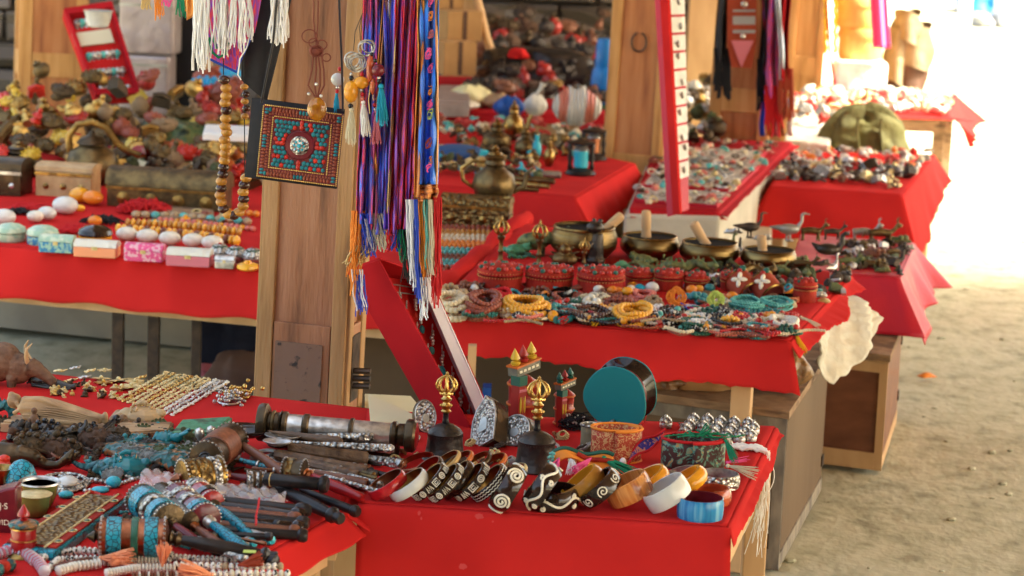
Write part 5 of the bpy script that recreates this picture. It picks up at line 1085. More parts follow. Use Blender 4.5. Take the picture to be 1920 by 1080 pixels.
for i, (x, y) in enumerate([(392, 832), (384, 858)]):
    p = P(x, y, Z+.062+.0*i); mb = MB(); mb.lathe([(0, 0), (11*s, 0), (12*s, 2*s), (0, 3*s)], 20, Matrix.Rotation(R_(72), 4, 'X')); mb.tube([(10*s*math.cos(a), -3*s, 10*s*math.sin(a)) for a in [j*.4 for j in range(16)]], 1.3*s, 5, closed=True); mb2 = mb.build('emblem', 'black_bead'); mb2.location = p
    q = MB(); q.tube([(-4*s, -4*s, -4*s), (-1*s, -4.5*s, 4*s), (4*s, -4.5*s, 4*s), (1*s, -4*s, 0), (5*s, -4*s, -5*s)], 1.2*s, 5); q.build('emblem_letter', 'silver', mb2); tag(mb2, ['round black badge with silver letter, upper one', 'round black badge with silver letter, lower one'][i]+' on the studded wheel', 'badge')
for i, (x, y) in enumerate([(374, 812), (396, 808)]):
    turned('metal_tip', ['silver ball tip, left one', 'silver ball tip, right one'][i]+' wrapped in film over the studded wheel', 'ornament', x, y+14, Z+.03, [('ball', 'silver', [(3,0),(5,4),(9,10),(10,16),(8,22),(0,26)])], seg=14)
# --- metal cased cylinders
stick('scroll_case', 'long silver cylinder with dark bronze rings and a ribbed left cap', 'scroll case', (530, 795), (748, 815), 21, 21, 'silver', h1=.058, h2=.052, seg=32, extra=[('ring', 'bronze', band(25, -.01, .05)), ('ring', 'bronze', band(24, .17, .24)), ('ring', 'bronze', band(24, .57, .62)), ('ring', 'bronze', band(25, .93, .99)),
    ('left_cap', 'bronze', [(34,-.21),(37,-.19),(37,-.14),(30,-.12),(22,-.12),(22,-.03),(26,-.01)]), ('brass_collar', 'old_brass', band(25, -.10, -.06)), ('right_cap', 'bronze', [(20,.99),(22,1.0),(22,1.05),(30,1.06),(32,1.08),(32,1.13),(28,1.15)]), ('red_end', 'lacquer_red', [(27,1.149),(20,1.16),(0,1.16)])])
stick('scroll_case', 'dark bronze cylinder with squared feet lying under the silver one', 'scroll case', (500, 812), (742, 842), 19, 19, 'bronze', h1=.022, h2=.022, seg=24, extra=[('ring', 'old_brass', band(23, .35, .42)), ('cap', 'bronze', band(27, .9, 1.0))])
# spoons and carved pieces
def spoon(label, bx, by, hx, hy, m, hm, bw, k=1):
    a = P(bx, by, Z+.036); b = P(hx, hy, Z+.030); d = b-a; s = s_(a); r = T('ladle', label, 'spoon', a); r.rotation_euler = (0, 0, math.atan2(d.y, d.x)); L = d.length
    mb = MB()
    def f(u, v):
        g = 2*math.pi*u; q = v; return (bw*1.45*s*q*math.cos(g), bw*1.2*s*q*math.sin(g), bw*.55*s*(q*q-1)+.014)
    mb.grid(f, 24, 6); mb.build('bowl', m, r, solid=.0012)
    MB().lathe([(2.5*s, bw*1.3*s), (3*s, L*.3), (6*s, L*.5), (8*s, L*.8), (9.5*s, L*.97), (6*s, L)], 12, Matrix.Translation((0, 0, .014)) @ Matrix.Rotation(math.pi/2, 4, 'Y')).build('handle', hm, r); return r
spoon('silver ladle with hammered cone handle, behind the wooden knife sheaths', 532, 830, 700, 842, 'silver', 'carved_silver', 26)
spoon('second silver ladle with long scrolled handle', 520, 842, 738, 864, 'silver', 'carved_silver', 20)
spoon('dark wooden ladle with glossy oval bowl by the green plaque', 462, 818, 640, 850, 'horn', 'carved_wood', 36)
stick('dagger', 'silver scrolled knife handle end, nearest the first bangle', 'knife', (640, 852), (752, 872), 8, 12, 'carved_silver', seg=16, extra=[('pommel', 'silver', [(9,.96),(13,.98),(13,1.03),(8,1.05)])])  # only the handle end of a knife
for i, (a, b, r1, r2, m, lab) in enumerate([((540,840),(690,862),15,16,'carved_wood','thick carved wooden sheath, rearmost of the wooden ones'), ((516,852),(688,884),11,12,'carved_wood','carved wooden sheath with dark metal peg, second of the wooden ones'), ((570,868),(672,892),9,11,'carved_wood','thin rough wooden sheath, third of the wooden ones'), ((590,888),(690,908),9,11,'mahogany','smooth split wooden sheath, nearest of the wooden ones')]):
    stick('knife_sheath', lab, 'knife sheath', a, b, r1, r2, m, seg=8, h1=.02+.004*(3-i), h2=.018, extra=[('metal_peg', 'iron', [(5,.98),(6,1.0),(6,1.12),(0,1.13)])] if i == 1 else [])
for i, (x, y) in enumerate([(690, 890), (698, 872), (682, 902)]):
    p = P(x, y, Z); s = s_(p); mb = MB(); mb.prism([(-30*s, -9*s), (10*s, -11*s)]+[(18*s+10*s*math.cos(a), 11*s*math.sin(a)) for a in [-1.3+.26*j for j in range(11)]]+[(10*s, 11*s), (-30*s, 9*s)], .005); t = mb.build('wooden_tag', 'khaki_cloth', bevel=.001, angle=30); t.location = p+Vector((0, 0, .002+.006*(1-abs(i-1)))); t.rotation_euler.z = -.25
    tag(t, ['olive round ended flat stick, middle one', 'olive round ended flat stick under the silver handle', 'olive round ended flat stick nearest the red lacquer end'][i], 'flat stick')
# --- bundle in clear film
for i in range(7):
    x1, y1 = 400+i*4, 944+i*9; m = ['black_wood','horn','brown_bead','black_wood','horn','mahogany','black_wood'][i]
    stick('wrapped_pipe', f'{["black","dark horn","brown","black","dark horn","reddish","black"][i]} pipe, {nm[i]} from the back in the bundle wrapped in film', 'pipe', (300+i*14, 925+i*11), (566-(i%3)*8, 956+i*8), 9, 10, m, h1=.03-.003*i, h2=.026-.003*i, group='pipes wrapped in clear film', extra=[('bowl_end', m, [(9,.95),(14,.98),(14,1.03),(10,1.06)]), ('white_loop', 'inlay', band(12, .985, 1.0))])
p = P(410, 952, Z); s = s_(p); mb = MB()
def film(u, v):
    x = -158+u*290; w = 36+20*math.sin(math.pi*min(1, u*1.15))+10*math.sin(u*9); t = (v-.5)*math.pi; q = 1+.10*math.sin(u*31+v*17)+.07*math.sin(u*53-v*29)
    return (x*s, (-w*math.sin(t)*1.25*q-16*u+18*(1-u)+34-40*u)*s, (8+44*math.cos(t)*q*(1-.35*u)+3*math.sin(u*40+v*12))*s)
mb.grid(film, 70, 26); t = mb.build('plastic_film', 'wrap', angle=70); t.location = p; tag(t, 'crumpled clear plastic film wrapped around the bundle of dark pipes', 'plastic film')
mb = MB(); pp = [P(x, y, Z+.045) for x, y in [(486,934),(484,950),(480,966),(480,984)]]; mb.tube([q-pp[0] for q in pp], .0016, 6); t = mb.build('red_string', 'red_thread'); t.location = pp[0]; tag(t, 'pink string tied round the film wrapped bundle', 'string')
mb = MB(); mb.grid(lambda u, v: ((-40+80*u)*s*1.0, (-22+44*v)*s, (16*math.sin(u*3.1)*math.sin(v*3.1)+3*math.sin(u*17)*math.sin(v*13)+2)*s), 24, 16); t = mb.build('paper_scrap', 'pale_plastic', solid=.0008); t.location = P(322, 922, Z+.02); tag(t, 'crumpled milky plastic scrap beside the teal face', 'plastic scrap')
# --- bone bead ropes at the front
G = 'bone bead ropes along the front of the left table'
rope('speckled bone bead rope lying behind the white disc rope', [(62,1062),(100,1046),(150,1040),(210,1044),(290,1046),(330,1050)], Z, 'bone_speckled', 9, disc=.6, group=G, name='bone_beads')
rope('second speckled bone rope at left, in front of the red wheel', [(88,1076),(110,1056),(160,1054),(230,1056),(320,1058)], Z, 'bone_speckled', 8, disc=.6, group=G, name='bone_beads')
rope('speckled bone rope running right from the orange tuft', [(322,1052),(370,1056),(446,1058)], Z, 'bone_speckled', 8.5, disc=.55, group=G, name='bone_beads')
rope('speckled bone rope with skull beads at its right end', [(330,1068),(400,1070),(480,1072),(536,1070)], Z, 'bone_speckled', 9, disc=.7, group=G, name='bone_beads', every=(9, 'tan_bead'))
rope('bone skull bead rope at the very front right', [(400,1084),(470,1084),(545,1084)], Z, 'bone_speckled', 9, disc=.7, group=G, name='bone_beads', every=(4, 'bone'))
rope('white bone disc rope, left piece with brown discs', [(110,1080),(140,1072),(190,1066)], Z, 'white_bead', 11, disc=.4, group=G, name='bone_beads')
rope('white bone disc rope in the middle', [(196,1062),(240,1060),(300,1060)], Z, 'bone', 10, disc=.35, group=G, name='bone_beads')
rope('white bone disc rope nearest the viewer', [(200,1084),(260,1074),(330,1074)], Z, 'white_bead', 10, disc=.35, group=G, name='bone_beads')
rope('white oval bead rope by the left end of the discs', [(70,1060),(84,1044),(108,1032),(132,1030)], Z, 'bone', 8, disc=.5, group=G, name='bone_beads')
rope('brown and white disc rope under the peach tuft', [(250,1088),(330,1086),(400,1082)], Z, 'brown_bead', 9, disc=.35, group=G, name='bone_beads', every=(3, 'white_bead'))
rope('brown bead rope between the white ropes', [(104,1070),(150,1058),(200,1052)], Z, 'brown_bead', 7, disc=.7, group=G, name='bone_beads')
rope('mauve disc necklace curving at the bottom left corner', [(-8,1052),(20,1044),(50,1050),(72,1066),(84,1084)], Z, 'rose_thread', 13, disc=.3, name='disc_necklace', cat='necklace', every=(2, 'silver_thread'))
rope('blue and red paste bead bracelet in the bottom left corner', [(-4,1082),(14,1072),(34,1076)], Z, 'mixed_teal', 15, disc=.8, name='paste_bracelet', cat='bracelet', every=(2, 'coral_panel'))
for i, (x, y, m, d, L, lab) in enumerate([(186,1046,'peach_thread',(1,-.2,.1),.05,'peach tuft on the speckled rope, left one'), (246,1050,'peach_thread',(-1,-.4,.1),.03,'small peach tuft beside the left one'), (304,1062,'peach_thread',(.1,-.2,1),.035,'upright peach tuft on the white disc ropes'), (400,1078,'peach_thread',(-1,-.3,.2),.05,'peach tuft at the front edge on brown beads'), (446,1060,'rust_thread',(1,.35,.25),.036,'rust tassel ending the speckled rope')]):
    p = P(x, y, Z+.014); r = T('thread_tuft', lab, 'tassel', p); tassel(r, (0, 0, 0), d, L, m, 60, .34, .0009, 'threads', seed=i)
# loose turquoise handles at far left lower
# ============================================================ THINGS HANGING ON THE BIG POST
def purse():
    c = Q(556, 270, 4.50); s = s_(c); r = T('beaded_purse', 'square black purse with turquoise and coral bead panel hanging on the big post', 'purse', c, rot=Euler((0, R_(4.2), R_(-6)), 'XYZ'))
    mb = MB(); n = 12
    def f(u, v, sg): x = (-94+178*u); z = (-76+152*v); return (x*s, sg*(3+11*math.sin(math.pi*u)**.5*math.sin(math.pi*v)**.5)*s+6*s, z*s)
    mb.grid(lambda u, v: f(u, v, -1), n, n); mb.grid(lambda u, v: f(1-u, v, 1), n, n)
    mb.build('purse_body', 'black_cloth', r)
    X = 9; yf = -10.5*s                                      # panel centre shifted right
    mb = MB(); mb.box((X*s, yf+1*s, 0), (154*s, 4*s, 138*s)); mb.build('panel_backing', 'maroon', r, smooth=False, bevel=.001)
    def square(h, w, step, rad, m, nm, sx=1, flat=.6, turq=None):
        mb = MB(); tq = MB(); pts = []
        for a in (-w, w):
            t = -h
            while t <= h+.1: pts.append((a, t, 0)); t += step
        for b in (-h, h):
            t = -w+step
            while t <= w-step+.1: pts.append((t, b, 1)); t += step
        for i, (x, z, o) in enumerate(pts):
            k = tq if turq and (abs(x) > w*.86 and abs(z) > h*.86 or min(abs(x), abs(z)) < step*1.6) else mb
            k.ball(((X+x)*s, yf-1.5*s, z*s), rad*s, 7, 5, (1*(sx if o else 1), flat, 1*(1 if o else sx)))
        mb.build(nm, m, r)
        if tq.v: tq.build('turquoise_corner', turq, r)
    square(68, 76, 3.6, 1.5, 'gold', 'gold_bead_line'); square(61, 69, 6.4, 4.6, 'rust_bead', 'coral_border', .62, turq='deep_turquoise'); square(54.5, 62, 5.6, 3.0, 'rust_bead', 'inner_coral_border', .7)
    square(49, 56, 3.4, 1.4, 'gold', 'gold_bead_line')
    rnd = random.Random(9); tb = MB(); cb = MB()
    for i in range(13):
        for j in range(11):
            x = -48+8*i+(j % 2)*3; z = -42+8.2*j
            if abs(x) > 49 or abs(z) > 43 or math.hypot(x, z) < 32 or abs(x) < 6 or abs(z) < 6: continue
            (cb if rnd.random() < .12 else tb).ball(((X+x)*s, yf-1.6*s, z*s), rnd.uniform(3.9, 4.8)*s, 8, 6, (1, .65, 1))
    tb.build('turquoise_stones', 'deep_turquoise', r); cb.build('coral_stones', 'coral', r)
    for d in ((1, 0), (-1, 0), (0, 1), (0, -1)):
        mb = MB()
        for t in (34, 42): mb.ball(((X+d[0]*t)*s, yf-1.8*s, d[1]*t*s), 5.2*s, 9, 6, (1.2 if d[0] else .8, .6, 1.2 if d[1] else .8))
        mb.build('coral_bar', 'coral', r)
    RX = Matrix.Translation((X*s, yf, 0)) @ Matrix.Rotation(math.pi/2, 4, 'X')
    MB().lathe([(26*s, 1*s), (28*s, 3*s), (26*s, 5*s), (18*s, 5.5*s), (17*s, 2*s)], 36, RX).build('coral_ring', 'maroon', r)
    MB().lathe([(17*s, 2*s), (18*s, 6*s), (15*s, 8*s), (10*s, 10*s), (0, 11*s)], 30, RX).build('boss', 'carved_silver', r)
    mb = MB()
    for i in range(8): a = i*.785; mb.ball(((X+9*math.cos(a))*s, yf-9.6*s, 9*math.sin(a)*s), 2.4*s, 7, 5)
    mb.ball((X*s, yf-11*s, 0), 4*s, 8, 6); mb.build('turquoise_flower', 'turquoise', r)
    for nm, pts in (('strap', [(490,192),(500,140),(512,80),(520,-10),(524,-60)]), ('strap', [(643,208),(641,120),(637,30),(634,-60)])):
        mb = MB(); w = [Q(x, y, 4.47)-c for x, y in pts]; M = r.rotation_euler.to_matrix().inverted()
        mb.tube([M @ v for v in w], 6.5*s, 8, flat=.3); mb.build(nm, 'black_cloth', r)
purse()
def pxtube(mb, o, pts, r, D, seg=6, flat=1):
    w = [Q(x, y, D if len(t) < 1 else t[0])-o for x, y, *t in pts]; mb.tube(w, r, seg, flat=flat)
# amber pendant on knotted rust cord
o = Q(594, 205, 4.42); s = s_(o); r = T('amber_pendant', 'clear amber pendant on a knotted rust cord hanging before the purse', 'pendant', o)
mb = MB(); mb.ball((0, 0, 0), 20*s, 20, 14, (.92, .45, 1.15)); mb.build('amber_stone', 'clear_amber', r)
mb = MB(); mb.ball((2*s, 3*s, -2*s), 7*s, 8, 6, (1, .6, 1.3)); mb.build('inclusion', 'amber', r)
mb = MB(); rnd = random.Random(1)
for x in (588, 596): pxtube(mb, o, [(x+1, -30), (x, 40), (593, 86)], 1.3*s, 4.42, 5)
for a in range(5):
    cx, cy, q = [(580,68,14),(588,80,9),(603,84,10),(612,108,8),(594,96,12)][a]; pxtube(mb, o, [(cx+q*math.cos(t), cy+q*.9*math.sin(t)) for t in [i*.45 for i in range(15)]], 1.2*s, 4.415, 5)
for x0, x1 in ((588,578),(592,590),(596,600),(602,608)): pxtube(mb, o, [(x0, 98), ((x0+x1)/2+2, 130), (x1, 160), (594, 188)], 1.6*s, 4.42, 5)
mb.ball(Q(592, 96, 4.42)-o, 11*s, 8, 6, (1.2, .6, 1)); mb.build('cord', 'brown_thread', r)
mb = MB()
for x, y in ((593,158),(579,176),(602,180)): mb.ball(Q(x, y, 4.41)-o, 3.4*s, 8, 6)
mb.build('silver_beads', 'silver', r)
# amber and dark bead necklace
o = Q(425, 150, 4.62); s = s_(o); r = T('bead_necklace', 'long necklace of amber and dark brown disc beads hanging left of the purse', 'necklace', o)
am, dk = MB(), MB(); pl = [(420,150),(424,165),(424,180),(422,193),(424,207),(423,222),(422,237),(425,248),(421,262),(423,275),(422,288),(421,301),(419,314),(418,327),(415,340),(415,353),(413,366),(415,379),(419,392),(428,402),(438,404),(448,398),(456,386),(457,373),(456,360),(458,347),(461,334)]
dks = {0, 4, 12, 13, 15, 18, 20, 23, 25}
for i, (x, y) in enumerate(pl): (dk if i in dks else am).ball(Q(x, y, 4.62)-o, 11*s, 12, 8, (1, 1, .82))
for i, (x, y) in enumerate([(458,163),(461,177),(459,190),(462,203),(459,218)]): (dk if i % 2 else am).ball(Q(x, y, 4.64)-o, 8*s, 10, 7, (1, 1, .75))
am.build('amber_beads', 'gold_bead', r); dk.build('dark_beads', 'dark_bead', r)
mb = MB(); pxtube(mb, o, [(419,-20),(419,140)]+pl, 1*s, 4.62, 5); pxtube(mb, o, [(452,-20),(458,163),(459,340)], 1*s, 4.64, 5); mb.build('string', 'black_thread', r)
# textile shoulder bag with white fringe
o = Q(440, 60, 4.66); s = s_(o); r = T('woven_bag', 'dark woven bag with purple edged tip and long white fringes', 'bag', o)
def sheet(pts, D, m, nm, dpt=.02, parent=r, o=o):
    mb = MB(); a, b, c, d = pts
    def f(u, v):
        x = (a[0]*(1-u)+b[0]*u)*(1-v)+(d[0]*(1-u)+c[0]*u)*v; y = (a[1]*(1-u)+b[1]*u)*(1-v)+(d[1]*(1-u)+c[1]*u)*v
        return Q(x, y, D+dpt*.3*math.sin(u*7)*math.sin(v*3))-o
    mb.grid(f, 20, 12); return mb.build(nm, m, parent, solid=.003)
sheet([(380,-60),(500,-60),(478,62),(388,62)], 4.67, 'magenta_cloth', 'bag_panel'); sheet([(388,55),(470,55),(444,132),(372,102)], 4.668, 'magenta_cloth', 'bag_tip')
sheet([(452,-60),(560,-60),(500,190),(452,150)], 4.70, 'black_cloth', 'dark_side')
mb = MB(); pxtube(mb, o, [(368,98),(404,116),(443,135),(452,110),(474,62)], 2.6*s, 4.655, 6); mb.build('piping', 'blue_thread', r)
mb = MB(); pxtube(mb, o, [(392,70),(398,98),(410,108),(424,100),(428,80)], 3*s, 4.65, 6); pxtube(mb, o, [(398,66),(406,90),(420,88)], 3*s, 4.65, 6); mb.build('green_embroidery', 'green_thread', r)
rnd = random.Random(77)
for x0, x1, yb, n in ((360,398,140,46),(398,430,112,34),(430,462,102,30),(462,474,88,10),(504,545,92,44)):
    mb = MB()
    for k in range(n):
        x = rnd.uniform(x0, x1); ye = yb*rnd.uniform(.72, 1.0)-(.35*abs(x-(x0+x1)/2)); dx = rnd.uniform(-7, 7); ph = rnd.uniform(0, 6); dd = rnd.uniform(-.012, .012)
        xs = x*.75+(x0+x1)/2*.25
        pxtube(mb, o, [(xs+dx*t*t+2.2*math.sin(t*9+ph), -40+(ye+40)*t) for t in [i/10 for i in range(11)]], rnd.uniform(1.0, 1.5)*s, 4.62+dd, 5)
    mb.build('white_fringe', 'white_thread', r)
mb = MB(); pxtube(mb, o, [(470,60),(462,90),(450,110),(446,140),(452,150)], 1.3*s, 4.62, 5); mb.build('loose_thread', 'white_thread', r)
o = Q(330, 10, 4.8); s = s_(o); r = T('thread_tassels', 'orange and dark green thread tassels hanging at the top left beside the white fringe', 'tassel', o)
for x0, x1, yb, m in ((268,280,20,'gold_thread'),(290,304,40,'orange_thread'),(306,322,14,'pink_thread'),(330,350,34,'green_thread'),(345,362,30,'orange_thread')):
    mb = MB()
    for k in range(12):
        x = rnd.uniform(x0, x1); pxtube(mb, o, [(x, -40), (x+rnd.uniform(-3, 3), 0), (x+rnd.uniform(-6, 6), yb*rnd.uniform(.6, 1))], 1.2*s, 4.8, 5)
    mb.build('threads', m, r)
sheet([(348,-40),(392,-40),(384,20),(350,38)], 4.74, 'orange_silk', 'orange_corner', parent=r, o=o)
# ------------------------------------------------------------ key fobs
def fob(label, x, y, parts, D=4.42):
    o = Q(x, y, D); s = s_(o); r = T('key_fob', label, 'key fob', o, group='key fobs hanging between purse and scarves')
    for p in parts:
        k = p[0]
        if k == 'ball': mb = MB(); mb.ball((p[2][0]*s, 0, p[2][1]*s), p[3]*s, 14, 10, p[4] if len(p) > 4 else (1, 1, 1)); mb.build(p[5] if len(p) > 5 else 'bead', p[1], r)
        elif k == 'ring': mb = MB(); mb.tube([(p[2][0]*s+p[3]*s*math.cos(a), (1.5*math.sin(3*a))*s, p[2][1]*s+p[3]*s*math.sin(a)) for a in [i*.3 for i in range(21)]], 1.5*s, 7, closed=True); mb.build('metal_ring', p[1], r)
        elif k == 'cord': mb = MB(); mb.tube([(a*s, 0, b*s) for a, b in p[2]], 1*s, 5); mb.build('cord', p[1], r)
        elif k == 'tas': tassel(r, (p[2][0]*s, 0, p[2][1]*s), (p[4] if len(p) > 4 else 0, 0, -1), p[3]*s, p[1], 46, .16, 1.0*s, seed=int(x+y), wav=.05)
    return r
fob('steel key rings hooked together above the fobs on a dark wire', 687, 90, [('ring','silver',(0,0),15),('ring','silver',(4,3),12),('ring','silver',(-2,-2),13),('cord','iron',[(-9,65),(-14,40),(-12,14)]),('cord','iron',[(-9,65),(-22,30),(-24,-6)])])
fob('cluster of silver wire arcs below the dark wire', 666, 116, [('ring','silver',(x_,z_),14) for x_, z_ in ((0,0),(4,2),(-4,-1),(7,-3),(-6,4),(2,-5))])
fob('yellow amber oval fob with pale tassel', 658, 172, [('ball','amber',(0,0),20,(.68,.6,1.05)),('ball','black_bead',(0,26),5),('ball','silver',(0,33),3.5),('ball','black_bead',(0,-27),5),('tas','cream_thread',(2,-30),70)])
fob('round yellow amber fob with white tassel', 678, 155, [('ball','amber',(0,0),15,(1,.7,.8)),('ball','red_bead',(0,16),4),('ball','silver',(0,-14),4),('ball','red_bead',(2,-22),4),('ball','pink_bead',(2,-30),4.5),('tas','white_thread',(4,-34),66,.1)])
fob('long orange stone fob with cyan tassel', 694, 128, [('ball','agate',(0,0),12,(.62,.6,2.2)),('ball','black_bead',(2,26),4),('ball','agate',(6,-34),9,(.6,.6,1.8)),('cord','gold_thread',[(2,-26),(-1,-60),(2,-86)]),('cord','gold_thread',[(4,-26),(8,-60),(14,-56)])], D=4.41)
fob('dark maroon cube fob with big cyan tassel', 709, 132, [('ball','maroon',(0,0),12.5,(1,.8,1)),('ball','black_bead',(-6,18),4),('ball','silver',(2,-14),3.5),('ball','black_bead',(3,-20),5),('tas','cyan_thread',(6,-26),78,.05)], D=4.4)
fob('white disc fob with blue tassel half behind the strap', 633, 149, [('ball','white_enamel',(0,0),12.5,(1,.4,1)),('ball','red_bead',(4,20),4.5),('ball','silver',(0,-15),3.5),('ball','red_bead',(0,-22),4),('tas','cyan_thread',(-1,-26),42)], D=4.5)
fob('rose pink tassel fob lowest in the cluster', 706, 205, [('ball','red_bead',(-4,8),4),('ball','silver',(-2,0),3.5),('tas','rose_thread',(0,-2),64)], D=4.43)
# ------------------------------------------------------------ scarves
def scarf(name, label, D, strips, fringes):
    o = Q(strips[0][1][0][0], 200, D); s = s_(o); r = T(name, label, 'scarf', o)
    for m, path, w, ph in strips:                    # path: (x, y) centre line px, w half width px
        mb = MB(); n = 40
        def f(u, v):
            t = v*(len(path)-1); i = min(int(t), len(path)-2); k = t-i; x = path[i][0]*(1-k)+path[i+1][0]*k; y = path[i][1]*(1-k)+path[i+1][1]*k
            a = (u-.5)*2; return Q(x+a*w*(1+.10*math.sin(v*9+ph)), y, D+.012*math.sin(a*4+ph+v*3)+.006*math.sin(v*23+ph*2)+.010*math.sin(a*9+ph))-o
        mb.grid(f, 12, n); mb.build('cloth_fold', m, r, solid=.0015)
    rnd = random.Random(int(D*1000))
    for m, x0, x1, y0, y1, n, sw in fringes:
        mb = MB()
        for k in range(n):
            x = x0+(x1-x0)*(k+rnd.random())/n; L = (y1-y0)*rnd.uniform(.82, 1.05); ph = rnd.uniform(0, 6); dd = rnd.uniform(-.016, .008)
            mb.tube([Q(x+sw*t+rnd.uniform(-1, 1)+3.2*math.sin(t*7+ph)*t, y0+L*t, D+dd)-o for t in [i/9 for i in range(10)]], rnd.uniform(.9, 1.4)*s, 4)
        mb.build('fringe', m, r)
    return r
scarf('blue_scarf', 'crinkled blue and purple scarf with orange streaks, leftmost of the hanging scarves', 4.47,
      [('blue_silk', [(702,-60),(694,150),(690,300),(688,420)], 13, 0), ('magenta_cloth', [(690,-60),(684,150),(678,300),(674,400)], 7, 1), ('orange_silk', [(728,-60),(712,120),(700,260),(706,340)], 5, 2), ('blue_silk', [(716,-60),(722,150),(718,300),(712,440)], 11, 3), ('blue_silk', [(742,-60),(736,150),(728,300),(726,430)], 8, 4), ('magenta_cloth', [(706,-60),(706,150),(704,300),(700,430)], 5, 5)],
      [('orange_thread', 660, 684, 395, 520, 22, -8), ('blue_thread', 668, 694, 400, 480, 18, 10), ('silver_thread', 682, 712, 410, 470, 16, 12), ('cream_thread', 690, 718, 400, 470, 20, 14), ('orange_thread', 655, 666, 470, 560, 8, 2), ('gold_thread', 664, 700, 460, 500, 16, -22), ('blue_thread', 664, 684, 515, 590, 12, 4), ('silver_thread', 660, 680, 505, 580, 10, 6)])
scarf('red_scarf', 'crimson and purple crinkled scarf in the middle of the hanging scarves', 4.45,
      [('striped_cloth', [(752,-60),(744,150),(738,300),(736,440)], 9, 1), ('magenta_cloth', [(770,-60),(760,150),(752,300),(746,440)], 12, 2), ('striped_cloth', [(786,-60),(776,150),(768,300),(762,430)], 9, 3), ('magenta_cloth', [(796,-60),(786,150),(780,300),(776,400)], 7, 4), ('gold_thread', [(750,-60),(738,140),(734,260),(728,400)], 1.4, 5)],
      [('red_thread', 728, 746, 420, 470, 12, -6), ('blue_thread', 736, 758, 430, 470, 14, -8), ('green_thread', 744, 768, 430, 490, 16, 4), ('black_thread', 752, 776, 430, 530, 20, 2)])
scarf('brocade_scarf', 'bright blue brocade scarf with orange borders and rainbow fringe, rightmost of the hanging scarves', 4.41,
      [('blue_brocade', [(804,-60),(805,100),(804,220),(803,346)], 17, 0), ('orange_silk', [(788,-60),(789,100),(785,220),(782,372)], 6.5, 1.2), ('orange_silk', [(817,-60),(819,120),(820,240),(818,352)], 2.4, 2.2), ('orange_silk', [(800,345),(800,352),(799,366),(799,378)], 21, 3)],
      [('silver_thread', 762, 776, 374, 540, 22, 6), ('blue_thread', 774, 786, 374, 560, 20, 6), ('orange_thread', 784, 795, 374, 530, 16, 6), ('sea_bead', 792, 800, 374, 500, 10, 6), ('cream_thread', 798, 814, 374, 520, 22, 4), ('red_thread', 812, 828, 370, 570, 22, -2), ('silver_thread', 784, 800, 520, 600, 10, 4)])
o = Q(804, 180, 4.395); r = bpy.data.objects['brocade_scarf']; ro = r.location; s = s_(o)
rnd = random.Random(6)
for i, (y, m) in enumerate([(4,'pink_thread'),(30,'orange_thread'),(62,'rose_thread'),(100,'pink_thread'),(128,'pink_thread'),(172,'orange_thread'),(196,'pink_thread'),(214,'lime_thread'),(268,'rust_thread'),(300,'orange_thread'),(318,'pink_thread')]):
    mb = MB(); x0 = 806+rnd.uniform(-3, 3)
    for k in range(10): a = rnd.uniform(0, 6.28); q = rnd.uniform(1.5, 7); mb.tube([Q(x0+q*.9*math.cos(a+t*1.6), y+q*1.6*math.sin(a+t), 4.388+.012*math.sin(((x0-804)/15)*4))-ro for t in (0, .5, 1, 1.5, 2)], .7*s, 5)
    mb.build('embroidered_motif', m, r)
# ============================================================ MIDDLE RIGHT TABLE (malas, red boxes, bowls, bronzes)
Z = ZM
def red_box(label, x, y, w, h, seed, lattice=True):
    p = P(x, y, Z); s = s_(p); R = w/2; r = T('lidded_box', label, 'round box', p)
    S = lambda L: [(a*s, b*s) for a, b in L]
    MB().lathe(S([(R*.95,0),(R,2),(R,h*.55),(R*.97,h*.57)]), 30).build('box_body', 'coral_panel', r)
    MB().lathe(S([(R*.97,h*.60),(R*1.03,h*.62),(R*1.03,h*.80),(R*.98,h*.86),(R*.7,h*.95),(R*.3,h),(0,h)]), 30).build('lid', 'coral_panel', r)
    MB().lathe(S([(R*.94,h*.56),(R*.94,h*.61)]), 30).build('dark_seam', 'inside_dark', r)
    rnd = random.Random(seed)
    for zz, m, rad, n in ((h*.53,'gold',1.2,46),(h*.65,'red_bead',1.6,36),(h*.70,'gold',1.0,40)):
        mb = MB()
        for i in range(n): a = 6.283*i/n; mb.ball((R*1.03*s*math.cos(a), R*1.03*s*math.sin(a), zz*s), rad*s, 5, 4)
        mb.build('bead_row', m, r)
    n = max(10, int(R*.42)); cb, tb = MB(), MB()
    for i in range(n):
        a = 6.283*i/n+.2; (cb if i % 3 else tb).ball((R*.93*s*math.cos(a), R*.93*s*math.sin(a), h*.9*s), R*.085*s+1.2*s, 8, 6)
    for i in range(5):
        a = 1.256*i; (tb if i % 2 else cb).ball((R*.45*s*math.cos(a), R*.45*s*math.sin(a), h*.98*s), R*.08*s+1.2*s, 8, 6)
    cb.build('coral_studs', 'coral', r); tb.build('turquoise_studs', 'green_bead', r)
    return r
for i, (x, y, w, h, lab) in enumerate([(937,540,86,56,'round red beaded box at the left end of the box row'), (1029,542,92,54,'wide red beaded box, second from the left, before the bronze sceptre'), (1125,548,90,58,'tall wide red beaded box in the middle of the row, pale star on lid'),
      (1198,540,54,46,'small red beaded box right of the wide middle one'), (1253,544,56,50,'small red beaded box with a flower lid, fifth in the row'), (1305,546,48,44,'small red beaded box behind the orange thread loops'), (1372,545,46,44,'small red beaded box behind the left cowrie cuff'), (1508,566,46,56,'red beaded box standing alone at the right end of the mala table')]):
    red_box(lab, x, y, w*.97, h*.84, i)
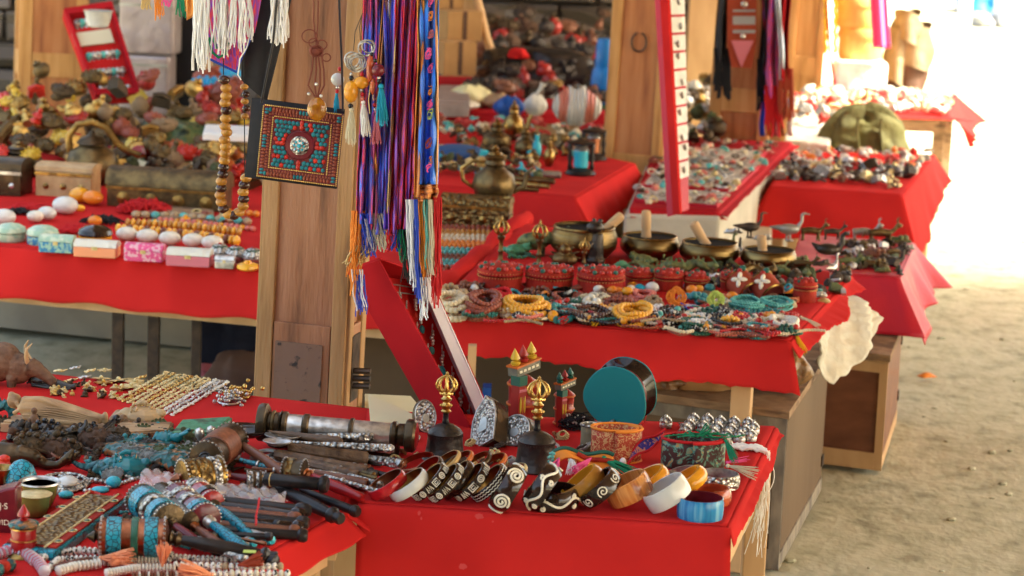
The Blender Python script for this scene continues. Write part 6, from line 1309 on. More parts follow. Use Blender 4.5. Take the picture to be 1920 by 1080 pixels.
def bowl(label, x, y, w, h, mallet, mlab):
    p = P(x, y, Z); s = s_(p); R = w/2; r = T('singing_bowl', label, 'singing bowl', p); S = lambda L: [(a*s, b*s) for a, b in L]
    MB().lathe(S([(R*.45,0),(R*.7,h*.08),(R*.97,h*.38),(R*1.0,h*.55),(R*.97,h*.78),(R*.90,h*.93),(R*.91,h),(R*.86,h),(R*.85,h*.9),(R*.9,h*.6),(R*.8,h*.25),(R*.4,h*.07),(0,h*.06)]), 44).build('bowl_body', 'singing_brass', r)
    MB().lathe(S([(R*.90,h*.93),(R*.925,h*.97),(R*.90,h*1.01),(R*.855,h*1.0),(R*.86,h*.95)]), 44, close=True).build('rim', 'brass', r)
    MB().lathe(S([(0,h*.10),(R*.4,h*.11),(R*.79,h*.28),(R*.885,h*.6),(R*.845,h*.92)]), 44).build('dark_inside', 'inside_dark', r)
    # mallet: leaning inside
    a = Vector((mallet[0]*s, mallet[1]*s, h*.35*s)); b = Vector((mallet[2]*s, mallet[3]*s, mallet[4]*s)); d = b-a
    t = T('wooden_mallet', mlab, 'mallet', p+a); t.rotation_mode = 'QUATERNION'; t.rotation_quaternion = d.to_track_quat('Z', 'Y'); L = d.length
    MB().lathe([(8*s,0),(9.5*s,.01),(10*s,L*.3),(9*s,L*.45),(8*s,L*.5),(9*s,L*.55),(9.5*s,L*.9),(8.5*s,L*.97),(5*s,L)], 18).build('mallet_shaft', 'pale_wood', t)
bowl('largest bronze singing bowl behind the elephant and the dark mouse', 1093, 486, 128, 64, (5,5,72,30,84), 'pale wooden mallet leaning out of the largest singing bowl to the right')
bowl('bronze singing bowl, second from the left, with upright mallet', 1217, 484, 114, 44, (-6,0,-10,0,92), 'pale wooden mallet standing upright in the second singing bowl')
bowl('bronze singing bowl, third from the left, with a glossy rim', 1329, 494, 116, 42, (6,0,-34,0,78), 'pale wooden mallet tipping left in the third singing bowl')
bowl('low bronze singing bowl at the right end of the bowls', 1440, 502, 108, 36, (-10,0,-16,0,62), 'short pale mallet in the low right singing bowl')
# bronze animals and sceptres
def elephant(label, x, y, k, m, rz=0):
    return solid('elephant_statue', label, 'statue', m, [('b',(0,0,34),24,(1.5,.85,.85)),('b',(34,0,42),15,(1,.9,1)),('t',[(44,0,40),(56,0,36),(66,0,44),(70,0,60),(78,0,70)],[8,6,5,4,4]),('t',[(42,-6,36),(56,-8,34),(64,-8,40)],[2.5,2.5,1.5]),
        ('b',(28,-12,40),9,(.8,.3,1)),('t',[(-18,-8,26),(-18,-8,0)],[9,8]),('t',[(18,-8,26),(18,-8,0)],[9,8]),('t',[(-18,9,26),(-18,9,0)],[9,8]),('t',[(18,9,26),(18,9,0)],[9,8]),('t',[(-34,0,38),(-40,0,18)],[3,2])], x, y, Z, rz, k, .0017)
elephant('green bronze elephant raising its trunk in front of the largest bowl', 1000, 480, .85, 'verdigris')
def frog(label, x, y, k, m, rz=0):
    return solid('frog_statue', label, 'statue', m, [('b',(0,0,14),16,(1.5,1,.8)),('b',(20,0,20),11,(1.1,1,.8)),('b',(24,-6,27),4),('b',(24,6,27),4),('t',[(-8,-12,12),(-22,-22,14),(-6,-26,3),(6,-28,2)],[6,5,4,3]),('t',[(16,-10,10),(24,-20,6),(34,-24,2)],[4,3.5,3]),('t',[(-8,12,12),(-22,20,14),(-6,24,3)],[6,5,4]),('t',[(16,10,10),(26,18,6),(36,22,2)],[4,3,3])]+[('t',[(-20+a*9,-24,4),(-26+a*13,-34,8)],[4,2]) for a in range(4)], x, y, Z, rz, k, .0016)
frog('bright green spiky lotus frog beside the bead ropes', 968, 482, .95, 'green_patina', 15)
frog('olive bronze frog before the second singing bowl', 1205, 500, .9, 'verdigris', 160)
solid('mouse_statue', 'upright dark bronze mouse before the largest singing bowl', 'statue', 'bell_metal', [('t',[(0,0,0),(0,0,34),(2,0,60)],[15,15,11]),('b',(-4,-4,72),14,(1.2,1,.8)),('b',(6,-2,84),5),('b',(-6,2,85),4),('t',[(-8,-8,44),(-14,-16,34)],[5,4]),('b',(0,0,8),19,(1,1,.6))], 1116, 496, Z, vox=.0015)
def dragon(label, x, y, k, m, rz, seed):
    rr = random.Random(seed); pts = [(-56+12*i, 5*math.sin(i*1.3), 14+10*math.sin(i*.85+seed)) for i in range(10)]
    return solid('dragon_statue', label, 'statue', m, [('t',pts,[4,7,10,12,12,12,11,10,9,7]),('b',(60,-2,20),11,(1.3,.9,.9)),('t',[(66,-6,28),(60,-6,38),(52,-6,40)],[3,2.5,1.5]),('t',[(-20,-8,12),(-24,-16,0)],[6,5]),('t',[(26,-8,12),(30,-16,0)],[6,5])]+[('b',(-50+11*i,0,26+10*math.sin(i*.85+seed)),4,(.8,.4,1.6)) for i in range(10)], x, y, Z, rz, k, .0018)
dragon('olive green bronze dragon coiled behind the small red boxes', 1228, 512, .8, 'verdigris', 0, 1)
dragon('long green bronze dragon with arched back below the third bowl', 1285, 512, .85, 'verdigris', -6, 2)
dragon('greenish dragon with dark head right of the mouse', 1165, 508, .55, 'green_patina', 20, 4)
dragon('brown bronze dragon lying before the low right bowl', 1400, 520, .8, 'old_brass', 6, 3)
dragon('dark green lizard-like bronze at the right of the dragons', 1475, 522, .65, 'verdigris', -20, 5)
solid('ganesh_statue', 'small spiny brass figure in front of the largest bowl', 'statue', 'old_brass', [('b',(0,0,16),18,(1.4,.9,.8)),('b',(0,-4,36),10)]+[('t',[(0,0,20),(30*math.cos(a),-4,20+26*math.sin(a))],[5,2]) for a in (0,.5,1,1.6,2.2,2.7,3.1)], 1058, 502, Z, vox=.0016)
for i, (x, y, h, lab) in enumerate([(938,494,86,'golden topped ritual sceptre standing by the bead ropes, left of the frog'), (1010,500,84,'ritual sceptre standing upright between frog and elephant'), (1094,508,60,'short ritual sceptre with cage top before the dark mouse')]):
    k = h/86; r = turned('ritual_sceptre', lab, 'ritual sceptre', x, y, Z, [('shaft', 'old_brass', [(8,0),(9,4),(5,8),(4,20),(6,24),(4,28),(4,44),(7,48),(8,52),(5,56),(3,60)]), ('point', 'brass', [(2,78),(2.5,86),(1,92),(0,93)])], seg=14, k=k)
    s = s_(P(x, y, Z))*k; mb = MB()
    for j in range(6):
        a = j*1.047; mb.tube([(q*math.cos(a)*s, q*math.sin(a)*s, z*s) for q, z in [(5,56),(12,62),(14,70),(9,79),(2,83)]], 2.4*s, 6)
    mb.build('prongs', 'brass', r)
# cowrie cuffs
def cuff(label, x, y, rz):
    p = P(x, y, Z); s = s_(p); r = T('cowrie_cuff', label, 'cuff', p+Vector((0,0,.026)), rot=Euler((R_(-50), R_(-40), R_(rz)), 'XYZ'))
    mb = MB(); mb.lathe([(22*s,-22*s),(25*s,-22*s),(26*s,0),(25*s,22*s),(22*s,22*s)], 30, close=True); mb.build('cuff_band', 'rust_thread', r)
    for z_ in (-21, 21): mb = MB(); mb.lathe([(24*s,(z_-2)*s),(27*s,z_*s),(24*s,(z_+2)*s)], 30, close=True); mb.build('edge_cord', 'brass', r)
    for j in range(4):
        a = -math.pi/2; u, v = math.cos(j*1.571+.78)*8.5, math.sin(j*1.571+.78)*8.5; g = a+u/26
        mb = MB(); mb.ball((0,0,0), 6.5*s, 10, 7, (1.25, .6, .7), Matrix.Translation((27*s*math.cos(g), 27*s*math.sin(g), v*s)) @ Matrix.Rotation(g+math.pi/2, 4, 'Z') @ Matrix.Rotation(-(j*1.571+.78), 4, 'Y')); mb.build('cowrie_shell', 'inlay', r)
    mb = MB(); mb.ball((26*s*math.cos(-1.1), 28*s*math.sin(-1.1), 15*s), 5*s, 10, 7); mb.build('coral_stud', 'coral', r)
    mb = MB(); mb.ball((26*s*math.cos(-.7), 27*s*math.sin(-.7), 20*s), 7*s, 8, 6, (1,.7,1)); mb.build('green_knot', 'green_bead', r)
cuff('red leather cuff with a flower of cowrie shells, left one of the pair', 1392, 556, 10)
cuff('red leather cuff with a flower of cowrie shells, right one of the pair', 1436, 560, 6)
bangle('brown ribbed cuff lying between the cowrie cuff and the lone red box', 1478, 560, .028, .016, 0, 0, 'rust_brocade', z=Z, lining='horn', th=.003)
bangle('wide dark horn bangle lying behind the bead heaps, left of the middle box', 1002, 556, .030, .022, 0, 0, 'horn', z=Z, lining='horn', th=.003)
bangle('black cuff standing open behind the beads beside the wide middle box', 1054, 552, .026, .024, 12, 20, 'black_bead', z=Z, lining='horn', th=.003)
bangle('black and white checked cuff beside the rolled crimson cloth', 862, 552, .032, .012, 0, 0, 'black_bead', z=Z, lining='horn', th=.003, inlay=lambda R, W: [([(6.283*i/14, 0), (6.283*i/14+.18, 0)], .0022) for i in range(14)])
# --- malas in rows (px, py centre, w, h, bead material, bead px, loops, accent, tassel, label)
MA = [(846,590,76,40,'cream_bead',6.5,5,None,None,'cream bead mala in a loose pile at the left end of the front row'),
 (850,562,66,24,'tan_bead',6,3,None,None,'tan bead mala behind the cream pile'),
 (876,548,50,20,'brown_bead',5,3,'white_enamel',None,'brown bead mala with a big white stone near the rolled cloth'),
 (905,590,84,50,'rust_bead',6,6,None,None,'red brown bead mala heaped right of the cream one'),
 (952,580,44,22,'black_bead',4,3,'tan_bead','tan_bead','small black mala with beige tassel left of the honey beads'),
 (988,594,100,38,'honey_bead',5.5,6,None,None,'honey yellow bead mala, wide coil in the front row'),
 (1052,600,70,30,'teal_bead',6,3,'amber','red_thread','teal mala with a big amber bead and red tassel'),
 (1046,590,50,14,'navy_bead',5,2,None,None,'dark blue beads behind the teal mala'),
 (1108,602,86,34,'dark_bead',5,4,None,'yellow_thread','dark brown mala with yellow tassel in the front row'),
 (1104,584,48,24,'white_bead',7,3,None,None,'fat white beads behind the dark brown mala'),
 (1186,606,78,38,'honey_bead',5.5,5,'sea_bead',None,'golden yellow mala with one sea green bead, right of the dark one'),
 (1248,612,62,28,'speckled_bead',5,4,'pink_bead','red_thread','black and white speckled mala with a red tuft'),
 (1306,622,66,26,'green_bead',4,5,None,None,'blackish green mala coil, left of the brown oval one'),
 (1366,626,66,26,'dark_bead',3.6,4,['red_bead','green_bead','red_bead'],None,'dark brown oval mala with red and green beads on top'),
 (1420,630,58,24,'teal_bead',3.4,6,None,None,'teal mala coil nearest the right front corner'),
 (1464,620,60,34,'white_bead',5.5,4,None,None,'white bead mala at the right front corner'),
 (1330,606,100,18,'white_bead',4.5,4,None,None,'long white mala behind the dark oval coils'),
 (1400,608,60,18,'white_bead',4.5,3,None,None,'second white mala left of the yellow tassel'),
 (1440,604,30,16,'orange_bead',6,2,'amber','yellow_thread','orange beads with yellow tassel among the white malas'),
 (1270,600,60,18,'green_bead',4,3,None,'red_thread','green mala with red thread behind the speckled one'),
 (1010,560,70,18,'brown_bead',5,3,'orange_bead',None,'brown mala behind the honey beads with an orange bead'),
 (1000,572,80,14,'teal_bead',4.5,3,None,None,'teal bead rope behind the honey coil'),
 (1062,572,70,22,'rust_bead',4.5,4,None,None,'rust red mala coil in the second row'),
 (1070,556,44,26,'red_bead',4,1,None,None,'thin bright red bead loop standing in the second row'),
 (1160,574,70,20,'rust_bead',4.5,3,None,None,'rust red mala behind the golden yellow one'),
 (1166,584,44,10,'blue_bead',4.5,2,None,None,'bright blue beads behind the golden yellow mala'),
 (1150,560,60,20,'brown_bead',4.5,3,None,None,'brown mala below the wide middle box'),
 (1206,562,54,24,'pink_bead',4.5,3,None,None,'salmon pink mala in front of the small red boxes'),
 (1222,574,40,16,'tan_bead',4.5,3,None,None,'leopard tan mala beside the orange thread loops'),
 (1124,566,50,20,'cream_thread',4,3,None,'white_thread','cream mala with long white strings before the middle box'),
 (940,566,46,20,'red_thread',4.5,4,None,None,'red cord bracelet bundle behind the rust beads'),
 (920,548,54,22,'dark_bead',4,3,None,None,'dark patterned mala under the left red box'),
 (1400,580,76,26,'sea_bead',3.2,6,None,None,'sea green chip mala in front of the cowrie cuffs'),
 (1452,578,70,24,'sea_bead',3.2,5,None,None,'pale turquoise mala left of the lone red box'),
 (1430,592,90,12,'teal_bead',4,2,None,None,'flat turquoise mala behind the white corner beads'),
 (1346,590,48,24,'dark_bead',4.5,3,['white_bead','brown_bead'],None,'dark mala with shell discs in the third row'),
 (1352,576,50,20,'white_bead',5,2,None,None,'shell chip bracelet behind the dark shell mala'),
 (1382,600,36,14,'black_bead',4,3,None,None,'black bracelet by the white malas at centre right'),
 (1470,606,44,10,'black_bead',3.5,3,None,None,'black bracelet beside the white corner mala'),
 (1310,570,30,18,'teal_bead',7,2,None,None,'big teal beads behind the lime green threads'),
 (1290,594,66,18,'green_bead',3.8,3,None,None,'grey green mala under the rainbow threads'),
 (1480,596,40,10,'coral',4,2,None,None,'coral mala at the right edge of the cloth'),
 (1412,600,70,10,'red_bead',3.5,3,None,None,'red mala strand behind the white corner beads'),
 (880,572,40,14,'brown_bead',5,2,None,None,'chestnut mala between tan and rust piles'),
 (1030,584,60,12,'tan_bead',4,2,None,None,'thin tan mala touching the honey coil'),
 (1135,592,40,16,'white_bead',5.5,2,None,None,'white bracelet between dark and golden malas')]
for i, (x, y, w_, h_, m, b, l, ac, ts, lab) in enumerate(MA):
    mala(lab, x, y, w_, h_, Z, m, b, l, seed=i, accent=ac, tas=ts, group='malas heaped along the front of the middle table')
rx = random.Random(55)
for i in range(84):
    v = rx.random(); u = rx.random(); x = 840+u*640+v*10; y = 556+u*40+v*36; m, c = rx.choice([('rust_bead','rust red'),('brown_bead','brown'),('tan_bead','tan'),('dark_bead','dark'),('cream_bead','cream'),('teal_bead','teal'),('red_bead','bright red'),('honey_bead','honey'),('green_bead','dark green'),('speckled_bead','speckled'),('white_thread','white cord')])
    mala(f'small {c} bead bracelet among the bigger malas, {["low","raised"][i%2]}, {["front","back"][v < .5]} {["left","centre left","centre right","right"][int(u*3.99)]}', x, y, rx.uniform(30, 56), rx.uniform(8, 14), Z+rx.uniform(0, .016), m, rx.uniform(3.2, 4.6), 2, seed=200+i, group='small bracelets among the malas', accent=rx.choice([None, None, 'coral', 'sea_bead', 'amber']))
BN = {'rust_bead':'rust red','brown_bead':'brown','tan_bead':'tan','dark_bead':'dark','cream_bead':'cream','teal_bead':'teal','red_bead':'bright red','honey_bead':'yellow','green_bead':'dark green','white_bead':'white','black_bead':'black','pink_bead':'salmon'}
for i in range(64):
    v = rx.random(); u = rx.random(); x = 838+u*620; y = 566+u*40+v*32; L = rx.uniform(34, 92); a = rx.uniform(-4, 7); m = rx.choice(list(BN)); q = rx.uniform(2.6, 4.2)
    rope(f'{BN[m]} strand of small beads lying across the malas, {["back","middle","front"][int(v*2.99)]} {["left","centre left","centre","centre right","right"][int(u*4.99)]}', [(x+L*t, y+a*t+3*math.sin(t*5+i)) for t in (0, .2, .4, .6, .8, 1)], Z, m, q, group='short bead strands across the malas', lift=rx.uniform(.004, .022), seg=6)
# big loose beads row in front of red boxes
for i, (x, y, q, m, c) in enumerate([(1122,548,9,'white_bead','white'),(1134,546,9,'sea_bead','sea green'),(1148,550,9,'orange_bead','orange'),(1160,550,8,'orange_bead','small orange'),(1176,553,10,'amber','amber'),(1182,546,8,'white_bead','ivory'),(1198,546,9,'cyan_thread','sky blue'),(1222,546,11,'white_enamel','oval white'),(1208,544,6,'blue_bead','tiny blue'),(1296,548,9,'orange_bead','deep orange'),(1310,546,8,'amber','yellow amber'),(1372,562,10,'orange_bead','flattened orange'),(1330,545,9,'teal_bead','dark teal'),(1356,560,7,'pink_bead','pink')]):
    p = P(x, y+8, Z); s = s_(p); mb = MB(); mb.ball((0,0,q*s), q*s, 14, 9, (1.2,1,.95)); t = mb.build('large_bead', m); t.location = p+Vector((0,0,.006)); tag(t, f'{c} large loose bead in front of the red boxes', 'bead', 'large loose beads before the red boxes')
# thread loops
def loops(label, x, y, q, m, n, lift=.02, flat=.8, name='thread_bundle'):
    p = P(x, y, Z+lift*.3); s = s_(p); rr = random.Random(int(x)); mb = MB()
    for k in range(n):
        a0 = rr.uniform(0, 6.3); rx, rz_ = rr.uniform(.4, 1)*q, rr.uniform(.4, 1)*q*flat; ox, oz = rr.uniform(-.3, .3)*q, rr.uniform(0, .2)*q
        mb.tube([((ox+rx*math.cos(a0+t))*s, rr.uniform(-3,3)*s-k*.2*s, (oz+q*flat+rz_*math.sin(a0+t))*s) for t in [j*.5 for j in range(13)]], .9*s, 4)
    t = mb.build(name, m); t.location = p; t.rotation_euler.x = -.5; return tag(t, label, 'thread bundle')
loops('orange thread loops standing in front of the small red boxes', 1268, 578, 17, 'orange_thread', 26, flat=1.2)
loops('lime green ball of thread before the left cowrie cuff', 1342, 580, 15, 'lime_thread', 40, flat=1.1)
loops('yellow thread wreath behind the golden yellow mala', 1205, 590, 16, 'yellow_thread', 34)
loops('cream cord tangle between rust and white malas', 1096, 575, 16, 'cream_thread', 24, flat=.7)
for i, (m, c) in enumerate([('orange_thread','orange'),('blue_thread','blue'),('rose_thread','rose'),('silver_thread','pale'),('red_thread','red'),('green_thread','green')]):
    p = P(1275+i*4, 588+i, Z); s = s_(p); mb = MB(); rr = random.Random(i)
    for k in range(6): mb.tube([((j*14+rr.uniform(-4,4))*s, (-j*5+rr.uniform(-12,12))*s, (14-1.6*j+rr.uniform(0,7))*s) for j in range(8)], 1.1*s, 4)
    t = mb.build('loose_threads', m); t.location = p; tag(t, f'{c} loose threads streaming right from the orange loops', 'threads')
p = P(1492, 632, Z); r = T('corner_tassel', 'yellow tassel hanging over the right front corner of the mala table', 'tassel', p+Vector((0,0,.008))); tassel(r, (0,0,0), (.35,-.5,-1), .05, 'yellow_thread', 40, .28, .001, 'threads')
p = P(1500, 600, Z); r = T('corner_tassel', 'cream and rust tassel ends at the lane edge of the mala table', 'tassel', p+Vector((0,0,.008))); tassel(r, (0,0,0), (1,-.25,-.6), .05, 'cream_thread', 26, .3, .001, 'threads'); tassel(r, (0,.01,0), (1,.2,-.6), .04, 'rust_thread', 16, .3, .001, 'threads', seed=3)
turned('shell_brooch', 'glittering silver brooch at the lane edge near the lone red box', 'brooch', 1536, 556, Z, [('disc', 'carved_silver', [(14,0),(16,3),(12,8),(5,12),(0,13)]), ('stone', 'sea_bead', [(6,9),(6,14),(0,16)])], seg=14)
turned('shell_brooch', 'small pale flower brooch below the glittering one at the lane edge', 'brooch', 1545, 566, Z, [('disc', 'pale_gold', [(12,0),(13,2),(8,6),(0,8)])], seg=9)
# bird and animal bronzes (right part of M and R table)
def bird(label, x, y, k, m, rz, z, kind=0):
    if kind == 0: parts = [('b',(0,0,30),16,(1.7,.8,.8)),('t',[(20,0,34),(30,0,48),(30,0,66),(36,0,70)],[7,4,4,4]),('t',[(36,0,70),(50,0,67)],[3,1.5]),('t',[(-22,0,32),(-48,0,34)],[8,2]),('t',[(2,-4,20),(4,-4,0)],[3,2.5]),('t',[(-4,4,20),(-4,4,0)],[3,2.5]),('b',(2,0,1),9,(1.4,1,.3))]
    elif kind == 1: parts = [('t',[(-26,0,26),(0,0,28),(22,0,26)],[8,9,8]),('t',[(22,0,28),(34,0,40)],[5,4]),('b',(38,0,43),6,(1.4,.8,.9)),('t',[(36,0,46),(34,-5,56),(40,-7,62)],[2,1.6,1]),('t',[(36,0,46),(34,5,56),(40,7,62)],[2,1.6,1])]+[('t',[(x_,y_,22),(x_+sx,y_,0)],[3.5,2.5]) for x_, y_, sx in ((-20,-4,-4),(-20,4,2),(18,-4,4),(18,4,-2))]+[('t',[(-32,0,28),(-40,0,16)],[2.5,2])]
    elif kind == 2: parts = [('b',(0,0,12),16,(1.6,1,.75)),('t',[(18,0,12),(28,0,24),(28,0,42),(34,0,46),(42,0,44)],[9,6,5,5,2.5]),('t',[(-20,0,14),(-34,0,24)],[8,2])]
    else: parts = [('b',(0,0,10),12,(1.8,.9,.7)),('b',(16,-2,16),8),('b',(-14,2,12),8,(1.3,1,.8)),('t',[(-30,0,6),(30,0,8)],[4,4]),('b',(4,-8,18),6)]
    return solid(['crane_statue','deer_statue','duck_statue','bronze_figurine'][kind], label, 'statue', m, parts, x, y, z, rz, k, .0017)
BR = [(1478,452,1.0,'pewter',0,0,'silvery crane with raised neck behind the low right bowl'),(1405,446,.9,'iron',10,0,'dark crane with thin neck left of the silvery crane'),(1360,462,.7,'verdigris',0,2,'green duck behind the third singing bowl'),(1385,478,.8,'bell_metal',80,2,'dark upright duck between the third and fourth bowls'),
      (1520,452,.95,'old_brass',0,1,'bronze deer right of the silvery crane'),(1560,450,.8,'iron',5,1,'dark deer on the pale pink cloth'),(1552,478,1.2,'bell_metal',0,2,'big dark bronze duck in the middle of the animals'),(1500,492,.8,'verdigris',10,3,'green figurine right of the low bowl'),(1505,512,.9,'old_brass',-10,1,'brass deer before the big dark duck'),
      (1540,500,.8,'iron',20,3,'dark lump figurine in front of the duck'),(1560,520,.8,'silver',60,0,'shiny crane nearest the lane edge of the mala table'),(1455,538,.8,'verdigris',0,3,'green figurine behind the cowrie cuffs'),(1395,532,.7,'old_brass',0,3,'brass figurine behind the left cowrie cuff'),(1340,524,.8,'silver',0,3,'silver jug shaped figurine before the third bowl'),
      (1430,452,.8,'pewter',0,3,'pewter figurine behind the low bowl'),(1375,440,.8,'silver',0,3,'shiny spoon shaped figurine behind the ducks'),(1500,532,.6,'brass',0,3,'little brass figurine by the lone red box'),(1460,515,.7,'verdigris',30,1,'green deer behind the cowrie cuffs'),(1425,510,.6,'iron',0,3,'dark figurine below the low bowl'),(1350,538,.6,'pale_gold',0,3,'pale figurine behind the lime threads'),(1320,520,.6,'bell_metal',0,3,'black pot figurine before the third bowl')]
for x, y, k, m, rz, kd, lab in BR:
    zz = ZM if not (y < 470 and x > 1500) else ZM
    bird(lab, x, y, k*.78, m, rz, zz, kd)
RR = [(1590,462,.8,'old_brass',0,3,'brass lump at the left of the low animal table'),(1618,456,.9,'pewter',0,1,'pewter deer at the back of the low animal table'),(1650,460,1.0,'old_brass',5,1,'long brass deer on the low animal table'),(1684,458,.9,'verdigris',0,3,'green figurine at the right back of the low animal table'),(1600,480,.9,'silver',0,3,'glittering figurine in the middle of the low animal table'),
      (1640,484,1.0,'mahogany',0,3,'dark wooden box figurine on the low animal table'),(1668,480,.8,'iron',0,3,'dark figurine near the glossy pink fold'),(1610,500,1.0,'verdigris',0,3,'flat green figurine at the front of the low animal table'),(1640,503,1.0,'old_brass',10,3,'flat brass figurine at the front of the low animal table'),(1672,497,.8,'bell_metal',0,2,'dark duck near the corner of the low animal table'),(1588,505,.7,'verdigris',0,1,'green deer at the left front of the low animal table'),(1625,470,.7,'silver',0,3,'silver scrap figurine behind the dark box figurine'),(1700,470,.6,'pewter',0,3,'small pewter figurine on the pink fold'),(1655,512,.6,'verdigris',0,3,'small green figurine at the front hem'),(1575,480,.6,'iron',0,3,'small iron figurine beside the big dark duck')]
for x, y, k, m, rz, kd, lab in RR: bird(lab, x, y, k*.9, m, rz, ZR, kd)
# ------------------------------------------------------------ bead ropes left of the rolled cloth (long table)
for i, (y, m, x1, lab) in enumerate([(432,'rust_bead',925,'rust bead rope nearest the ornate chest'),(441,'gold_bead',928,'thin gold brown bead rope below the rust one'),(450,'cream_bead',930,'cream bead rope, third from the chest'),(461,'orange_bead',918,'orange amber bead rope below the cream one'),(474,'sea_bead',905,'turquoise bead rope, fifth from the chest'),(486,'brown_bead',888,'brown wooden bead rope below the turquoise one'),(496,'sea_bead',872,'second turquoise bead rope by the rolled cloth'),(506,'rust_bead',850,'short rust bead rope near the red tray')]):
    rope(lab, [(790, y-1), ((790+x1)/2, y), (x1, y+2)], ZB, m, 6.5, disc=.8, group='bead ropes laid in rows beside the rolled cloth')
    rope(lab+', its second strand', [(790, y+4), ((790+x1)/2-6, y+5), (x1-8, y+7)], ZB, m, 6, disc=.8, group='bead ropes laid in rows beside the rolled cloth')
# ------------------------------------------------------------ under and beside the tables
p = P(1462, 720, .40); s = s_(p); mb = MB()
def bagf(u, v):
    a = 2*math.pi*u; q = math.sin(math.pi*v)**.6*(1+.10*math.sin(a*5+v*6)+.06*math.sin(a*11-v*9)); return ((58*q*math.cos(a)+8*(1-v))*s, 40*q*math.sin(a)*s, (92*v+6*math.sin(a*3)*v)*s)
mb.grid(bagf, 48, 20); t = mb.build('plastic_bag', 'brown_plastic', angle=80); t.location = (p.x, p.y+.05, .372); tag(t, 'crumpled brown plastic bag on the grey cabinet under the mala table corner', 'bag')
def heap(name, label, cat, px, py, z, wpx, dpx, hpx, m, seed=1, z0=None, rough=.12):
    p = P(px, py, z); s = s_(p); ph = [random.Random(seed).uniform(0, 6) for _ in range(1)][0]; mb = MB()
    def f(u, v):
        a = 2*math.pi*u; q = math.cos(v*math.pi/2)**.55; n = 1+rough*math.sin(a*3+ph+v*4)+rough*.6*math.sin(a*7-ph)+rough*.4*math.sin(v*13+a*2)
        return (wpx/2*q*n*math.cos(a)*s, dpx/2*q*n*math.sin(a)*s, hpx*math.sin(v*math.pi/2)*(1+rough*math.sin(a*2+ph)*(1-v))*s)
    mb.grid(f, 40, 14); t = mb.build(name, m, angle=80); t.location = p; return tag(t, label, cat)
for i, (x, y, m, lab) in enumerate([(1240,722,'brown_plastic','folded brown plastic parcel on the cabinet under the mala table'),(1330,724,'cardboard','flat folded cardboard parcel on the cabinet'),(1300,712,'jean_blue','dark folded cloth parcel at the back of the cabinet')]):
    heap('parcel', lab, 'parcel', x, y, .372, 150, 90, 26, m, i+3)
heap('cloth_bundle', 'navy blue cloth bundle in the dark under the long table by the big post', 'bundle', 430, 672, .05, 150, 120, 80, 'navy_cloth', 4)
heap('cloth_bundle', 'mauve cloth bundle on the ground beside the big post', 'bundle', 455, 720, .02, 130, 110, 62, 'mauve_cloth', 5)
heap('paper_parcel', 'small pink paper parcel by the mauve bundle', 'parcel', 388, 700, .02, 56, 60, 22, 'rose_thread', 6)
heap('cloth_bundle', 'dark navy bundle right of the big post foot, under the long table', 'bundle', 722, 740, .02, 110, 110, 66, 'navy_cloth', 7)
heap('plastic_bag', 'translucent yellow plastic bag under the mala table', 'bag', 912, 760, .10, 70, 80, 84, 'yellow_plastic', 8)
mb = MB(); p = Q(884, 700, 5.5); mb.box((0,0,.25),(.018,.03,.5)); t = mb.build('wood_slat', 'pale_wood', smooth=False); t.location = (p.x, p.y, 0); tag(t, 'upright pale slat in the dark under the mala table', 'slat')
mb = MB(); p = Q(1000, 700, 6.4); mb.box((0,0,.2),(.9,.05,.4)); t = mb.build('wooden_crate', 'brown_ply', smooth=False, bevel=.004); t.location = (p.x, p.y, 0); tag(t, 'brown board crate standing in the shade under the mala table', 'crate')
mb = MB(); p = Q(915, 690, 5.9); mb.box((0,0,.16),(.02,.05,.32)); t = mb.build('blue_folder', 'blue_plastic', smooth=False); t.location = (p.x, p.y, 0); tag(t, 'blue folder standing behind the yellow plastic bag', 'folder')
# ragged hide hanging from the lane side of the mala table
a = P(1500, 612, .50); b = P(1590, 560, .50); mb = MB(); rnd = random.Random(17)
edge = [.09,.13,.165,.15,.14,.115,.10,.09,.07,.05]
def hide(u, v):
    q = a.lerp(b, u*.85); L = lerp_list(edge, u)*(1+.03*math.sin(u*40))
    n = Vector(((b-a).y, -(b-a).x, 0)).normalized()
    return q-a+n*(.018+.04*v+.016*math.sin(u*7+v*4)+.006*math.sin(u*19+v*9)+.003*math.sin(u*41-v*27))+Vector((.06*v*u, 0, -L*v+.02))
mb.grid(hide, 40, 24); t = mb.build('ragged_hide', 'hide', angle=80, solid=.002); t.location = a; tag(t, 'ragged cream hide hanging from the lane side of the mala table', 'hide')
# orange peel on the lane
p = P(1738, 708, .0); mb = MB(); s = s_(p); mb.grid(lambda u, v: ((-16+32*u)*s, (-10+20*v)*s, (7*math.sin(u*3)*math.sin(v*2.6)+1)*s), 8, 8); t = mb.build('orange_peel', 'orange_peel', solid=.002); t.location = p+Vector((0,0,.003)); t.rotation_euler.z = .5; tag(t, 'scrap of orange peel lying on the lane', 'litter')
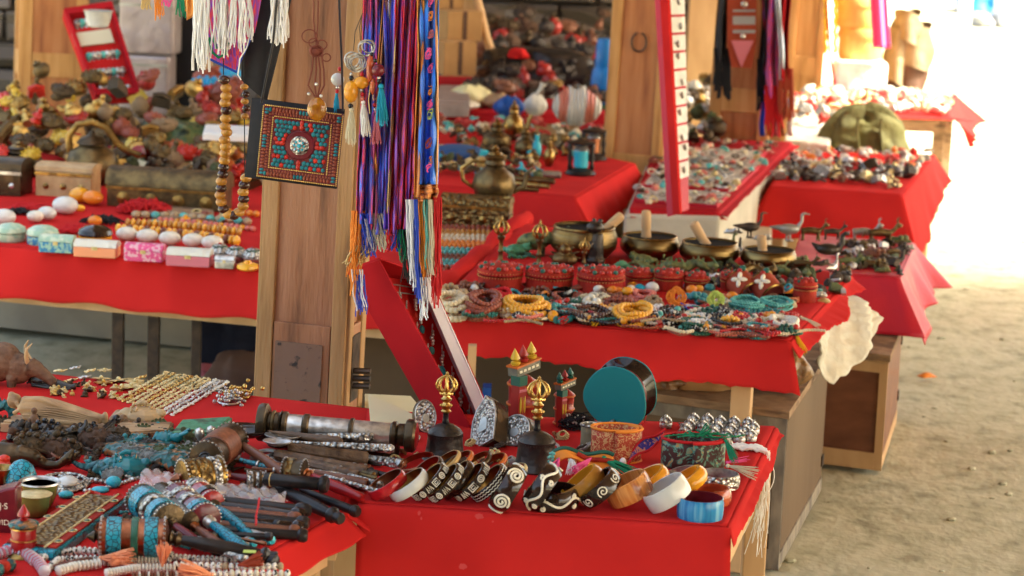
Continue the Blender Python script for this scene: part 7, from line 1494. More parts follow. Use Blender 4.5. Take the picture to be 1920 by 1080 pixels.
# ============================================================ LONG TABLE BEHIND THE BIG POST
Z = ZB
def pillbox(label, x, y, w, h, m, m2='silver', kind='round', rz=-5):
    p = P(x, y, Z); s = s_(p)
    if kind == 'round': return turned('trinket_box', label, 'trinket box', x, y, Z, [('box_body', m, [(w*.46,0),(w*.5,h*.1),(w*.5,h*.42),(w*.46,h*.46)]), ('lid', m2, [(w*.5,h*.48),(w*.52,h*.55),(w*.48,h*.75),(w*.3,h*.92),(0,h)])], seg=28)
    r = T('trinket_box', label, 'trinket box', p, R_(rz)); mb = MB(); mb.box((0,0,h*.3*s),(w*s,w*.5*s,h*.6*s)); mb.build('box_body', m, r, bevel=.003, angle=30)
    mb = MB(); n = 12; mb.prism([(-w*.25*s*math.cos(math.pi*i/n), h*.38*math.sin(math.pi*i/n)*s) for i in range(n+1)][::-1], w*s, Matrix(((0,0,1,-w*.5*s),(1,0,0,0),(0,1,0,h*.62*s),(0,0,0,1)))); mb.build('lid', m2, r)
    mb = MB(); mb.box((0,-w*.255*s,h*.55*s),(w*.14*s,.003,h*.2*s)); mb.build('clasp', 'pale_gold', r, smooth=False); return r
pillbox('pale round mint lidded box at the left end of the long table', 20, 452, 58, 36, 'mint_paint', 'mint_paint')
pillbox('round mint box with blue painted side, second from the left', 80, 458, 60, 38, 'blue_paint', 'mint_paint')
pillbox('small barrel lidded box painted blue, in front of the mint ones', 108, 472, 66, 34, 'blue_paint', 'mint_paint', 'chest')
pillbox('peach silk covered box wrapped in clear film', 182, 480, 82, 32, 'peach_thread', 'pale_plastic', 'chest')
pillbox('bright pink painted barrel lidded box', 272, 488, 74, 34, 'pink_paint', 'pink_paint', 'chest')
pillbox('pale wrapped box with pink base right of the pink one', 356, 497, 84, 34, 'rose_thread', 'pale_plastic', 'chest')
pillbox('little silver cube box near the big post', 422, 503, 38, 26, 'silver', 'silver', 'chest')
pillbox('horn coloured round box wrapped in film behind the peach one', 178, 458, 64, 38, 'amber', 'horn')
turned('stone_flower', 'yellow flower of polished stones beside the big post', 'ornament', 464, 506, Z, [('core', 'amber', [(5,0),(8,4),(9,12),(6,18),(0,19)])]+[('dish', 'honey_bead', [(16,0),(21,4),(20,10),(14,13)])], seg=12)
for i, (x, y, lab) in enumerate([(412,488,'domed silver filigree cup with coral dots, left one'),(442,492,'domed silver filigree cup with coral dots, middle one'),(474,496,'domed silver filigree cup with coral dots, by the post')]):
    turned('filigree_cup', lab, 'ornament', x, y, Z, [('dish', 'silver', [(10,0),(17,4),(20,12),(21,14),(17,15)]), ('dome', 'carved_silver', [(19,14),(20,18),(16,26),(9,31),(0,33)]), ('coral_stud', 'coral', [(4,29),(4,33),(0,35)]), ('green_ring', 'green_bead', [(14,26),(15,28),(12,29)])], seg=20)
for i, x in enumerate([238,276,318,362,398]):
    p = P(x, 452+i*4, Z); s = s_(p); mb = MB(); mb.ball((0,0,14*s), 16*s, 14, 9, (1.35,1,.85)); t = mb.build('white_bead', 'white_bead'); t.location = p; tag(t, f'large oval white bead, {nm[i]} from the left in the row behind the boxes', 'bead', 'large white beads in a row')
rope('thick rope of yellow and brown beads behind the large white beads', [(222,438),(300,444),(380,452),(450,462)], Z, 'honey_bead', 10, disc=.6, every=(3, 'brown_bead'))
rope('second thick yellow bead rope behind the first', [(240,426),(320,430),(400,438),(456,444)], Z, 'gold_bead', 9, disc=.6, every=(2, 'honey_bead'))
rope('necklace of coral and turquoise beads at the back by the post', [(255,410),(330,412),(400,418),(480,424)], Z, 'tan_bead', 8, disc=1.2, every=(3, 'sea_bead'))
rope('coral bead rope beside the hanging necklace', [(300,418),(380,424),(484,436)], Z, 'pink_bead', 6, every=(4, 'amber'))
rope('orange bead rope close to the post', [(430,404),(486,408)], Z, 'orange_bead', 7)
for i, (x, y, q, m, lab) in enumerate([(122,404,20,'white_enamel','large white stone ball behind the mint boxes'),(150,382,17,'amber','yellow amber egg behind the white ball'),(174,386,16,'orange_bead','orange amber egg right of the yellow one'),(88,414,15,'white_enamel','white stone egg left of the large ball'),(66,418,13,'white_bead','white oval stone near the painted box'),(8,424,18,'white_enamel','white stone ball at the left picture edge'),(178,424,11,'orange_bead','small orange ball on the red thread'),(150,398,8,'honey_bead','pale honey bead before the yellow egg')]):
    p = P(x, y, Z); s = s_(p); mb = MB(); mb.ball((0,0,q*s), q*s, 18, 11, (1.25,1,.85)); t = mb.build('polished_stone', m); t.location = p; tag(t, lab, 'stone')
def threads(label, x, y, w, d, h, m, n, seed):
    p = P(x, y, Z); s = s_(p); rr = random.Random(seed); mb = MB()
    for k in range(n):
        y0 = rr.uniform(-d, d); x0 = rr.uniform(-w*.6, 0); L = rr.uniform(.4, .9)*w
        mb.tube([((x0+L*i/6)*s, (y0+rr.uniform(-4,4))*s, (rr.random()*h*math.sin(math.pi*(i+.6)/7.4)+3)*s) for i in range(7)], 1.9*s, 5)
    t = mb.build('thread_skein', m); t.location = p; return tag(t, label, 'thread skein')
threads('heap of red thread skeins in the middle of the long table', 262, 398, 74, 40, 22, 'red_thread', 110, 1)
threads('flat red thread skeins beside the white ball', 150, 436, 70, 30, 12, 'red_thread', 70, 2)
threads('red thread skeins at the left end under the chests', 60, 396, 80, 26, 10, 'red_thread', 70, 3)
threads('black thread tufts on the red skeins', 185, 420, 60, 24, 14, 'black_thread', 26, 4)
threads('black thread tufts at the left end of the table', 30, 402, 50, 18, 10, 'black_thread', 20, 5)
slab('wooden_board', 'grey brown board lying under the long brass chest', 'board', [(252,398),(404,416),(400,392),(246,378)], Z, .012, 'old_board')
chest('pale wooden chest with brass locks on the left of the long table', 128, 366, 108, 62, 62, Z, -8, 'resin_cream', 'brass', .22, .4, k=1)
chest('long dark brass chest with round bosses', 318, 388, 225, 70, 74, Z, -8, 'old_brass', 'brass', .45, .15, knobs=4)
chest('dark iron bound chest cut by the left picture edge', 6, 362, 92, 70, 70, Z, -8, 'bronze', 'silver', .3, .3)
chest('ornate brass chest with curved lid below the teapot', 893, 426, 130, 60, 62, Z, -8, 'carved_brass', 'brass', .25, .1, knobs=4)
# curved lid of the ornate chest: boat shaped ridge
p = P(893, 420, Z+.08); s = s_(p); mb = MB(); mb.tube([((-68+17*i)*s, -10*s, (20+.9*((i-4)**2)-4)*s) for i in range(9)], [4*s]+[6*s]*7+[5*s], 8); t = mb.build('chest_ridge', 'brass'); t.location = (0,0,0); t.parent = bpy.data.objects['chest.003']; t.location = (0, -.0, .05)
def pot(label, x, y, w, h, m, z=Z, handle=True, spout=True, name='teapot', k=1):
    r = turned(name, label, 'teapot' if spout else 'pot', x, y, z, [('pot_body', m, [(w*.22,0),(w*.26,h*.04),(w*.42,h*.16),(w*.5,h*.34),(w*.44,h*.52),(w*.26,h*.62),(w*.2,h*.66)]), ('neck', m, [(w*.2,h*.66),(w*.24,h*.70),(w*.2,h*.76),(w*.24,h*.82),(w*.16,h*.86)]), ('lid', 'brass', [(w*.17,h*.86),(w*.14,h*.9),(w*.05,h*.92),(w*.09,h*.96),(w*.04,h),(0,h*1.03)])], k=k)
    s = s_(P(x, y, z))*k
    if handle: mb = MB(); mb.tube([(-w*.4*s, 0, h*.25*s), (-w*.7*s, 0, h*.4*s), (-w*.75*s, 0, h*.6*s), (-w*.5*s, 0, h*.74*s), (-w*.2*s, 0, h*.72*s)], [3*s,4*s,4.5*s,4*s,3*s], 8); mb.build('handle', 'brass', r)
    if spout: mb = MB(); mb.tube([(w*.42*s, 0, h*.25*s), (w*.68*s, 0, h*.34*s), (w*.72*s, 0, h*.55*s), (w*.86*s, 0, h*.66*s)], [7*s,5.5*s,4*s,3*s], 8); mb.build('spout', m, r)
    return r
pot('ornate brass teapot with dragon handle standing on the curved chest', 925, 384, 84, 112, 'old_brass', z=ZB+.055)
pot('squat dark brass pot behind the iron chest at the left edge', 36, 330, 96, 66, 'bronze', handle=False, spout=False, name='metal_pot')
r = turned('kettle', 'large dark brass kettle with a high arched handle behind the pale chest', 'kettle', 172, 345, Z, [('pot_body', 'old_brass', [(26,0),(36,6),(46,26),(48,44),(42,62),(26,72),(24,76)]), ('lid', 'bronze', [(26,76),(30,78),(22,88),(8,94),(5,100),(0,103)])])
s = s_(P(172, 345, Z)); mb = MB(); mb.tube([(-42*s,0,58*s),(-44*s,0,90*s),(-28*s,0,112*s),(0,0,118*s),(28*s,0,108*s),(46*s,0,80*s),(66*s,0,66*s),(92*s,0,58*s)], [4*s]*8, 8, flat=1.6); mb.build('handle', 'brass', r)
# ------------------------------------------------------------ generic small stock for heaps seen out of focus
rc = random.Random(99)
PRO = {}
def proto_mesh(kind):
    if kind in PRO: return PRO[kind]
    mb = MB(); rr = random.Random(kind)
    if kind == 'mask': mb.ball((0,0,0), 1, 14, 9, (1,.75,.5)); mb.ball((0,-.1,.42), .28, 8, 6, (.7,1.3,.9)); mb.ball((-.4,.25,.32), .2, 8, 5); mb.ball((.4,.25,.32), .2, 8, 5); mb.tube([(-.4,-.38,.4),(0,-.45,.46),(.4,-.38,.4)], .1, 6); [mb.ball((.95*math.cos(a), .72*math.sin(a)+.1, .12), .2, 6, 5) for a in [i*.5-.4 for i in range(9)]]
    elif kind == 'pot': mb.lathe([(.3,-.8),(.6,-.6),(.85,-.1),(.7,.3),(.35,.5),(.45,.7),(.2,.8),(.12,.95),(0,1)], 14)
    elif kind == 'figure': mb.lathe([(.7,-.8),(.7,-.6),(.4,-.4),(.45,0),(.3,.3),(.12,.38)], 10); mb.ball((0,0,.6), .26, 8, 6); mb.tube([(-.35,0,.2),(-.5,-.3,-.1),(0,-.45,-.05),(.5,-.3,-.1),(.35,0,.2)], .12, 6)
    elif kind == 'ring': mb.tube([(.8*math.cos(a), .8*math.sin(a), 0) for a in [i*.4 for i in range(16)]], .2, 6, closed=True)
    elif kind == 'pendant': mb.ball((0,0,0), .8, 10, 6, (1,.8,.4)); mb.tube([(0,.6,0),(.1,1,.1),(0,1.2,0),(-.1,1,.1)], .1, 5); mb.ball((0,0,.3), .35, 7, 5); [mb.ball((.75*math.cos(a), .6*math.sin(a), 0), .16, 5, 4) for a in [i*.9 for i in range(7)]]
    elif kind == 'box': mb.hexa([(-.9,-.5,-.5),(.9,-.5,-.5),(.9,.5,-.5),(-.9,.5,-.5),(-.85,-.45,.4),(.85,-.45,.4),(.85,.45,.4),(-.85,.45,.4)]); mb.tube([(-.85,0,.38),(0,0,.62),(.85,0,.38)], .3, 8)
    elif kind == 'stick': mb.tube([(-1.3,0,0),(-.4,.05,.05),(.5,0,.02),(1.3,.1,0)], [.16,.22,.18,.12], 7); mb.ball((-1.2,0,0), .3, 7, 5)
    elif kind == 'coil':
        for k in range(3):
            for i in range(16): a = i*.3927+k*.2; mb.ball(((1-.18*k)*math.cos(a), (.75-.15*k)*math.sin(a), -.2+.22*k), .17, 5, 4)
    PRO[kind] = (mb, {}); return PRO[kind]
def stock(kind, m, loc, size, rot, name, label, cat, group):
    mb, cache = proto_mesh(kind)
    if m not in cache:
        o = mb.build(name, m, angle=50); cache[m] = o.data
    else: o = bpy.data.objects.new(name, cache[m]); COL.objects.link(o)
    o.location = loc; o.scale = (size,)*3; o.rotation_euler = rot; return tag(o, label, cat, group)
COLN = {'brass':'brass','old_brass':'dull brass','gold':'gilt','bronze':'dark bronze','verdigris':'green bronze','painted_red':'red painted','painted_yellow':'yellow painted','painted_green':'green painted','silver':'silver','carved_silver':'ornate silver','coral':'coral','turquoise':'turquoise','iron':'black iron','black_bead':'black','white_bead':'white','orange_bead':'orange','rust_bead':'rust red','teal_bead':'teal','pale_gold':'pale gilt','copper':'copper','painted_orange':'orange painted','sea_bead':'sea green','bell_metal':'blackish','pink_bead':'pink','mahogany':'dark wood','resin_brown':'brown','pewter':'pewter','cream_bead':'cream','resin_tan':'tan','blue_bead':'blue','red_bead':'bright red','amber':'amber'}
def strew(n, corners, z, kinds, mats, size, where, group, pile=lambda u, v: 0, cats=None, seed=1, up=.6, names=None, tilt=.6):
    rr = random.Random(seed); c = [P(x, y, z) for x, y in corners]
    for i in range(n):
        u, v = rr.random(), rr.random(); p = c[0].lerp(c[1], u).lerp(c[3].lerp(c[2], u), v)
        k = rr.choice(kinds); m = rr.choice(mats); sz = size*rr.uniform(.7, 1.35)
        p = p+Vector((0, 0, pile(u, v)*rr.random()**.5+sz*up)); nm_ = {'mask':'mask','pot':'pot','figure':'figurine','ring':'bracelet','pendant':'pendant','box':'trinket_box','stick':'rod','coil':'bead_coil'}[k]
        if k == 'pendant' and MATS[m].node_tree.nodes['Principled BSDF'].inputs['Metallic'].default_value > .3: nm_ = 'charm'
        rot = (rr.uniform(-tilt, tilt), rr.uniform(-tilt, tilt), rr.uniform(0, 6.3)) if k != 'mask' else (rr.uniform(.3, 1.2), rr.uniform(-.3, .3), rr.uniform(-.6, .6))
        stock(k, m, p, sz, rot, nm_, f'{COLN[m]} {nm_.replace("_", " ")} {["front","middle","back"][int(v*2.99)]} {["left","left of centre","centre","right of centre","right"][int(u*4.99)]} {where}', nm_.replace('_', ' '), group)
# heap of masks and brass on the long table
strew(210, [(-20,330),(480,352),(470,262),(-20,250)], ZB, ['mask','pot','figure','box','mask'], ['brass','old_brass','old_brass','gold','painted_red','old_brass','brass','bronze','painted_yellow','coral','resin_tan','rust_bead'], .030, 'in the long table heap', 'masks and brass pots heaped on the long table', pile=lambda u, v: .05+.22*v*(1-.5*u), seed=3)
strew(60, [(200,345),(490,362),(480,315),(200,290)], ZB, ['pot','figure','box','mask'], ['verdigris','brass','painted_orange','bronze','bronze','old_brass'], .024, 'behind the long brass chest', 'trinkets between the brass chest and the post', pile=lambda u, v: .05, seed=4)
heap('metal_heap_cloth', 'dark green bronze heap right of the masks', 'heap', 340, 292, ZB, 150, 160, 70, 'verdigris', 3, rough=.2)
# extra small trinkets hiding the bare cloth at the front of the long table
strew(26, [(200,418),(484,436),(484,404),(230,394)], ZB, ['pendant','coil','pendant'], ['coral','sea_bead','amber','cream_bead','rust_bead','pale_gold'], .014, 'below the hanging necklace', 'pendants near the hanging necklace', seed=6)
# --- table C
COLC = 'on the teapot table'
strew(130, [(800,330),(1010,345),(1030,300),(790,285)], ZC, ['pendant','stick','figure','pot','box','coil'], ['brass','pale_gold','verdigris','turquoise','old_brass','old_brass','bronze','gold','brass'], .017, COLC, 'brass and turquoise trinkets on the bright red table', pile=lambda u, v: .02, seed=7)
strew(90, [(880,300),(1110,300),(1130,250),(830,240)], ZC, ['pendant','pot','figure','coil'], ['coral','sea_bead','brass','cream_bead','rust_bead','bronze','old_brass','brass'], .017, 'behind the teapots', 'trinkets at the back of the bright red table', pile=lambda u, v: .01, seed=8)
strew(60, [(815,250),(1130,262),(1130,236),(815,222)], ZC, ['pendant','coil'], ['coral','pink_bead','cream_bead','sea_bead','red_bead','rust_bead'], .022, 'before the plastic bags', 'coral trinkets before the plastic bags', seed=9)
heap('blue_cloth', 'folded slate blue cloth on the bright red table', 'cloth', 862, 300, ZC, 110, 120, 28, 'jean_blue', 5, rough=.06)
pot('round brass pot with lid and knob behind the blue cloth', 930, 290, 56, 68, 'old_brass', ZC, False, False, 'metal_pot'); pot('tall brass teapot behind the round pot', 962, 262, 40, 74, 'brass', ZC, False, True); pot('squat brass pot right of the round one', 984, 298, 42, 60, 'old_brass', ZC, False, False, 'metal_pot')
pot('turquoise and brass vase between the pots and the black wheels', 1005, 300, 20, 56, 'turquoise', ZC, False, False, 'small_vase'); pot('little gilt bell shaped vase beside the turquoise one', 1029, 312, 22, 54, 'brass', ZC, False, False, 'small_vase')
for i, (x, y, k, lab) in enumerate([(1088,328,1,'black wooden stand with a turquoise prayer wheel, nearer one'),(1112,300,.9,'black wooden stand with a copper prayer wheel, behind')]):
    r = turned('table_prayer_wheel', lab, 'prayer wheel', x, y, ZC, [('stand_base', 'black_wood', [(28,0),(30,4),(26,9),(18,12)]), ('drum', ['turquoise','copper'][i], [(12,14),(14,16),(14,46),(12,48)]), ('stand_top', 'black_wood', [(18,56),(26,60),(27,63),(10,67),(4,70),(0,71)]), ('drum_cap', 'silver', [(15,47),(12,52),(4,56)])], k=k, seg=20)
    s = s_(P(x, y, ZC))*k
    for sx in (-1, 1): MB().lathe([(a*s, b*s) for a, b in [(3,10),(5,14),(3,22),(5,34),(3,46),(5,56),(3,60)]], 10, Matrix.Translation((sx*21*s, 0, 0))).build('stand_post', 'black_wood', r)
for i, (a, b, m) in enumerate([((935,322),(1052,328),'pewter'),((925,332),(1040,340),'old_brass'),((930,340),(1030,350),'brass'),((900,350),(1010,356),'old_brass')]):
    stick('incense_tube', f'{["dark green","dull brass","bright brass","thin brass"][i]} incense tube lying on the bright red table', 'incense tube', a, b, 7-i*.7, 7-i*.7, m, z=ZC)
# --- table T: cards of jewellery
for i, (q, lab) in enumerate([([(1250,300),(1400,312),(1440,282),(1260,272)],'card tray of pale jewellery at the back of the plinth'),([(1200,345),(1380,352),(1430,305),(1240,300)],'wide tray of pale beads in the middle of the plinth'),([(1190,372),(1345,384),(1370,360),(1200,350)],'tray of silver pieces at the front of the plinth')]):
    slab('jewellery_tray', lab, 'tray', q, ZT, .012, 'jewel_card', side='crimson_sheen')
strew(210, [(1180,384),(1345,390),(1468,272),(1245,258)], ZT+.012, ['pendant','coil','ring','pendant'], ['cream_bead','silver','pink_bead','cream_bead','rust_bead','pale_gold','carved_silver','bronze','sea_bead'], .014, 'on the plinth trays', 'jewellery on the pale trays of the plinth', seed=11)
# tall narrow earring board leaning at the post
def tall_board():
    a, b = Q(1262, 404, 7.25), Q(1236, -40, 7.55); c, d = Q(1292, 392, 7.32), Q(1282, -40, 7.62); o = a; r = T('jewellery_board', 'tall narrow red board with white cards leaning beside the ring knocker post', 'display board', o)
    n = (c-a).cross(b-a).normalized()*-.03; mb = MB(); mb.hexa([Vector((0,0,0)), c-o, c-o+n*.7, n*.7, b-o, d-o, d-o+n*.7, b-o+n*.7]); mb.build('board', 'crimson_sheen', r, smooth=False)
    mb = MB(); m_ = -n.normalized()*.004; mb.hexa([m_*0-(c-a)*.02, (a-o)+m_*3, (b-o)+m_*3, (b-o)-(d-b)*.02]+[v+m_*6 for v in (Vector((0,0,0)), (c-o)*.14, (b-o)+(d-b)*.14, (b-o))]); mb.build('edge_rim', 'red_cloth', r, smooth=False)
    for i in range(11):
        t0, t1 = .14+i*.078, .14+i*.078+.066; p = lambda t, u: (a.lerp(b, t)).lerp(c.lerp(d, t), u)-o
        mb = MB(); q = [p(t0,.34), p(t0,.95), p(t1,.95), p(t1,.34)]; mb.hexa([v+m_*.5 for v in q]+[v+m_*1.4 for v in q]); mb.build('white_card', 'white_sack', r, smooth=False)
        mb = MB(); mb.ball(p((t0+t1)/2+.02*math.sin(i*2.3), .62+.1*math.sin(i*1.7))+m_*2.4, .006, 7, 5, (1,.6,1.8)); mb.build('earring', 'silver', r)
tall_board()
# --- Q table: dark jewellery rows, canvas bag behind
strew(120, [(1450,340),(1690,356),(1725,322),(1470,314)], ZQ, ['stick','ring','figure','box','pendant'], ['iron','bell_metal','silver','pale_gold','mahogany','bronze','pewter','black_bead'], .022, 'in the dark row before the canvas bag', 'dark trinkets beside the canvas bag', pile=lambda u, v: .01, seed=13)
strew(100, [(1472,318),(1724,326),(1746,292),(1484,288)], ZQ, ['coil','pendant','ring','pot'], ['cream_bead','silver','coral','cream_bead','orange_bead','white_bead','carved_silver','black_bead'], .017, 'in the pale row before the canvas bag', 'pale beads before the canvas bag', pile=lambda u, v: .015, seed=14)
p = P(1628, 284, ZQ); s = s_(p); r = T('canvas_bag', 'olive green canvas bag with broad straps slumped behind the dark jewellery', 'bag', p+Vector((0,.12,-.06)))
mb = MB()
def cb(u, v):
    a = 2*math.pi*u; q = max(0, 1-v**3)**.5; n = 1+.07*math.sin(a*3)+.05*math.sin(a*6+v*5)+.05*math.sin(v*11+a); return (84*q*n*math.cos(a)*s, 50*q*n*math.sin(a)*s, (98*v*(1+.05*math.sin(a*7+v*9))*(1+.16*math.cos(a*2+.4)))*s)
mb.grid(cb, 48, 24); mb.build('bag_body', 'olive_canvas', r, angle=80)
for x0 in (-20, 24): mb = MB(); mb.tube([((x0+3*math.sin(i))*s, (-48-3*math.sin(i*.5))*s, (8+14*i)*s) for i in range(7)], 10*s, 8, flat=.25); mb.build('strap', 'olive_canvas', r)
# --- S table
strew(120, [(1562,208),(1776,214),(1786,182),(1568,172)], ZS, ['coil','pendant','box'], ['cream_bead','pale_gold','silver','white_bead','pink_bead'], .026, 'on the sunlit farthest table', 'pale trinkets on the farthest table', seed=15)
strew(50, [(1480,235),(1560,240),(1580,200),(1490,190)], .47, ['coil','pot','pendant'], ['cream_bead','silver','coral','white_bead','orange_bead'], .028, 'heaped at the foot of the golden post', 'pale things at the foot of the golden post', pile=lambda u, v: .05, seed=16)
plinth('white sunlit block with stock between the sashes and the canvas bag', [(1470,262),(1556,268),(1572,205),(1488,200)], .465, 'pale_plastic', 'stock_block')
# baskets, box and cloth behind
for i, (x, y, w_, h_, lab) in enumerate([(1612,112,84,62,'lower round basket with lid near the lane'),(1606,52,78,60,'upper round basket with lid near the lane')]):
    p = Q(x, y, 12.0); s = s_(p); r = T('lidded_basket', lab, 'basket', p); MB().lathe([(w_*.44*s,0),(w_*.5*s,h_*.1*s),(w_*.5*s,h_*.7*s)], 28).build('basket_body', 'basket', r); MB().lathe([(w_*.53*s,h_*.68*s),(w_*.54*s,h_*.78*s),(w_*.5*s,h_*.96*s),(0,h_*s)], 28).build('lid', 'basket', r)
p = Q(1610, 170, 11.9); s = s_(p); mb = MB(); mb.box((0,0,28*s),(95*s,60*s,56*s)); t = mb.build('white_box', 'white_sack', smooth=False, bevel=.01); t.location = p; tag(t, 'white box blazing in the sun under the baskets', 'box')
mb = MB(); p = Q(1600, 172, 12.0); mb.box((0,0,-p.z/2-.002),(.5,.4,p.z)); t = mb.build('stock_bench', 'pale_wood', smooth=False); t.location = (p.x-.02, p.y+.12, p.z); tag(t, 'pale bench carrying the baskets and the white box', 'bench')
p = Q(1690, 165, 12.2); s = s_(p); r = T('clothes_bundle', 'tall bundle of khaki and brown clothes hanging beside the baskets', 'clothes', p)
for k, (x0, z0, w_, h_, m) in enumerate([(8,0,80,120,'brown_cloth'),(16,40,78,80,'khaki_cloth'),(-16,10,46,100,'khaki_cloth'),(0,88,60,56,'khaki_cloth')]):
    mb = MB(); mb.grid(lambda u, v: ((x0+w_/2*math.cos(6.283*u)*(1-.3*abs(v-.5))*(1+.12*math.sin(u*25+v*6)))*s, (20*math.sin(6.283*u)*(1+.2*math.sin(u*19))-k*6)*s, (z0+h_*v+6*math.sin(u*12))*s), 40, 14); mb.build('garment', m, r, angle=80)
mb = MB(); p = Q(1640, 80, 11.8); s = s_(p); mb.grid(lambda u, v: ((-16+32*u+14*(1-v))*s, 6*math.sin(u*9)*s, (-10+110*v)*s), 14, 14); t = mb.build('red_cloth', 'pink_thread', solid=.003); t.location = p; tag(t, 'pinkish red cloth hanging beside the baskets', 'cloth')
for k, (x, m, lab) in enumerate([(1548,'yellow_thread','yellow twisted cord, left one, hanging by the baskets'),(1566,'yellow_thread','yellow twisted cord, right one, hanging by the baskets')]):
    mb = MB(); o = Q(x, 0, 10.5); mb.tube([Q(x+(1.5 if i % 2 else -1.5), -60+i*10, 10.5)-o for i in range(17)], .008, 6); t = mb.build('hanging_cord', m); t.location = o; tag(t, lab, 'cord')  # each is a hanging twisted cord
mb = MB(); o = Q(1552, 20, 10.4); mb.tube([Q(x, y, 10.4)-o for x, y in [(1548,-40),(1552,40),(1556,100),(1566,158)]], [.006,.014,.012,.016], 6, flat=.4); t = mb.build('red_strap', 'red_thread'); t.location = o; tag(t, 'narrow red strap hanging between the yellow cords', 'strap')
# top right: tarp, sack
heap('blue_tarp', 'bright blue tarpaulin heap far off at the top right', 'tarpaulin', 1845, 20, 0, 110, 200, 60, 'tarp_blue', 3)
heap('white_sack', 'white sack lying on the far lane beside the blue tarpaulin', 'sack', 1912, 46, 0, 110, 130, 60, 'white_sack', 4)
heap('grey_sack', 'dark grey sack in front of the blue tarpaulin', 'sack', 1836, 44, 0, 60, 100, 20, 'grey_paint', 6)
# far sunlit wall along the lane, its foot out of the frame
poly_wall('far_wall', 'pale sunlit house wall beyond the lane', (1.9, 26, 0), (9, 27, 0), 0, 4, .2, 'pale_concrete')
# --- table E and the corner behind
Z = ZE
def baglet(label, x, y, w, h, m, knot=True, seed=1):
    p = P(x, y, ZE); s = s_(p); r = T('plastic_bag', label, 'bag', p); mb = MB(); rr = random.Random(seed); ph = rr.uniform(0, 6)
    def f(u, v):
        a = 2*math.pi*u; q = (math.sin(math.pi*min(.93, v*.86+.10))**.7)*(1+.07*math.sin(a*4+ph+v*3)+.04*math.sin(a*9)); return (w/2*q*math.cos(a)*s, w/2.6*q*math.sin(a)*s, h*v*(1+.05*math.sin(a*3+ph))*s)
    mb.grid(f, 36, 16); mb.build('bag_body', m, r, angle=80)
    if knot: mb = MB(); mb.tube([(0,0,h*.94*s),(3*s,0,h*1.05*s),(w*.25*s,0,h*1.35*s),(w*.3*s,0,h*1.5*s)], [5*s,3*s,4*s,7*s], 7); mb.build('knot', m, r)
baglet('clear pale yellow plastic bag at the left of the back table', 882, 200, 84, 42, 'yellow_plastic', False, 1); baglet('flat cream plastic bag in front of the pale yellow one', 868, 206, 60, 20, 'pale_plastic', False, 2)
baglet('blue plastic bag knotted small before the masks', 954, 218, 58, 38, 'blue_plastic', False, 3); baglet('knotted white plastic bag right of the blue one', 1003, 216, 44, 40, 'pale_plastic', True, 4); baglet('big red and white striped plastic bag near the blue bottle', 1080, 234, 96, 72, 'striped_plastic', False, 5); baglet('brownish bag half hidden behind the blue one', 936, 204, 60, 30, 'resin_tan', False, 6)
turned('blue_flask', 'tall blue painted flask standing by the ring knocker post', 'flask', 1128, 236, ZE-.07, [('flask_body', 'blue_bottle', [(22,0),(24,4),(24,90),(22,104),(17,112)]), ('cup_lid', 'blue_bottle', [(17,112),(18,116),(17,150),(14,164),(0,166)]), ('painted_flower', 'pink_paint', [(24.5,60),(25,64),(24.5,68)]), ('painted_leaf', 'green_thread', [(24.5,34),(25,38),(24.5,42)])], seg=24)
strew(150, [(880,205),(1130,214),(1130,130),(890,130)], ZE, ['mask','figure','pot','mask'], ['iron','bell_metal','mahogany','resin_brown','bronze','iron','bell_metal','bronze','painted_red','brass','bell_metal','resin_brown'], .038, 'in the back table heap', 'dark masks heaped on the back table', pile=lambda u, v: .04+.22*v, seed=17)
heap('dark_heap', 'dark pile of cloth and masks core on the back table', 'heap', 1010, 176, ZE, 230, 170, 88, 'black_wood', 8, rough=.15)
heap('red_scarf_scrap', 'bright red cloth scrap on top of the dark masks', 'cloth', 972, 108, ZE+.16, 36, 40, 18, 'red_cloth', 9)
for i, (x, y, w_, h_, m, lab) in enumerate([(852,138,66,62,'cardboard','brown cardboard box at the lower left of the back corner'),(860,75,70,56,'cardboard','cardboard box standing on the lower one, in the back corner'),(838,30,50,50,'cardboard','small cardboard box topmost at the left of the back corner')]):
    p = Q(x, y, 10.6+i*.1); s = s_(p); r = T('cardboard_box', lab, 'box', p, R_(24)); mb = MB(); mb.box((0,0,h_/2*s),(w_*s,w_*.8*s,h_*s)); mb.build('box_body', m, r, smooth=False, bevel=.003)
    mb = MB(); mb.box((0,-w_*.4*s,h_*.5*s),(w_*.12*s,.004,h_*1.0*s)); mb.build('tape', 'brown_cloth', r, smooth=False)
slab('enamel_tray', 'mauve plastic tub lying left of the pale bags on the back table', 'tub', [(818,190),(880,190),(884,160),(822,158)], ZE, .06, 'tin_trunk')
mb = MB(); o = Q(890, 60, 10.8); mb.tube([Q(x, y, 10.8)-o for x, y in [(886,-30),(900,20),(912,70),(925,110)]], .018, 8); t = mb.build('umbrella_pole', 'pale_wood'); t.location = o; tag(t, 'slanting pale pole in front of the stone wall', 'pole')
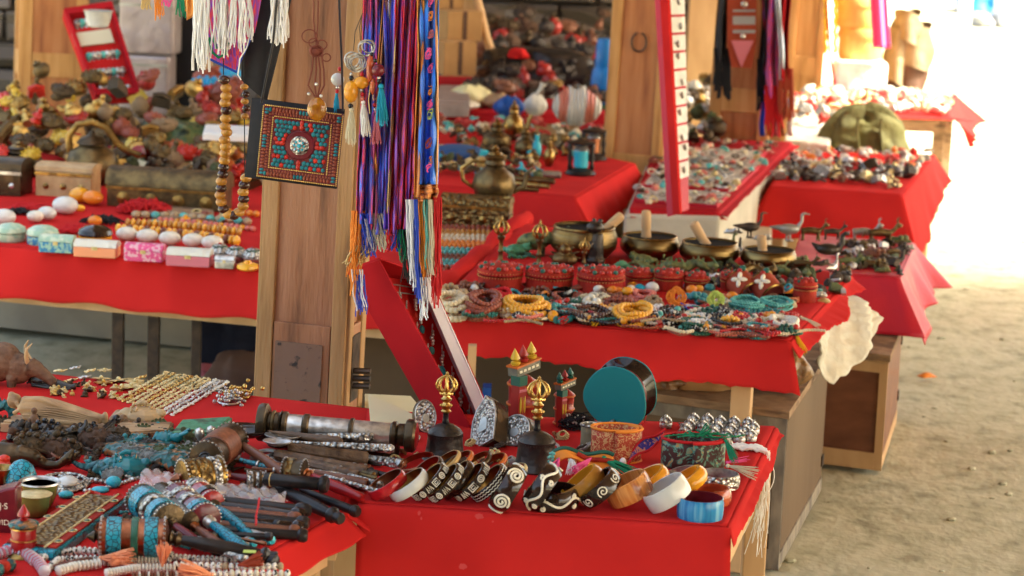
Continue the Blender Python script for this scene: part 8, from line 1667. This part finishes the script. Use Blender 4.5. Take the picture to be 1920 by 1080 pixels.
# --- left background: trunks, black box, tilted earring tray
for i, (x0, y0, w_, h_, lab, m) in enumerate([(276,212,96,112,'lower pinkish tin trunk standing on end behind the masks','tin_trunk'),(282,100,104,110,'upper pinkish tin trunk with dents behind the masks','tin_trunk'),(344,212,60,230,'tall black case with a steel latch behind the masks','black_box')]):
    p = Q(x0, y0, 9.6+.1*(i == 2)); s = s_(p); r = T('trunk', lab, 'trunk', p, R_(-6)); mb = MB(); mb.box((0,0,h_/2*s),(w_*s,w_*.7*s,h_*s)); mb.build('trunk_body', m, r, smooth=False, bevel=.012)
    mb = MB(); mb.box((0,-w_*.352*s,h_*(.84 if i < 2 else .23)*s),(w_*.98*s if i < 2 else 24*s,.006,5*s)); mb.build('lid_seam' if i < 2 else 'steel_latch', 'pewter', r, smooth=False)
p = Q(150, 10, 9.7); turned('white_bin', 'white enamel basin on top of the trunks', 'basin', 184, 52, .9, [('basin', 'white_enamel', [(14,0),(20,4),(26,30),(28,32)])])
def tilt_tray():
    a, b, c, d = Q(178, 190, 8.7), Q(262, 186, 8.75), Q(208, 14, 9.0), Q(118, 28, 8.95); o = a; r = T('earring_tray', 'tilted red tray with rows of silver earrings leaning above the masks at the left', 'display tray', o)
    q = [v-o for v in (a, b, c, d)]; n = (b-a).cross(d-a).normalized()
    if n.y > 0: n = -n
    mb = MB(); mb.hexa([v-n*.02 for v in q]+q); mb.build('tray_floor', 'red_cloth', r, smooth=False)
    for i in range(4):
        mb = MB(); e, f = q[i], q[(i+1) % 4]; w1 = (sum(q, Vector())/4-e)*.13; w2 = (sum(q, Vector())/4-f)*.13
        mb.hexa([e, f, f+w2, e+w1, e+n*.035, f+n*.035, f+w2+n*.035, e+w1+n*.035]); mb.build('frame_side', 'deep_red_cloth', r, smooth=False)
    for row in range(5):
        t = .10+.19*row
        if row == 3:
            mb = MB(); g = [q[0].lerp(q[3], t-.07).lerp(q[1].lerp(q[2], t-.07), u) for u in (.0, .82)]+[q[0].lerp(q[3], t+.08).lerp(q[1].lerp(q[2], t+.08), u) for u in (.82, .0)]
            mb.hexa([v+n*.01 for v in g]+[v+n*.014 for v in g]); mb.build('beige_card', 'cream_thread', r, smooth=False); continue
        for k in range(7):
            p_ = q[0].lerp(q[3], t).lerp(q[1].lerp(q[2], t), .2+.1*k)+n*.012; mb = MB(); mb.ball(p_, .013, 8, 5, (1,.6,1.1)); mb.ball(p_-Vector((0,0,.022)), .008, 7, 5, (1,.6,1.4)); mb.build('earring', ['silver','carved_silver','sea_bead'][(k+row) % 3], r)
tilt_tray()
for i, (x, y, m, lab) in enumerate([(400,215,'painted_red','red painted shelf box behind the bead necklace')]):
    p = Q(x, y, 9.5); s = s_(p); mb = MB(); mb.box((0,0,30*s),(56*s,30*s,66*s)); t = mb.build('shelf_box', m, smooth=False, bevel=.01); t.location = p; tag(t, lab, 'box')
strew(14, [(385,240),(430,240),(430,200),(385,200)], .55, ['mask','pot'], ['iron','coral','blue_bead','rust_bead'], .05, 'by the red shelf box behind the necklace', 'things by the red shelf box', pile=lambda u, v: .1, seed=20)
slab('white_cloth', 'white folded cloth glowing behind the bead necklace', 'cloth', [(380,250),(470,254),(470,236),(385,232)], ZB+.16, .02, 'white_sack')
# --- sashes on the reddish post
def sash(label, x0, x1, yb, m, D, seed, fringe=None):
    o = Q((x0+x1)/2, 0, D); r = T('hanging_sash', label, 'sash', o); mb = MB(); rr = random.Random(seed); ph = rr.uniform(0, 6)
    mb.grid(lambda u, v: Q(x0+(x1-x0)*u+4*math.sin(v*5+ph), -60+(yb+60)*v, D+.03*math.sin(u*9+ph)+.015*math.sin(v*14))-o, 14, 24); mb.build('sash_cloth', m, r, solid=.003)
    if fringe:
        mb = MB()
        for k in range(22): x = rr.uniform(x0-4, x1+4); mb.tube([Q(x+rr.uniform(-4,4)*t, yb-40+(60+rr.uniform(0,40))*t, D-.02)-o for t in (0,.4,.7,1)], .004, 4)
        mb.build('fringe', fringe, r)
Dp = P(1386, 262, .47).y-.12
sash('black fringed sash left of the red pointed banner', 1344, 1366, 130, 'black_cloth', Dp, 1, 'black_thread'); sash('black fringed sash right of the red pointed banner', 1424, 1440, 150, 'black_cloth', Dp, 2, 'black_thread')
sash('crimson and purple sash hanging on the right of the reddish post', 1438, 1462, 200, 'magenta_cloth', Dp-.03, 3, 'red_thread'); sash('dark red sash, outermost on the reddish post', 1462, 1482, 168, 'deep_red_cloth', Dp-.05, 4, 'rust_thread'); sash('grey striped thin sash between the red ones', 1458, 1466, 150, 'silver_thread', Dp-.06, 5)
sash('dark purple sash behind the crimson one', 1430, 1450, 180, 'striped_cloth', Dp+.02, 6, 'magenta_cloth')
o = Q(1390, 60, Dp-.04); r = T('pointed_banner', 'rust red woven banner with grey bands and a white pointed tip on the reddish post', 'banner', o)
mb = MB(); pts = [Q(x, y, Dp-.04)-o for x, y in [(1364,-50),(1420,-50),(1418,80),(1410,128),(1372,126),(1364,80)]]; mb.add([*pts, *[v+Vector((0,.012,0)) for v in pts]], [(0,1,2,3,4,5),(11,10,9,8,7,6)]+[(i,i+6,(i+1)%6+6,(i+1)%6) for i in range(6)]); mb.build('banner_cloth', 'rust_thread', r, smooth=False)
for y0, y1 in ((18,22),(30,46),(56,62)): mb = MB(); q = [Q(x, y, Dp-.045)-o for x, y in [(1374,y1),(1416,y1),(1416,y0),(1374,y0)]]; mb.hexa([v for v in q]+[v+Vector((0,-.004,0)) for v in q]); mb.build('grey_band', 'grey_paint', r, smooth=False)
mb = MB(); q = [Q(x, y, Dp-.046)-o for x, y in [(1371,76),(1413,76),(1390,126)]]; mb.add([*q, *[v+Vector((0,-.004,0)) for v in q]], [(0,1,2),(5,4,3),(0,3,4,1),(1,4,5,2),(2,5,3,0)]); mb.build('white_point', 'rose_thread', r, smooth=False)
mb = MB(); mb.ball(Q(1396, 8, Dp-.06)-o, .013, 10, 7, (1,.4,1)); mb.ball(Q(1393, 68, Dp-.06)-o, .01, 10, 7, (1,.4,1)); mb.build('silver_disc', 'silver', r)
for i, (m, x) in enumerate([('blue_thread',1432),('orange_thread',1446),('rose_thread',1456),('gold_thread',1470),('white_thread',1484)]):
    o = Q(x, 180, Dp-.02); r = T('hanging_ribbon', f'{["blue","orange","rose","gold","white"][i]} ribbon end hanging below the crimson sashes', 'ribbon', o); mb = MB(); mb.grid(lambda u, v: Q(x-6+10*u+3*math.sin(v*6), 170+85*v, Dp-.02+.01*math.sin(u*5))-o, 5, 10); mb.build('ribbon', m, r, solid=.003)
mb = MB(); p = Q(1365, 235, Dp-.0)
strew(40, [(1250,262),(1345,266),(1350,205),(1262,200)], .50, ['pot','figure','mask'], ['brass','silver','verdigris','white_bead','bronze','iron'], .035, 'heaped behind the tall jewellery board', 'metal stock behind the tall jewellery board', pile=lambda u, v: .12*v, seed=22)
# stones and litter on the lane
mb = MB(); rr = random.Random(31)
for i in range(220):
    y = rr.uniform(4.4, 11)**1.0; x = rr.uniform(.45, 2.3)*y/6; q = rr.uniform(.003, .012)*(1.9 if rr.random() < .08 else 1)
    mb.ball((x, y, ground_z(x, y)-.012+q*.2), q, 6, 4, (rr.uniform(.8,1.6), rr.uniform(.8,1.4), rr.uniform(.4,.8)))
stuff(mb.build('gravel', 'ground'))
# ============================================================ small stock filling the left table
Z = ZL
strew(46, [(150,905),(420,900),(400,840),(150,850)], ZL, ['figure','mask','pendant','stick'], ['bell_metal','teal_bead','bronze','carved_silver','old_brass','iron'], .013, 'among the left table masks', 'small trinkets among the masks', seed=41)
strew(40, [(0,880),(190,870),(190,830),(0,830)], ZL, ['figure','stick','pendant','ring'], ['bell_metal','iron','bronze','mahogany'], .014, 'by the black carvings', 'small dark trinkets by the black carvings', seed=42)
strew(40, [(330,880),(640,915),(640,850),(360,830)], ZL, ['stick','stick','ring'], ['mahogany','bronze','copper','iron','silver','old_brass'], .016, 'under the wooden sheaths', 'small sticks under the wooden sheaths', seed=43, tilt=.15)
strew(46, [(90,985),(420,1040),(420,950),(150,930)], ZL, ['stick','ring','pendant','coil'], ['carved_silver','teal_bead','copper','coral','bronze','turquoise','mahogany'], .013, 'among the prayer wheels', 'small trinkets among the prayer wheels', seed=44)
strew(30, [(700,870),(1100,880),(1130,830),(760,800)], ZF, ['pendant','ring','coil'], ['pale_gold','bell_metal','silver','copper','iron'], .010, 'around the bells', 'small trinkets around the bells', seed=45)
strew(34, [(1260,815),(1420,826),(1424,800),(1280,796)], ZF, ['ring','pendant'], ['silver','carved_silver','pewter'], .009, 'among the silver rings', 'small silver bits among the rings', seed=46)
strew(60, [(60,850),(330,860),(330,800),(60,790)], ZL, ['figure','box','pendant','mask'], ['bell_metal','resin_tan','teal_bead','bronze','verdigris','iron'], .014, 'between the tan carvings and the masks', 'small carvings between the big ones', seed=47)
strew(50, [(500,890),(680,930),(700,880),(560,850)], ZL, ['stick'], ['mahogany','silver','iron','bronze'], .017, 'by the first bangles', 'thin sticks by the first bangles', seed=48, tilt=.1)
strew(60, [(1300,540),(1590,556),(1600,505),(1330,490)], ZM, ['figure','stick','pot','box'], ['verdigris','bell_metal','bronze','silver','old_brass','iron','verdigris'], .016, 'among the bronze animals', 'small bronzes among the animals', seed=49)
strew(50, [(1585,510),(1690,515),(1700,462),(1600,455)], ZR, ['figure','stick','pot','box'], ['verdigris','bell_metal','bronze','silver','old_brass','iron'], .016, 'on the low animal table', 'small bronzes on the low table', seed=50)
strew(50, [(930,560),(1480,585),(1500,545),(960,530)], ZM, ['coil','pendant','ring'], ['resin_tan','rust_bead','mahogany','cream_bead','amber','bronze','turquoise'], .014, 'behind the malas', 'small bracelets behind the malas', seed=51)
strew(40, [(90,745),(220,750),(225,725),(110,722)], ZL, ['pendant','figure'], ['pale_gold','gold','bronze'], .009, 'by the gold blossoms', 'tiny gold bits by the blossoms', seed=52)
rf = random.Random(61); ST = [('carved_silver','ornate silver'),('mahogany','reddish wooden'),('bronze','dark bronze'),('black_wood','black wooden'),('silver','plain silver'),('carved_wood','carved wooden'),('copper','copper'),('cracked_turquoise','turquoise inlaid'),('old_brass','dull brass')]
for i in range(40):
    if i < 24: x, y = rf.uniform(440, 620), rf.uniform(842, 900); wh = 'among the sheaths by the silver cylinder'
    else: x, y = rf.uniform(250, 430), rf.uniform(930, 1010); wh = 'among the inlaid prayer wheels'
    m, c = ST[i % 9]; L = rf.uniform(70, 150); q = rf.uniform(3.2, 6.5)
    stick('slim_dagger', f'slim {c} dagger {wh}, {["back","front"][int(y > (872 if i < 24 else 970))]} {["left","middle","right"][min(2, int((x-(440 if i < 24 else 250))/61))]}', 'dagger', (x, y), (x+L, y+L*rf.uniform(.05, .34)), q*.8, q*1.2, m, h1=rf.uniform(.012, .034), h2=rf.uniform(.008, .022), group='slim daggers heaped on the left table', extra=[('collar', 'silver', band(q*1.5, .30, .34)), ('pommel', m, [(q,.94),(q*1.6,.98),(q*1.5,1.03),(q*.6,1.05)])])
strew(50, [(0,870),(200,860),(200,800),(0,800)], ZL, ['figure','mask','stick'], ['bell_metal','iron','bronze','resin_brown','black_bead'], .021, 'by the black lotus carving', 'black carvings by the lotus', seed=62)
strew(40, [(200,880),(440,880),(420,835),(200,830)], ZL, ['figure','mask','pendant'], ['teal_bead','bell_metal','bronze','verdigris','carved_silver'], .015, 'on the teal masks', 'small carvings on the teal masks', pile=lambda u, v: .01, seed=63)
# labels that several look-alikes share: tell them apart by size
byl = {}
for o in bpy.data.objects:
    if 'label' in o: byl.setdefault(o['label'], []).append(o)
for l, os_ in byl.items():
    if 1 < len(os_) < 6:
        os_.sort(key=lambda o: -o.scale.x*max(o.dimensions) if o.dimensions.length else 0)
        for o, w_ in zip(os_, {2: ['larger','smaller'], 3: ['largest','middling','smallest'], 4: ['largest','second largest','third largest','smallest'], 5: ['largest','second largest','third largest','fourth largest','smallest']}[len(os_)]): o['label'] = w_+' '+l
